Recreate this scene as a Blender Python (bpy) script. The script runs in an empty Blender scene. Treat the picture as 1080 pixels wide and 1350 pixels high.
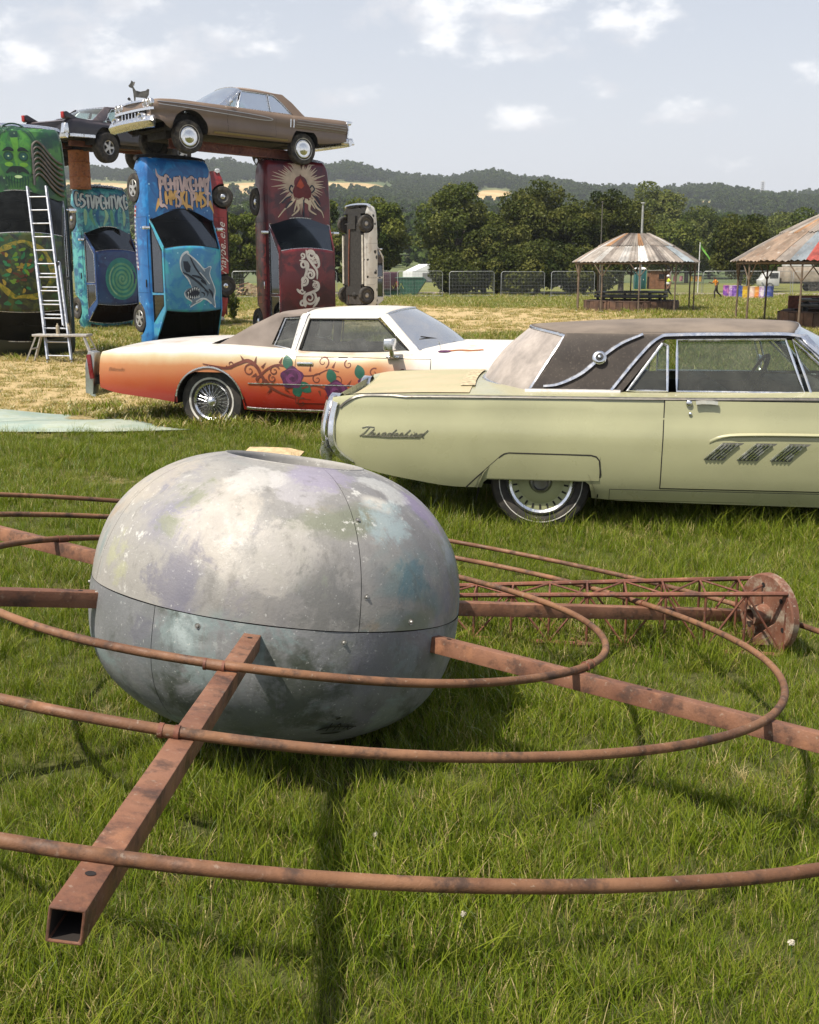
import bpy, bmesh, math, random
import numpy as np
from mathutils import Vector, Matrix, Euler
random.seed(7); RNG = np.random.default_rng(7)
R = math.radians
SC = bpy.context.scene
COL = SC.collection

# ------------------------------------------------------------------ camera
FPX, YH, CAMH = 1466.0, 355.0, 1.7            # focal length and horizon row in photograph pixels (1080 x 1350)
PITCH = math.atan((675 - YH) / FPX)
cam = bpy.data.cameras.new('camera'); camo = bpy.data.objects.new('camera', cam); COL.objects.link(camo)
cam.sensor_fit = 'VERTICAL'; cam.sensor_height = 24; cam.lens = FPX / 1350 * 24
cam.clip_start = 0.05; cam.clip_end = 9000
camo.location = (0, 0, CAMH); camo.rotation_euler = (math.pi / 2 - PITCH, 0, 0)
SC.camera = camo
cP, sP = math.cos(PITCH), math.sin(PITCH)
def ray(px, py):
    u = (px - 540) / FPX; v = (675 - py) / FPX
    return Vector((u, cP + sP * v, -sP + cP * v))
def on_ground(px, py, z=0.0):
    d = ray(px, py); t = (z - CAMH) / d.z
    return Vector((d.x * t, d.y * t, z))

# ------------------------------------------------------------------ sun and sky
SHX, SHY = 0.44, 0.36                         # shadow displacement per metre of height
SUN_EL = math.atan(1 / math.hypot(SHX, SHY))
SUN_AZ = math.atan2(-SHX, -SHY)               # clockwise from +Y
sun = bpy.data.lights.new('sun', 'SUN'); suno = bpy.data.objects.new('sun', sun); COL.objects.link(suno)
sun.energy = 5.0; sun.angle = R(0.55); sun.color = (1.0, 0.93, 0.815)
suno.rotation_euler = Vector((-SHX, -SHY, 1)).to_track_quat('Z', 'Y').to_euler()
suno.location = (-20, -20, 60)

def sky_world():
    w = bpy.data.worlds.new('World'); SC.world = w; w.use_nodes = True
    nt = w.node_tree; nt.nodes.clear(); N = nt.nodes.new; L = nt.links.new
    out = N('ShaderNodeOutputWorld'); bg = N('ShaderNodeBackground'); bg.inputs[1].default_value = 0.089
    sky = N('ShaderNodeTexSky'); sky.sky_type = 'NISHITA'; sky.sun_disc = False
    sky.sun_elevation = SUN_EL; sky.sun_rotation = SUN_AZ
    sky.altitude = 50; sky.air_density = 1.0; sky.dust_density = 2.2; sky.ozone_density = 1.0
    tc = N('ShaderNodeTexCoord')
    def math_(op, a, b=None, clamp=False):
        m = N('ShaderNodeMath'); m.operation = op; m.use_clamp = clamp
        for k, q in enumerate((a, b)):
            if q is None: continue
            if isinstance(q, (int, float)): m.inputs[k].default_value = q
            else: L(q, m.inputs[k])
        return m.outputs[0]
    sep = N('ShaderNodeSeparateXYZ'); L(tc.outputs['Generated'], sep.inputs[0])
    # a thin milky veil of summer haze over the whole sky
    veil = N('ShaderNodeMix'); veil.data_type = 'RGBA'
    L(sky.outputs[0], veil.inputs[6]); veil.inputs[7].default_value = (7.5, 7.65, 8.1, 1)
    # the veil thins with height as the path through the low haze shortens
    hz_ = math_('SUBTRACT', 1.0, math_('EXPONENT', math_('DIVIDE', -0.24, math_('ADD', math_('MAXIMUM', sep.outputs[2], 0.0), 0.05)))); L(hz_, veil.inputs[0])
    # cumulus: noise on a flat cloud deck, gathered where banks of cloud stand
    zz = math_('ADD', math_('MAXIMUM', sep.outputs[2], 0.0), 0.16)
    cmb = N('ShaderNodeCombineXYZ'); L(math_('DIVIDE', sep.outputs[0], zz), cmb.inputs[0]); L(math_('DIVIDE', sep.outputs[1], zz), cmb.inputs[1])
    wide = N('ShaderNodeTexNoise'); wide.inputs['Scale'].default_value = 0.8; wide.inputs['Detail'].default_value = 2; L(cmb.outputs[0], wide.inputs['Vector'])
    puff = N('ShaderNodeTexNoise'); puff.inputs['Scale'].default_value = 17; puff.inputs['Detail'].default_value = 7; puff.inputs['Roughness'].default_value = 0.58
    st = N('ShaderNodeMapping'); st.inputs['Scale'].default_value = (1, 1, 1.9); L(tc.outputs['Generated'], st.inputs[0]); L(st.outputs[0], puff.inputs['Vector'])
    mask = None
    for px, py, rx, ry, am in ((60, 75, 170, 60, .42), (215, 72, 130, 48, .40), (355, 68, 70, 34, .44), (560, 30, 90, 52, .46), (690, 18, 170, 52, .52), (690, 152, 80, 22, .44),
                               (910, 150, 66, 16, .36), (460, 122, 46, 22, .34), (140, 30, 150, 64, .38), (1075, 95, 34, 24, .40), (800, 118, 40, 24, .30)):
        d = ray(px, py).normalized()
        dd = ray(px + rx, py).normalized() - d; rr = dd.length
        sub = N('ShaderNodeVectorMath'); sub.operation = 'SUBTRACT'; L(tc.outputs['Generated'], sub.inputs[0]); sub.inputs[1].default_value = d
        mp = N('ShaderNodeVectorMath'); mp.operation = 'MULTIPLY'; L(sub.outputs[0], mp.inputs[0]); mp.inputs[1].default_value = (1 / rr, 1 / rr, rx / ry / rr)
        ln = N('ShaderNodeVectorMath'); ln.operation = 'LENGTH'; L(mp.outputs[0], ln.inputs[0])
        g = math_('MULTIPLY', math_('SUBTRACT', 1.0, math_('MULTIPLY', ln.outputs['Value'], 0.62), True), am)
        mask = g if mask is None else math_('MAXIMUM', mask, g)
    far = math_('MULTIPLY', math_('SUBTRACT', wide.outputs[0], 0.60, True), 1.0)
    mask = math_('MAXIMUM', mask, far)
    dens = math_('ADD', math_('MULTIPLY', math_('SUBTRACT', puff.outputs[0], 0.62), 1.5), mask)
    ramp = N('ShaderNodeMapRange'); ramp.interpolation_type = 'SMOOTHSTEP'; L(dens, ramp.inputs[0]); ramp.inputs[1].default_value = 0.0; ramp.inputs[2].default_value = 0.36; ramp.inputs[4].default_value = 0.95
    # shaded bellies: denser parts lower down turn grey
    puff2 = N('ShaderNodeTexNoise'); puff2.inputs['Scale'].default_value = 13; puff2.inputs['Detail'].default_value = 5
    st2 = N('ShaderNodeMapping'); st2.inputs['Location'].default_value = (0, 0, 0.03); L(st.outputs[0], st2.inputs[0]); L(st2.outputs[0], puff2.inputs['Vector'])
    cc = N('ShaderNodeMix'); cc.data_type = 'RGBA'; cc.inputs[6].default_value = (9.6, 9.6, 9.7, 1); cc.inputs[7].default_value = (6.7, 6.85, 7.3, 1)
    br = N('ShaderNodeMapRange'); br.interpolation_type = 'SMOOTHSTEP'; L(puff2.outputs[0], br.inputs[0]); br.inputs[1].default_value = 0.42; br.inputs[2].default_value = 0.62; L(br.outputs[0], cc.inputs[0])
    mix = N('ShaderNodeMix'); mix.data_type = 'RGBA'; L(ramp.outputs[0], mix.inputs[0]); L(veil.outputs[2], mix.inputs[6]); L(cc.outputs[2], mix.inputs[7])
    L(mix.outputs[2], bg.inputs[0]); L(bg.outputs[0], out.inputs[0])
sky_world()
SC.view_settings.view_transform = 'Standard'; SC.view_settings.look = 'None'
SC.view_settings.exposure = 0.50; SC.view_settings.gamma = 1.0; SC.view_settings.use_curve_mapping = False
SC.render.engine = 'CYCLES'
SC.cycles.use_denoising = True
SC.cycles.max_bounces = 5; SC.cycles.diffuse_bounces = 2; SC.cycles.glossy_bounces = 2; SC.cycles.transmission_bounces = 4
SC.cycles.transparent_max_bounces = 16; SC.cycles.volume_bounces = 0
SC.cycles.caustics_reflective = False; SC.cycles.caustics_refractive = False

# ------------------------------------------------------------------ materials
MATS = {}
class Mat:
    """a small wrapper for building procedural node materials"""
    def __init__(s, name):
        s.m = bpy.data.materials.new(name); s.m.use_nodes = True; s.nt = s.m.node_tree
        s.nt.nodes.clear(); s.out = s.N('ShaderNodeOutputMaterial')
        s.tc = s.N('ShaderNodeTexCoord')
    def N(s, t, **kw):
        n = s.nt.nodes.new(t)
        for k, v in kw.items(): setattr(n, k, v)
        return n
    def L(s, a, b): s.nt.links.new(a, b)
    def put(s, sock, v):
        if isinstance(v, bpy.types.NodeSocket): s.L(v, sock)
        elif isinstance(v, (tuple, list)) and len(v) == 3 and sock.type == 'RGBA': sock.default_value = (*v, 1)
        else: sock.default_value = v
    def noise(s, scale, detail=4, rough=.55, vec=None, dist=0.0, loc=None, stretch=None):
        n = s.N('ShaderNodeTexNoise'); n.inputs['Scale'].default_value = scale; n.inputs['Detail'].default_value = detail
        n.inputs['Roughness'].default_value = rough; n.inputs['Distortion'].default_value = dist
        v = vec or s.tc.outputs['Object']
        if loc or stretch:
            mp = s.N('ShaderNodeMapping'); s.L(v, mp.inputs[0])
            if loc: mp.inputs['Location'].default_value = loc
            if stretch: mp.inputs['Scale'].default_value = stretch
            v = mp.outputs[0]
        s.L(v, n.inputs['Vector']); return n.outputs[0]
    def rng(s, v, a, b, lo=0.0, hi=1.0, smooth=True):
        n = s.N('ShaderNodeMapRange'); n.interpolation_type = 'SMOOTHSTEP' if smooth else 'LINEAR'
        s.put(n.inputs[0], v); n.inputs[1].default_value = a; n.inputs[2].default_value = b; n.inputs[3].default_value = lo; n.inputs[4].default_value = hi
        return n.outputs[0]
    def mix(s, f, a, b, mode='MIX'):
        n = s.N('ShaderNodeMix'); n.data_type = 'RGBA'; n.blend_type = mode
        s.put(n.inputs[0], f); s.put(n.inputs[6], a); s.put(n.inputs[7], b); return n.outputs[2]
    def op(s, o, a, b=0.0, clamp=False):
        n = s.N('ShaderNodeMath'); n.operation = o; n.use_clamp = clamp; s.put(n.inputs[0], a); s.put(n.inputs[1], b); return n.outputs[0]
    def sep(s, v=None):
        n = s.N('ShaderNodeSeparateXYZ'); s.L(v or s.tc.outputs['Object'], n.inputs[0]); return n.outputs
    def normal_z(s):
        g = s.N('ShaderNodeNewGeometry'); return s.sep(g.outputs['Normal'])[2]
    def attr(s, name): 
        n = s.N('ShaderNodeAttribute'); n.attribute_name = name; return n
    def ramp(s, f, stops):
        n = s.N('ShaderNodeValToRGB'); s.put(n.inputs[0], f); e = n.color_ramp.elements
        while len(e) < len(stops): e.new(0.5)
        for k, (p, c) in enumerate(stops): e[k].position = p; e[k].color = (*c, 1)
        return n.outputs[0]
    def bump(s, h, strength=.3, dist=.01):
        n = s.N('ShaderNodeBump'); n.inputs['Strength'].default_value = strength; n.inputs['Distance'].default_value = dist; s.L(h, n.inputs['Height']); return n.outputs[0]
    def pbr(s, col, rough=.5, metal=0.0, bump=None, coat=0.0, spec=None, alpha=None):
        p = s.N('ShaderNodeBsdfPrincipled'); s.put(p.inputs['Base Color'], col); s.put(p.inputs['Roughness'], rough); s.put(p.inputs['Metallic'], metal)
        if bump is not None: s.L(bump, p.inputs['Normal'])
        if coat: p.inputs['Coat Weight'].default_value = coat; p.inputs['Coat Roughness'].default_value = .12
        if spec is not None: p.inputs['Specular IOR Level'].default_value = spec
        s.L(p.outputs[0], s.out.inputs[0]); return s.m

def once(f):
    def g(*a):
        k = (f.__name__,) + a
        if k not in MATS: MATS[k] = f(*a)
        return MATS[k]
    return g
@once
def plain(name, col, rough=.6, metal=0.0, var=.25, scale=9.0):
    M = Mat(name); n = M.noise(scale, 5)
    c = M.mix(M.rng(n, .3, .7), tuple(q * (1 - var) for q in col), tuple(min(1, q * (1 + var * .6)) for q in col))
    return M.pbr(c, M.rng(M.noise(scale * 2.3, 3), .3, .7, max(.05, rough - .1), min(1, rough + .12)), metal)
@once
def paint(name, col, dust=.35, dustcol=(.30, .25, .19), rough=.38, coat=.4):
    """car paint with sun-faded patches, road dust lying on the upward faces and grime towards the bare edges"""
    M = Mat(name)
    fade = M.mix(M.rng(M.noise(1.3, 4), .3, .72), tuple(q * .86 for q in col), tuple(min(1, q * 1.06) for q in col))
    speck = M.rng(M.noise(38, 4, .7), .60, .72)
    fade = M.mix(M.op('MULTIPLY', speck, .18), fade, dustcol)
    up = M.rng(M.normal_z(), .25, .95)
    d = M.op('MULTIPLY', M.op('MULTIPLY', up, dust), M.rng(M.noise(4.5, 6, .65), .25, .65))
    d = M.op('ADD', d, M.op('MULTIPLY', M.rng(M.noise(2.2, 5, .6, stretch=(1, 1, .25)), .5, .8), dust * .35))
    c = M.mix(d, fade, dustcol)
    r = M.op('ADD', M.rng(M.noise(6, 4), .3, .7, rough - .06, rough + .12), M.op('MULTIPLY', d, .4))
    return M.pbr(c, r, 0, None, coat * (1 - dust))
@once
def chrome(name='chrome', tint=(.72, .73, .75), rough=.16, dirt=.35):
    M = Mat(name); n = M.rng(M.noise(13, 5, .6), .45, .75)
    d = M.op('MULTIPLY', n, dirt)
    c = M.mix(d, tint, (.19, .14, .10))
    return M.pbr(c, M.rng(M.noise(25, 3), .3, .7, rough, rough + .18), M.op('SUBTRACT', 1.0, d))
@once
def rubber(name='tyre_rubber', dust=.4):
    M = Mat(name); c = M.mix(M.op('MULTIPLY', M.rng(M.noise(9, 5), .35, .75), dust), (.018, .017, .016), (.14, .115, .085))
    return M.pbr(c, .85)
@once
def glass(name, tint=(.62, .70, .68), dust=.12, dustcol=(.42, .40, .36)):
    mirror = .9 if tint[0] > .3 else .13
    """thin car glass: see-through, with a sharp reflection and a film of dust"""
    M = Mat(name)
    tr = M.N('ShaderNodeBsdfTransparent'); M.put(tr.inputs[0], tint)
    gl = M.N('ShaderNodeBsdfGlossy'); gl.inputs['Roughness'].default_value = .04; M.put(gl.inputs[0], (.9, .95, 1))
    fr = M.N('ShaderNodeFresnel'); fr.inputs['IOR'].default_value = 1.5
    m1 = M.N('ShaderNodeMixShader'); M.L(M.op('MULTIPLY', fr.outputs[0], mirror), m1.inputs[0]); M.L(tr.outputs[0], m1.inputs[1]); M.L(gl.outputs[0], m1.inputs[2])
    df = M.N('ShaderNodeBsdfDiffuse'); M.put(df.inputs[0], M.mix(M.rng(M.noise(3, 6), .3, .7), tuple(q * .8 for q in dustcol), dustcol))
    m2 = M.N('ShaderNodeMixShader'); M.L(M.rng(M.noise(5, 6, .65), .2, .85, dust * .5, min(.97, dust * 1.5)), m2.inputs[0]); M.L(m1.outputs[0], m2.inputs[1]); M.L(df.outputs[0], m2.inputs[2])
    M.L(m2.outputs[0], M.out.inputs[0]); return M.m
@once
def rust(name='rusty_steel', a=(.105, .044, .020), b=(.215, .104, .050), c=(.036, .020, .014), spots=.25):
    """painted red oxide steel gone to rust, with pale lichen spots"""
    M = Mat(name)
    base = M.mix(M.rng(M.noise(3.5, 6, .65), .32, .68), a, b)
    base = M.mix(M.op('MULTIPLY', M.rng(M.noise(11, 7, .72), .47, .66), .85), base, c)
    base = M.mix(M.op('MULTIPLY', M.rng(M.noise(60, 3, .6), .62, .72), spots), base, (.42, .38, .30))
    base = M.mix(M.op('MULTIPLY', M.rng(M.noise(9, 5, .6, loc=(3, 1, 7)), .56, .7), .5), base, (.33, .15, .075))
    b_ = M.bump(M.noise(120, 5, .7), .35, .004)
    return M.pbr(base, M.rng(M.noise(20, 4), .3, .7, .55, .85), 0, b_)

# ------------------------------------------------------------------ mesh building
def link(o, parent=None):
    COL.objects.link(o)
    if parent is not None: o.parent = parent
    return o
def tag(o, label, cat, group=None, kind=None):
    if label: o['label'] = label
    if cat: o['category'] = cat
    if group: o['group'] = group
    if kind: o['kind'] = kind
    return o
def thing(name, label, cat, loc=(0, 0, 0), rot=(0, 0, 0), group=None):
    o = bpy.data.objects.new(name, None); o.empty_display_size = .2; link(o)
    o.location = loc; o.rotation_euler = rot
    return tag(o, label, cat, group)
def mesh_np(name, P, F, mat, parent=None, smooth=False):
    me = bpy.data.meshes.new(name)
    P = np.asarray(P, dtype=np.float32).reshape(-1, 3); F = np.asarray(F, dtype=np.int32); k = F.shape[1]
    me.vertices.add(len(P)); me.vertices.foreach_set('co', P.ravel())
    me.loops.add(F.size); me.loops.foreach_set('vertex_index', F.ravel())
    me.polygons.add(len(F)); me.polygons.foreach_set('loop_start', np.arange(0, F.size, k, dtype=np.int32))
    me.polygons.foreach_set('loop_total', np.full(len(F), k, dtype=np.int32))
    me.polygons.foreach_set('use_smooth', np.full(len(F), smooth))
    me.update(calc_edges=True)
    if mat: me.materials.append(mat)
    return link(bpy.data.objects.new(name, me), parent)
class MB:
    """collects shapes, then links them as ONE mesh object"""
    def __init__(s): s.v, s.f, s.mi, s.cur = [], [], [], 0
    def add(s, vs, fs):
        o = len(s.v); s.v += [tuple(q) for q in vs]; s.f += [tuple(i + o for i in f) for f in fs]; s.mi += [s.cur] * len(fs); return s
    def box(s, c, d, M=None, taper=1.0):
        x, y, z = (q / 2 for q in d); vs = []
        for k in (-1, 1):
            t = taper if k > 0 else 1.0
            vs += [Vector((-x * t, -y * t, k * z)), Vector((x * t, -y * t, k * z)), Vector((x * t, y * t, k * z)), Vector((-x * t, y * t, k * z))]
        M = M or Matrix()
        return s.add([M @ (q + Vector(c)) if False else (M @ q + Vector(c)) for q in vs], [(0, 3, 2, 1), (4, 5, 6, 7), (0, 1, 5, 4), (1, 2, 6, 5), (2, 3, 7, 6), (3, 0, 4, 7)])
    def beam(s, a, b, w, h, up=(0, 0, 1)):
        a, b = Vector(a), Vector(b); d = (b - a).normalized(); up = Vector(up); sd = d.cross(up)
        sd = sd.normalized() if sd.length > 1e-4 else Vector((1, 0, 0)); u = sd.cross(d).normalized()
        vs = [p + sd * (w / 2 * i) + u * (h / 2 * j) for p in (a, b) for i, j in ((-1, -1), (1, -1), (1, 1), (-1, 1))]
        return s.add(vs, [(0, 1, 2, 3), (7, 6, 5, 4), (0, 4, 5, 1), (1, 5, 6, 2), (2, 6, 7, 3), (3, 7, 4, 0)])
    def tube(s, pts, r, n=8, closed=False, caps=True):
        pts = [Vector(p) for p in pts]; m = len(pts); rs = r if isinstance(r, (list, tuple)) else [r] * m
        vs, fs = [], []; prev = None
        for k in range(m):
            a = pts[k - 1] if (k or closed) else pts[0]; b = pts[(k + 1) % m] if (k < m - 1 or closed) else pts[-1]
            d = (b - a).normalized()
            if prev is None:
                ref = Vector((0, 0, 1)) if abs(d.z) < .9 else Vector((1, 0, 0)); u = d.cross(ref).normalized()
            else: u = (prev - d * prev.dot(d)).normalized()
            prev = u; w = d.cross(u)
            for i in range(n):
                t = 2 * math.pi * i / n; vs.append(pts[k] + (u * math.cos(t) + w * math.sin(t)) * rs[k])
        for k in range(m if closed else m - 1):
            k2 = (k + 1) % m
            for i in range(n): fs.append((k * n + i, k * n + (i + 1) % n, k2 * n + (i + 1) % n, k2 * n + i))
        if caps and not closed: fs += [tuple(range(n))[::-1], tuple((m - 1) * n + i for i in range(n))]
        return s.add(vs, fs)
    def lathe(s, prof, n=24, M=None, arc=(0, 2 * math.pi)):
        """profile (r, h) turned about local z"""
        full = abs(arc[1] - arc[0] - 2 * math.pi) < 1e-6; m = n if full else n + 1; vs, fs = [], []
        for r, h in prof:
            for i in range(m):
                t = arc[0] + (arc[1] - arc[0]) * i / n; vs.append(Vector((r * math.cos(t), r * math.sin(t), h)))
        for k in range(len(prof) - 1):
            for i in range(n):
                j = (i + 1) % m if full else i + 1
                fs.append((k * m + i, k * m + j, (k + 1) * m + j, (k + 1) * m + i))
        if M is not None: vs = [M @ q for q in vs]
        return s.add(vs, fs)
    def grid(s, fn, nu, nv, u0=0, u1=1, v0=0, v1=1, flip=False):
        vs = [fn(u0 + (u1 - u0) * i / nu, v0 + (v1 - v0) * j / nv) for i in range(nu + 1) for j in range(nv + 1)]
        fs = []
        for i in range(nu):
            for j in range(nv):
                q = (i * (nv + 1) + j, (i + 1) * (nv + 1) + j, (i + 1) * (nv + 1) + j + 1, i * (nv + 1) + j + 1)
                fs.append(q[::-1] if flip else q)
        return s.add(vs, fs)
    def prism(s, poly, d, M=None):
        """polygon in local xy extruded by d along z"""
        n = len(poly); vs = [Vector((x, y, -d / 2)) for x, y in poly] + [Vector((x, y, d / 2)) for x, y in poly]
        if M is not None: vs = [M @ q for q in vs]
        return s.add(vs, [tuple(range(n))[::-1], tuple(range(n, 2 * n))] + [(i, (i + 1) % n, (i + 1) % n + n, i + n) for i in range(n)])
    def build(s, name, mats, parent=None, smooth=True, angle=35, bevel=0.0, seg=2):
        me = bpy.data.meshes.new(name); me.from_pydata(s.v, [], s.f)
        for m in (mats if isinstance(mats, (list, tuple)) else [mats]): me.materials.append(m)
        if any(s.mi): me.polygons.foreach_set('material_index', s.mi)
        o = bpy.data.objects.new(name, me); link(o, parent)
        me.validate(); me.update()
        if bevel:
            bm = bmesh.new(); bm.from_mesh(me); bmesh.ops.remove_doubles(bm, verts=bm.verts, dist=1e-5)
            es = [e for e in bm.edges if e.is_manifold and e.calc_face_angle(0) > R(30)]
            bmesh.ops.bevel(bm, geom=es, offset=bevel, segments=seg, affect='EDGES', profile=.5, clamp_overlap=True)
            bm.to_mesh(me); bm.free()
        if smooth:
            me.polygons.foreach_set('use_smooth', [True] * len(me.polygons)); me.set_sharp_from_angle(angle=R(angle))
        return o
def tab(pts, smooth=True):
    """interpolating function through (x, value) points"""
    xs = [p[0] for p in pts]; ys = [p[1] for p in pts]; n = len(xs)
    if not smooth or n < 3: return lambda x: float(np.interp(x, xs, ys))
    sl = [(ys[i + 1] - ys[i]) / (xs[i + 1] - xs[i]) for i in range(n - 1)]
    m = [sl[0]] + [0 if sl[i - 1] * sl[i] <= 0 else 2 * sl[i - 1] * sl[i] / (sl[i - 1] + sl[i]) for i in range(1, n - 1)] + [sl[-1]]
    def f(x):
        if x <= xs[0]: return ys[0]
        if x >= xs[-1]: return ys[-1]
        i = max(0, int(np.searchsorted(xs, x)) - 1); h = xs[i + 1] - xs[i]; t = (x - xs[i]) / h
        return ((2 * t**3 - 3 * t**2 + 1) * ys[i] + (t**3 - 2 * t**2 + t) * h * m[i] + (-2 * t**3 + 3 * t**2) * ys[i + 1] + (t**3 - t**2) * h * m[i + 1])
    return f
def spline(pts, per=8, closed=False):
    """Catmull-Rom through 2-D or 3-D points"""
    P = [Vector(p) for p in pts]; n = len(P); out = []
    for i in range(n if closed else n - 1):
        a, b, c, d = (P[(i + k) % n] if closed else P[min(max(i + k, 0), n - 1)] for k in (-1, 0, 1, 2))
        for j in range(per):
            t = j / per; out.append(.5 * ((2 * b) + (c - a) * t + (2 * a - 5 * b + 4 * c - d) * t * t + (3 * b - a - 3 * c + d) * t**3))
    if not closed: out.append(P[-1])
    return out
ROTX = Matrix.Rotation(R(90), 4, 'X')      # turns a lathe's axis from z to -y

# ------------------------------------------------------------------ ground
def sstep(a, b, x):
    t = np.clip((x - a) / (b - a), 0, 1); return t * t * (3 - 2 * t)
def gz(x, y):
    """height of the field: level by the cars, falling a little towards the far fence"""
    x = np.asarray(x, float); y = np.asarray(y, float)
    z = -0.40 * sstep(48, 86, y)
    z = z + .16 * np.exp(-((x + 2.3) / 5)**2 - ((y - 46) / 6)**2)
    z = z + (.016 * np.sin(x * 1.1 + y * .53) + .013 * np.sin(x * .47 - y * 1.3)) * sstep(2, 14, y)
    return z
def blob(x, y, cx, cy, rx, ry): return np.exp(-(((x - cx) / rx)**2 + ((y - cy) / ry)**2)**1.5)
def wob(x, y): return (np.sin(x * 1.7 + 1.3 * np.sin(y * .9)) + np.sin(y * 2.1 + 1.1 * np.sin(x * 1.3 + 2)) + np.sin((x + y) * 3.1)) / 3
def dry(x, y):
    """how much of the turf has gone to straw"""
    x = np.asarray(x, float); y = np.asarray(y, float)
    d = .17 + (.11 + .13 * sstep(1.5, -2.5, x)) * sstep(9, 15.5, y) + .10 * sstep(14, 30, y) - .36 * sstep(40, 62, y)
    d = d + 1.0 * blob(x, y, -6.9, 17.0, 4.3, 3.9) + .75 * blob(x, y, 1.5, 43, 6.5, 9) + .6 * blob(x, y, -8, 57, 6, 3) + .45 * blob(x, y, 7, 33, 5, 4)
    d = d + .16 * blob(x, y, 1.15, 3.55, .30, .16) + .20 * blob(x, y, -.62, 2.75, .2, .16) + .16 * blob(x, y, .75, 2.7, .25, .12) + .2 * blob(x, y, 1.9, 5.2, .5, .5)
    d = d + .58 * np.maximum(0, wob(x * 1.3 + 3, y * 1.6 + .7) - .38) + .13 * wob(x * .9, y * .8) + .06 * wob(x * 3.7 + 2, y * 3.1)
    return np.clip(d, 0, 1)
def ground_material():
    M = Mat('turf_soil'); a = M.attr('dry').outputs['Fac']
    n = M.noise(2.2, 6, .6); n2 = M.noise(26, 5, .7)
    green = M.mix(M.rng(n2, .35, .68), (.036, .040, .012), (.105, .105, .036))
    green = M.mix(M.rng(n, .35, .7), green, (.080, .088, .026))
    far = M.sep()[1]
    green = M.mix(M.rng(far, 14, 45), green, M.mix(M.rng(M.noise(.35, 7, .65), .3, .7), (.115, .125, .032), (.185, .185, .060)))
    straw = M.mix(M.rng(n2, .3, .7), (.28, .20, .095), (.56, .43, .23))
    c = M.mix(M.rng(M.op('ADD', a, M.op('MULTIPLY', M.op('SUBTRACT', M.noise(7, 6, .7), .5), .7)), .38, .72), green, straw)
    return M.pbr(c, .95, 0, M.bump(n2, .8, .03), spec=.1)
def make_ground():
    ys = np.concatenate([np.linspace(-30, 0, 8), np.linspace(.8, 24, 90), np.geomspace(24.6, 175, 60)])
    us = np.sign(np.linspace(-1, 1, 121)) * np.abs(np.linspace(-1, 1, 121))**1.6
    Y, U = np.meshgrid(ys, us, indexing='ij'); X = U * (24 + np.maximum(Y, 0) * 1.3)
    Z = gz(X, Y); P = np.stack([X, Y, Z], -1); n, m = Y.shape
    i, j = np.meshgrid(np.arange(n - 1), np.arange(m - 1), indexing='ij'); a = (i * m + j).ravel()
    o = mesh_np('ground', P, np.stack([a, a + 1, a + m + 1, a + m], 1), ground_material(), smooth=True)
    at = o.data.attributes.new('dry', 'FLOAT', 'POINT'); at.data.foreach_set('value', dry(X, Y).ravel().astype(np.float32))
    o['kind'] = 'structure'; return o
make_ground()
# a gravel track beyond the field
def make_track():
    M = Mat('gravel'); n = M.noise(1.5, 7, .7)
    m = M.pbr(M.mix(M.rng(n, .3, .7), (.27, .205, .165), (.45, .37, .31)), .95)
    cl = spline([(-60, 104), (-20, 102), (10, 101), (30, 97), (60, 92), (110, 86)], 10)
    b = MB(); b.grid(lambda u, v: (lambda c: Vector((c.x, c.y + (v - .5) * (5 + 9 * u), float(gz(c.x, c.y + (v - .5) * (5 + 9 * u))) + .012)))(cl[min(int(round(u * (len(cl) - 1))), len(cl) - 1)]), len(cl) - 1, 4)
    o = b.build('track', m); o['kind'] = 'structure'
make_track()

# ------------------------------------------------------------------ grass
def leaf_mat(name, trans=.35, attr='tint', hue=None, gloss=.26):
    M = Mat(name); t = M.attr(attr).outputs['Fac']; oi = M.N('ShaderNodeObjectInfo').outputs['Random']
    col = M.ramp(t, hue)
    col = M.mix(M.op('MULTIPLY', oi, .45), col, M.mix(1.0, col, (.62, .66, .52), 'MULTIPLY'))
    d = M.N('ShaderNodeBsdfDiffuse'); M.put(d.inputs[0], col)
    tr = M.N('ShaderNodeBsdfTranslucent'); M.put(tr.inputs[0], M.mix(1.0, col, (1.0, 1.05, .55), 'MULTIPLY'))
    mx = M.N('ShaderNodeMixShader'); mx.inputs[0].default_value = trans; M.L(d.outputs[0], mx.inputs[1]); M.L(tr.outputs[0], mx.inputs[2])
    gl = M.N('ShaderNodeBsdfGlossy'); gl.inputs['Roughness'].default_value = .42; M.put(gl.inputs[0], (.8, .85, .7))
    fr = M.N('ShaderNodeFresnel'); fr.inputs['IOR'].default_value = 1.33
    m2 = M.N('ShaderNodeMixShader'); M.L(M.op('MULTIPLY', fr.outputs[0], gloss), m2.inputs[0]); M.L(mx.outputs[0], m2.inputs[1]); M.L(gl.outputs[0], m2.inputs[2])
    M.L(m2.outputs[0], M.out.inputs[0]); return M.m
GRASS = leaf_mat('grass_blade', .34, hue=[(0, (.036, .078, .005)), (.4, (.130, .196, .013)), (.68, (.228, .265, .027)), (.8, (.25, .225, .055)), (.92, (.42, .32, .14)), (1, (.57, .46, .24))])
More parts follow.
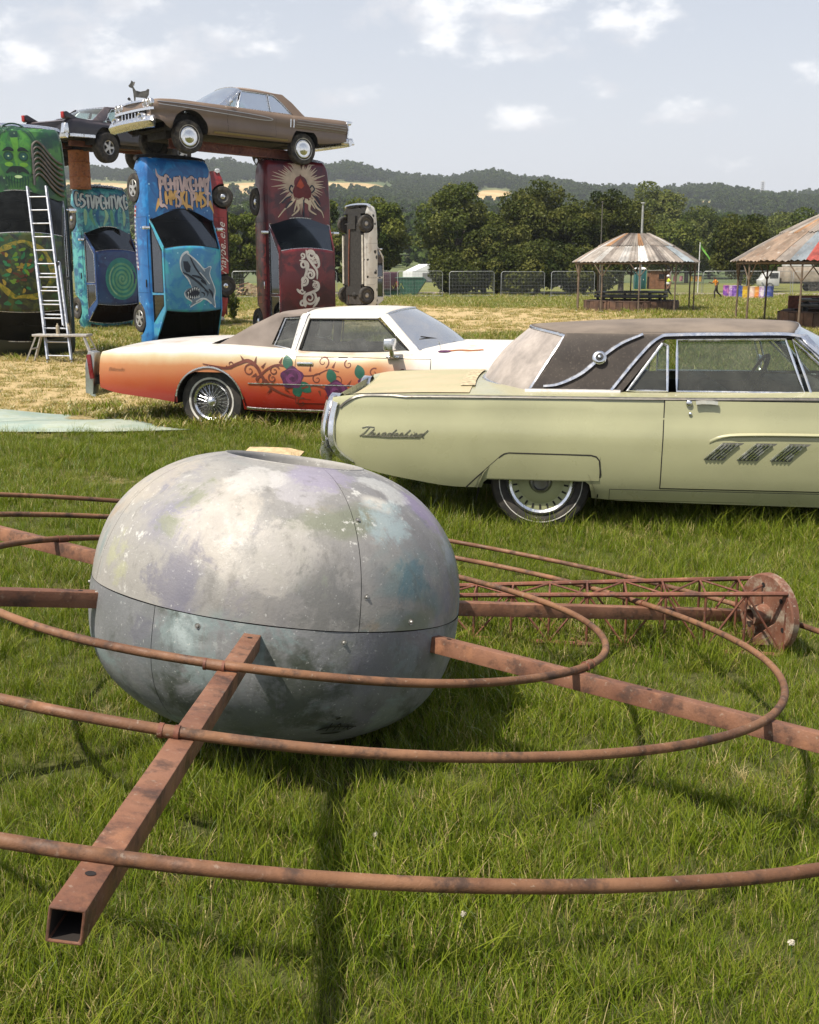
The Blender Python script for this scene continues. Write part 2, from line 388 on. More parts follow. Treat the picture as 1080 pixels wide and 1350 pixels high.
def tuft(rng, n, h, spread, lean, w, tint, seed=False):
    """one tuft of n bent, tapering blades, built as strips of quads"""
    V, F, T = [], [], []
    for k in range(n):
        a, q = rng.uniform(0, 6.283), spread * math.sqrt(rng.uniform()); x, y = q * math.cos(a), q * math.sin(a)
        L = h * rng.uniform(.45, 1.15); la = rng.uniform(0, 6.283); ln = lean * rng.uniform(.25, 1.2)
        dx, dy = math.cos(la), math.sin(la); tw = rng.uniform(0, 3.14); sx, sy = math.cos(tw), math.sin(tw)
        t0 = tint + rng.normal() * .11; ww = w * rng.uniform(.6, 1.3)
        if rng.uniform() < (.08 if h > .1 else .15): t0 = rng.uniform(.84, 1.0)
        o = len(V)
        for i, s in enumerate((0, .38, .72, 1.0)):
            bend = ln * s**1.9 * L; z = L * s * (1 - .35 * ln * s); hw = ww * (1, .85, .55, .08)[i] / 2
            V += [(x + dx * bend - sx * hw, y + dy * bend - sy * hw, z), (x + dx * bend + sx * hw, y + dy * bend + sy * hw, z)]
        for i in range(3): F.append((o + 2 * i, o + 2 * i + 1, o + 2 * i + 3, o + 2 * i + 2)); T.append(min(1, max(0, t0 + .05 * i)))
    return np.array(V), np.array(F), np.array(T)
def make_collection(name, objs):
    c = bpy.data.collections.new(name)
    for o in objs:
        for k in list(o.users_collection): k.objects.unlink(o)
        c.objects.link(o)
    return c
def scatter(name, pts, rot, scl, idx, coll, label, cat):
    """one point mesh whose points carry copies of the collection's meshes"""
    me = bpy.data.meshes.new(name); me.vertices.add(len(pts)); me.vertices.foreach_set('co', np.asarray(pts, np.float32).ravel())
    for nm, ty, arr in (('rot', 'FLOAT_VECTOR', rot), ('scl', 'FLOAT_VECTOR', scl)):
        at = me.attributes.new(nm, ty, 'POINT'); at.data.foreach_set('vector', np.asarray(arr, np.float32).ravel())
    at = me.attributes.new('idx', 'INT', 'POINT'); at.data.foreach_set('value', np.asarray(idx, np.int32))
    o = link(bpy.data.objects.new(name, me))
    ng = bpy.data.node_groups.new(name + '_scatter', 'GeometryNodeTree')
    ng.interface.new_socket('Geometry', in_out='INPUT', socket_type='NodeSocketGeometry'); ng.interface.new_socket('Geometry', in_out='OUTPUT', socket_type='NodeSocketGeometry')
    N = ng.nodes.new; L = ng.links.new; gi = N('NodeGroupInput'); go = N('NodeGroupOutput')
    ip = N('GeometryNodeInstanceOnPoints'); ci = N('GeometryNodeCollectionInfo'); ci.inputs['Collection'].default_value = coll
    ci.inputs['Separate Children'].default_value = True; ci.inputs['Reset Children'].default_value = True
    ip.inputs['Pick Instance'].default_value = True
    def na(n, t): q = N('GeometryNodeInputNamedAttribute'); q.data_type = t; q.inputs['Name'].default_value = n; return next(s for s in q.outputs if s.enabled)
    e2r = N('FunctionNodeEulerToRotation'); L(na('rot', 'FLOAT_VECTOR'), e2r.inputs[0])
    L(gi.outputs[0], ip.inputs['Points']); L(ci.outputs[0], ip.inputs['Instance']); L(na('idx', 'INT'), ip.inputs['Instance Index'])
    L(e2r.outputs[0], ip.inputs['Rotation']); L(na('scl', 'FLOAT_VECTOR'), ip.inputs['Scale']); L(ip.outputs[0], go.inputs[0])
    md = o.modifiers.new('scatter', 'NODES'); md.node_group = ng
    return tag(o, label, cat, None, 'stuff')
BALLC = Vector((-.488, 3.93, .497))
SHEET = [on_ground(-90, 556), on_ground(92, 548), on_ground(252, 572), on_ground(-70, 577)]
def in_quad(x, y, q):
    ins = np.ones(len(x), bool); s = 0
    for k in range(4):
        a, b = q[k], q[(k + 1) % 4]; cr = (b.x - a.x) * (y - a.y) - (b.y - a.y) * (x - a.x)
        ins &= cr <= 0
    return ins
def make_grass():
    rng = np.random.default_rng(3); objs = []
    kinds = [(36, .095, .05, .5, .0032, .42), (34, .115, .055, .6, .0030, .48), (38, .075, .055, .45, .0036, .36), (22, .15, .045, .6, .0028, .54), (36, .09, .055, .7, .0034, .60), (38, .075, .06, .6, .0036, .50),   # green
             (24, .10, .05, 1.1, .0036, .90), (20, .13, .05, 1.0, .0034, .82), (26, .07, .06, 1.3, .0036, .94),                                                                                         # straw
             (34, .13, .12, .8, .012, .60), (34, .11, .13, .9, .013, .70), (30, .11, .13, 1.1, .012, .90), (30, .09, .14, 1.2, .013, .80)]                                                           # coarse, for farther off
    for k, a in enumerate(kinds):
        V, F, T = tuft(rng, *a); o = mesh_np(f'grass_tuft.{k:03d}', V, F, GRASS)
        at = o.data.attributes.new('tint', 'FLOAT', 'FACE'); at.data.foreach_set('value', T.astype(np.float32)); objs.append(o)
    coll = make_collection('grass_tufts', objs)
    PX, PY, S, I = [], [], [], []
    for y0, y1, dens, sc, coarse in ((1.2, 4.2, 640, 1.10, 0), (4.2, 7.5, 430, 1.15, 0), (7.5, 12, 220, 1.2, 0), (12, 20, 85, .95, 1), (20, 34, 36, 1.15, 1), (34, 60, 11, 1.5, 1), (60, 96, 2.6, 2.0, 1)):
        a0 = .42 * y0 + 1.3; a1 = .42 * y1 + 1.3; n = int(dens * (y1 - y0) * (a0 + a1))
        y = y0 + (y1 - y0) * rng.uniform(size=n); x = rng.uniform(-1, 1, n) * (.42 * y + 1.3)
        d = dry(x, y) + rng.normal(0, .10, n); is_dry = d > .48
        # the field is trodden and patchy: let some tufts thin out, more so in the straw
        keep = rng.uniform(size=n) < np.where(is_dry, np.clip(.72 - .55 * (d - .4), .22, .65), .90 + .1 * wob(x * 1.9, y * 1.7))
        keep &= ~in_quad(x, y, SHEET)
        keep &= np.hypot(x - BALLC.x - .03, y - BALLC.y) > .30
        x, y, is_dry, d = x[keep], y[keep], is_dry[keep], d[keep]; n = len(x)
        idx = np.where(is_dry, rng.integers(11, 13, n), rng.integers(9, 11, n)) if coarse else np.where(is_dry, rng.integers(6, 9, n), rng.integers(0, 6, n))
        if not coarse:
            lush = (d < .18) & (rng.uniform(size=n) < .5); idx = np.where(lush & ~is_dry, rng.choice([0, 1, 3], n), idx)
        h = 1 + .34 * wob(x * 1.1 + 5, y * 1.3) + .22 * wob(x * 3.3, y * 2.9 + 1)
        h = h * np.where(is_dry, .75, 1.0)
        # longer growth where the mower cannot reach, beside and under the parked cars and the mast
        long_ = blob(x, y, 2.2, 7.6, 2.6, .8) + .8 * blob(x, y, -.2, 12.0, 3.2, .7) + .5 * blob(x, y, 1.0, 4.9, .9, .3) + .35 * blob(x, y, BALLC.x, BALLC.y, .85, .75)
        h = h * (1 + .45 * np.clip(long_, 0, 1)) * (.78 if not coarse else 1)
        PX.append(x); PY.append(y); S.append(sc * h * rng.uniform(.75, 1.25, n)); I.append(idx)
    x, y, s_, i_ = map(np.concatenate, (PX, PY, S, I)); n = len(x)
    P = np.stack([x, y, gz(x, y) - .006], 1)
    rot = np.stack([rng.normal(0, .09, n), rng.normal(0, .09, n), rng.uniform(0, 6.283, n)], 1)
    scl = np.stack([np.clip(s_, .6, 9), np.clip(s_, .6, 9), s_], 1)
    scatter('grass', P, rot, scl, i_, coll, 'rough green and straw coloured grass covering the whole field', 'grass')
    print('grass tufts', n)
make_grass()

# ------------------------------------------------------------------ planet sculpture
NRM = Vector((.135, .116, 1)).normalized(); E1 = Vector((0, 1, 0)).cross(NRM).normalized(); E2 = NRM.cross(E1)
RUST = rust(); RUST2 = rust('rusty_thin_steel', (.11, .036, .020), (.20, .072, .040), (.06, .026, .018), .35)
RUSTE = rust('rusty_tube_paint', (.130, .052, .028), (.235, .110, .062), (.050, .025, .017), .22)
TOP_STAINS = [(300, 700, .19, (.46, .42, .365), .8), (262, 668, .10, (.16, .18, .11), .8), (240, 712, .09, (.16, .18, .115), .8), (222, 640, .17, (.40, .355, .29), .7), (395, 652, .12, (.40, .38, .40), .7), (420, 625, .12, (.27, .24, .33), .75), (360, 745, .17, (.46, .43, .39), .7), (250, 765, .13, (.15, .145, .19), .8), (262, 775, .06, (.42, .40, .39), .7), (180, 745, .10, (.36, .36, .22), .75), (163, 735, .05, (.55, .54, .50), .8),
    (387, 692, .035, (.62, .60, .55), .9), (400, 670, .02, (.62, .60, .55), .8), (340, 640, .10, (.52, .50, .47), .7), (330, 690, .05, (.40, .27, .15), .6), (500, 705, .12, (.32, .40, .41), .8), (545, 690, .11, (.25, .20, .33), .8), (520, 765, .10, (.09, .17, .20), .85), (565, 740, .10, (.34, .38, .43), .7), (595, 790, .10, (.17, .25, .27), .8), (500, 650, .09, (.50, .50, .48), .7), (560, 650, .10, (.30, .27, .34), .6), (420, 800, .15, (.13, .13, .125), .75), (330, 800, .10, (.19, .18, .21), .7), (400, 780, .08, (.19, .22, .16), .6), (545, 800, .06, (.36, .40, .44), .7)]
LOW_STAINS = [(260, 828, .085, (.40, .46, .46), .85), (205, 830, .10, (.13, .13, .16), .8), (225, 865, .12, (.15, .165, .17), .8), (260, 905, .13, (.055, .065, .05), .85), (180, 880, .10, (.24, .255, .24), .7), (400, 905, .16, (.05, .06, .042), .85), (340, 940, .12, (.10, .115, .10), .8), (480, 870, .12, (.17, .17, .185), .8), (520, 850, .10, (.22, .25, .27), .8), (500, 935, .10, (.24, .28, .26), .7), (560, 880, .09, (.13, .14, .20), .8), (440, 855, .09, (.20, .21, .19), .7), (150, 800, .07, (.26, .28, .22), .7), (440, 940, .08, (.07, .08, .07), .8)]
def ball_mat(name, low):
    M = Mat(name); n1 = M.noise(1.6, 5, .6, dist=.6, loc=(2.2, 0, 1)); n2 = M.noise(2.6, 6, .62, dist=.4, loc=(7, 3, 2)); n3 = M.noise(9, 7, .7)
    if not low:
        c = M.mix(M.rng(n1, .40, .66), (.275, .262, .24), (.175, .17, .17))
        c = M.mix(M.op('MULTIPLY', M.rng(n2, .52, .68), .85), c, (.155, .150, .20))
        c = M.mix(M.op('MULTIPLY', M.rng(M.noise(1.9, 4, .55, dist=.8, loc=(1, 9, 4)), .54, .66), .75), c, (.145, .205, .205))
        c = M.mix(M.op('MULTIPLY', M.rng(M.noise(2.3, 5, .6, dist=.5, loc=(11, 1, 4)), .56, .66), .7), c, (.150, .165, .105))
        c = M.mix(M.op('MULTIPLY', M.rng(M.noise(3.2, 5, .6, dist=.5, loc=(5, 5, 1)), .60, .72), .6), c, (.30, .22, .14))
        flake = M.rng(M.noise(24, 8, .75, loc=(0, 4, 0)), .57, .63)
        c = M.mix(M.op('MULTIPLY', M.op('MULTIPLY', flake, M.rng(M.noise(3.1, 3, .5, loc=(8, 8, 3)), .48, .60)), .8), c, (.55, .54, .50))
        c = M.mix(M.rng(M.noise(2.8, 2, .4, loc=(3, 4, 9)), .70, .76), c, (.45, .43, .385))
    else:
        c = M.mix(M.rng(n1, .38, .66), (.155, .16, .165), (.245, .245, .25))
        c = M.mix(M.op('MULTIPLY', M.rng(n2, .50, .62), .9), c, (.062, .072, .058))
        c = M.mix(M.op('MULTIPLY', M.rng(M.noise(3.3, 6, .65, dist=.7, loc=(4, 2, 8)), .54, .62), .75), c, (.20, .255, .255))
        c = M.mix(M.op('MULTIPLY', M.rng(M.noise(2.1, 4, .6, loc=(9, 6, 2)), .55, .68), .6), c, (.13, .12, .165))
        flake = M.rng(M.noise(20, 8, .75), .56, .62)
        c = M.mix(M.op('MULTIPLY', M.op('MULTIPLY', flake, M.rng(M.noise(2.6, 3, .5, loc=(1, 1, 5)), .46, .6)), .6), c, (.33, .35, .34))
    # stains where the photograph shows them, as points on the ball
    wv = M.op('ADD', M.op('MULTIPLY', M.noise(6, 8, .68, dist=.8), .75), M.op('MULTIPLY', M.noise(30, 6, .7), .25))
    for px, py, rr, cc, am in (LOW_STAINS if low else TOP_STAINS):
        d = ray(px, py).normalized(); o = Vector((0, 0, CAMH)) - BALLC; bq = o.dot(d); ds = bq * bq - (o.length_squared - .60 * .60); q = o + d * (-bq - math.sqrt(max(ds, 0)))
        dv = M.N('ShaderNodeVectorMath'); dv.operation = 'DISTANCE'; M.L(M.tc.outputs['Object'], dv.inputs[0]); dv.inputs[1].default_value = q
        m_ = M.rng(M.op('ADD', dv.outputs['Value'], M.op('MULTIPLY', M.op('SUBTRACT', wv, .5), rr * 3.4)), rr * 1.05, rr * .62)
        c = M.mix(M.op('MULTIPLY', m_, am * .9), c, tuple(q * .88 for q in cc))
    c = M.mix(M.op('MULTIPLY', M.rng(M.noise(55, 6, .7), .58, .72), .28), c, (.06, .058, .055))
    c = M.mix(M.op('MULTIPLY', M.rng(M.noise(70, 4, .7, loc=(5, 0, 0)), .62, .70), .45), c, (.6, .6, .57))
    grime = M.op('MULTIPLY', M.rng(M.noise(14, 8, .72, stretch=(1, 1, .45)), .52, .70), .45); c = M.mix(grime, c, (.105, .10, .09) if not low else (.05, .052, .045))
    b = M.bump(M.op('ADD', M.op('MULTIPLY', n3, .5), M.noise(90, 4, .7)), .22, .006)
    return M.pbr(c, M.rng(n3, .35, .65, .42, .72), .0, b, spec=.5)
def planet():
    t = thing('planet_sculpture', 'dented grey planet ball with three rusty ring hoops tilted on the grass', 'sculpture', BALLC)
    a, bt, bb, p, hole = .668, .552, .450, 2.5, .25
    loc = lambda r, ph, h: E1 * (r * math.cos(ph)) + E2 * (r * math.sin(ph)) + NRM * h
    def prof(th, d=0.0):                      # th from 0 (pole) to pi
        st, ct = abs(math.sin(th)), math.cos(th)
        return (a - d) * st**(2 / p), math.copysign(abs(ct)**(2 / p), ct) * ((bt if ct > 0 else bb) - d)
    def shell(name, mat, th0, th1, ph0, ph1, nth, nph, d=0.0):
        b = MB(); b.grid(lambda u, v: loc(*(lambda q: (q[0] + .0035 * math.sin(9 * (ph0 + (ph1 - ph0) * v)) * math.sin(7 * u), ph0 + (ph1 - ph0) * v, q[1]))(prof(th0 + (th1 - th0) * u, d))), nth, nph)
        o = b.build(name, mat, t, angle=60)
        return o
    up, lo = ball_mat('weathered_planet_paint', False), ball_mat('dark_planet_paint', True)
    thh = math.asin((hole / a)**(p / 2)); gap = .0018
    seams = [R(-62), R(28), R(118), R(208)]
    for k in range(4):
        shell('upper_panel', up, thh, math.pi / 2 - .0625, seams[k] + gap, seams[(k + 1) % 4] + (2 * math.pi if k == 3 else 0) - gap, 20, 36)
    for k in range(2):
        shell('lower_panel', lo, math.pi / 2 - .058, math.pi, R(60) + math.pi * k + gap, R(60) + math.pi * (k + 1) - gap, 22, 60)
    b = MB(); dark = plain('ball_core_dark', (.03, .028, .026), .9)
    b.grid(lambda u, v: loc(*(lambda q: (q[0], 2 * math.pi * v, q[1]))(prof(.45 + 2.5 * u, .012))), 24, 64); b.build('inner_liner', dark, t)
    # rolled lip and neck of the opening in the top
    rh, hh = prof(thh); b = MB()
    pr = [(rh + .006, hh - .003), (rh + .003, hh + .0015), (rh - .003, hh + .002), (rh - .010, hh - .006), (rh - .014, hh - .03), (rh - .02, hh - .13)]
    b.grid(lambda u, v: (lambda k, f: loc(pr[k][0] * (1 - f) + pr[min(k + 1, 5)][0] * f, -2 * math.pi * v, pr[k][1] * (1 - f) + pr[min(k + 1, 5)][1] * f))(min(int(u * 5), 4), u * 5 - min(int(u * 5), 4)), 15, 56)
    b.build('opening_rim', up, t)
    # bolts along the seams
    zinc = plain('dull_bolt', (.30, .29, .27), .5, .6)
    def bolt(th, ph):
        q = prof(th); c = loc(q[0], ph, q[1]); n = (c - NRM * (q[1] * .2)).normalized()
        bm = MB(); bm.lathe([(0, .007), (.004, .0065), (.0055, .0045), (.006, .0), (.010, .0008), (.0102, -.003)][::-1], 10, Matrix.Translation(c) @ n.to_track_quat('Z', 'Y').to_matrix().to_4x4()); bm.build('bolt', zinc, t)
    for ph in (-166, -150, -106, -66, -44): bolt(math.pi / 2 + (-.02 if ph % 4 else -.10), R(ph))
    for th in (.85, 1.34): bolt(th, seams[0] + .03)
    # spokes: square hollow tubes
    w = .054; off = .0
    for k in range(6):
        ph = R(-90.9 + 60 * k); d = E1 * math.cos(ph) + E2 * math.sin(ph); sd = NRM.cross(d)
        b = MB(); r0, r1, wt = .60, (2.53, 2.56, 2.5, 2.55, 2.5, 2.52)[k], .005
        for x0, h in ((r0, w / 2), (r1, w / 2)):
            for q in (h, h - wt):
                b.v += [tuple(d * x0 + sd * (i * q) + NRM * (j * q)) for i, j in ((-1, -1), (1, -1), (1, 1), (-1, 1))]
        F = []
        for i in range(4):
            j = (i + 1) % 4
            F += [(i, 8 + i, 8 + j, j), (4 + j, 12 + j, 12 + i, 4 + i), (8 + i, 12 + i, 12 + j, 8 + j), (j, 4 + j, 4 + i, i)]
        b.f += F; b.mi += [0, 1, 0, 0] * 4  # inner faces coloured near black to paint in the shade inside the tube
        o = b.build('spoke', [RUSTE, plain('tube_inside_shade', (.014, .010, .008), .95)], t, bevel=.0028, seg=2)
        # drilled holes in the top face
        for rr in ((2.415,) if k in (0, 1) else ()) + (.72, 1.42)[: 1 + (k % 2)]:
            hb = MB(); hb.lathe([(0, 0), (.0085, 0)], 12, Matrix.Translation(d * rr + NRM * (w / 2 + .0012)) @ NRM.to_track_quat('Z', 'Y').to_matrix().to_4x4()); hb.build('drilled_hole', plain('hole_dark', (.012, .008, .007), .95), o)
    # three hoops lying on the spokes, with sleeve joints beside the spokes
    rt = .0127; hz = w / 2 + rt - .002; RC = E1 * .044 + E2 * .022      # the hoops sit a little off centre
    for k, rad in enumerate((1.162, 1.755, 2.390)):
        b = MB(); n = 150
        wv = lambda ph: .006 * math.sin(3 * ph + k) + .004 * math.sin(7 * ph + 2 * k)
        pts = [RC + E1 * (rad * math.cos(q)) + E2 * (rad * math.sin(q)) + NRM * (hz + wv(q) * .4) for q in (2 * math.pi * i / n for i in range(n))]
        b.tube(pts, rt, 12, closed=True); ring = b.build('ring', RUST, t, angle=50)
        for m in range(6):
            if (m + k) % 3 == 2: continue
            q0 = R(-90.9 + 60 * m) - (.055 / rad if m == 0 else -.06 / rad); q1 = q0 - .05 / rad * (1 if k != 1 else .7)
            b = MB(); b.tube([RC + E1 * (rad * math.cos(q)) + E2 * (rad * math.sin(q)) + NRM * hz for q in (q0, .5 * (q0 + q1), q1)], rt + .0022, 12); b.build('sleeve_joint', RUST, ring, angle=50)
            for s_ in (q0, q1):
                b = MB(); b.tube([RC + E1 * (rad * math.cos(q)) + E2 * (rad * math.sin(q)) + NRM * hz for q in (s_ - .003, s_ + .003)], rt + .004, 12); b.build('weld_bead', RUST2, ring, angle=50)
    # the painter's scrawl near the bottom
    sig = MB()
    def on_ball(px, pz):                       # local polar to the surface
        th, ph = pz, px; q = prof(th, -.007); return loc(q[0], ph, q[1])
    ink = plain('black_ink', (.012, .012, .014), .6)
    def stroke(pts, wd):
        P = [on_ball(*q) for q in spline(pts, 5)]; vs = []
        for i, q in enumerate(P):
            tg = (P[min(i + 1, len(P) - 1)] - P[max(i - 1, 0)]).normalized(); nn = q.normalized(); sdv = tg.cross(nn).normalized() * wd * (.4 + .6 * math.sin(math.pi * (i + .5) / len(P)))
            vs += [q - sdv, q + sdv]
        sig.add(vs, [(2 * i, 2 * i + 1, 2 * i + 3, 2 * i + 2) for i in range(len(P) - 1)])
    c0, t0 = R(-62), 2.13
    for pts, wd in (([(c0 - .10, t0 + .05), (c0 - .02, t0 + .0), (c0 + .14, t0 + .01)], .0035), ([(c0 - .03, t0 - .05), (c0 - .04, t0 + .06)], .003), ([(c0 + .0, t0 + .05), (c0 + .02, t0 - .04), (c0 + .035, t0 + .05)], .003), ([(c0 + .06, t0 + .04), (c0 + .08, t0 - .01), (c0 + .095, t0 + .045), (c0 + .13, t0 + .0)], .003),
                    ([(c0 - .06, t0 + .10), (c0 + .02, t0 + .09), (c0 + .06, t0 + .07)], .0035), ([(c0 - .02, t0 - .09), (c0 + .0, t0 - .11)], .004)):
        stroke(pts, wd)
    sig.build('painted_scrawl', ink, t)
planet()

# ------------------------------------------------------------------ lattice mast
def mast():
    a, b_ = Vector((1.69, 4.86, 0)), Vector((-.55, 5.17, 0)); ax = (b_ - a); Lm = ax.length; ax.normalize(); sd = Vector((-ax.y, ax.x, 0))
    if sd.y > 0: sd = -sd                      # sd points to the camera
    t = thing('lattice_mast', 'rusty square lattice mast with round end plate lying behind the planet ball', 'mast', a)
    hgt = lambda u: .285 - .125 * u; wid = lambda u: .27 - .16 * u
    P = lambda u, i, j: ax * (Lm * u) + sd * (wid(u) / 2 * i) + Vector((0, 0, .012 + hgt(u) * j))
    for i in (-1, 1):
        for j in (0, 1):
            b = MB(); b.tube([P(u / 10, i, j) for u in range(11)], .0115, 8); b.build('chord', RUST2, t)
    n = 13
    for k in range(n + 1):
        u = k / n
        for i in (-1, 1):
            b = MB(); b.tube([P(u, i, 0), P(u, i, 1)], .006, 6); b.build('strut', RUST2, t)
        for j in (0, 1):
            b = MB(); b.tube([P(u, -1, j), P(u, 1, j)], .005, 6); b.build('strut', RUST2, t)
        if k < n:
            v = (k + 1) / n
            for i in (-1, 1):
                b = MB(); b.tube([P(u, i, k % 2), P(v, i, 1 - k % 2)], .0055, 6); b.build('diagonal_brace', RUST2, t)
            for j in (0, 1):
                b = MB(); b.tube([P(u, 1 if k % 2 else -1, j), P(v, -1 if k % 2 else 1, j)], .005, 6); b.build('diagonal_brace', RUST2, t)
    mt = rust('flaking_rust', (.12, .045, .026), (.22, .10, .06), (.32, .27, .20), .9)
    pn = Matrix.Rotation(R(30), 3, 'Z') @ (-ax)       # the plate has been knocked askew
    M4 = Matrix.Translation(ax * .05 + sd * .01 + Vector((0, 0, .17))) @ pn.to_track_quat('Z', 'Y').to_matrix().to_4x4()
    b = MB(); b.lathe([(.028, -.022), (.176, -.022), (.183, -.016), (.183, .016), (.176, .022), (.028, .022), (.028, -.022)], 40, M4); pl = b.build('end_plate', mt, t)
    for k in range(6):
        q = R(60 * k + 20); b = MB(); b.lathe([(0, 0), (.012, 0)], 10, M4 @ Matrix.Translation((.13 * math.cos(q), .13 * math.sin(q), .0235))); b.build('bolt_hole', plain('hole_dark', (.012, .008, .007), .95), pl)
        b = MB(); b.lathe([(0, 0), (.012, 0)], 10, M4 @ Matrix.Translation((.13 * math.cos(q), .13 * math.sin(q), -.0235))); b.build('bolt_hole', plain('hole_dark', (.012, .008, .007), .95), pl)
    b = MB(); b.lathe([(.03, .0), (.045, .0), (.045, .09), (.03, .09), (.03, 0)], 20, M4 @ Matrix.Translation((0, 0, -.11))); b.build('hub_sleeve', mt, t)
    for i in (-1, 1):
        b = MB(); b.prism([(0, 0), (.16, 0), (0, .13)], .01, Matrix.Translation(Vector((0, 0, .04)) + sd * .08 * i) @ Matrix(((ax.x, 0, sd.x, 0), (ax.y, 0, sd.y, 0), (0, 1, 0, 0), (0, 0, 0, 1)))); b.build('gusset', mt, t)
mast()

# ------------------------------------------------------------------ pale sheet and scrap board on the grass
def pale_sheet():
    M = Mat('pale_corrugated_plastic'); c = M.mix(M.rng(M.noise(2.2, 5), .35, .65), (.25, .32, .27), (.36, .40, .33)); c = M.mix(M.op('MULTIPLY', M.rng(M.noise(6, 5), .5, .7), .5), c, (.30, .33, .20))
    mt = M.pbr(c, .35, 0)
    A, B, C_, D = SHEET; o = A.lerp(C_, .5)
    b = MB()
    def fn(u, v):
        q = A.lerp(B, u).lerp(D.lerp(C_, u), v) - o; q.z = .055 + .05 * math.sin(u * 4.2 + .4) * (1 - v) + .02 * math.sin(v * 9 + u * 3) + .006 * math.sin(v * 120); return q
    b.grid(fn, 26, 60); r = b.build('plastic_sheet', mt); r.location = (o.x, o.y, 0)
    md = r.modifiers.new('thickness', 'SOLIDIFY'); md.thickness = .004
    tag(r, 'pale green plastic sheet lying flat on the grass by the straw patch', 'sheet')
pale_sheet()
def scrap_board():
    b = MB(); mt = plain('raw_plywood', (.50, .36, .20), .8, 0, .3, 14)
    poly = [(-.26, -.10), (.22, -.13), (.25, .10), (.10, .13), (-.10, .09), (-.24, .05)]
    b.prism(poly, .014); o = b.build('plywood_offcut', mt, bevel=.002); p = on_ground(362, 612); o.location = (p.x, p.y, .10); o.rotation_euler = (R(16), R(6), R(-8))
    tag(o, 'jagged plywood offcut lying in the grass behind the grey ball', 'board')
scrap_board()

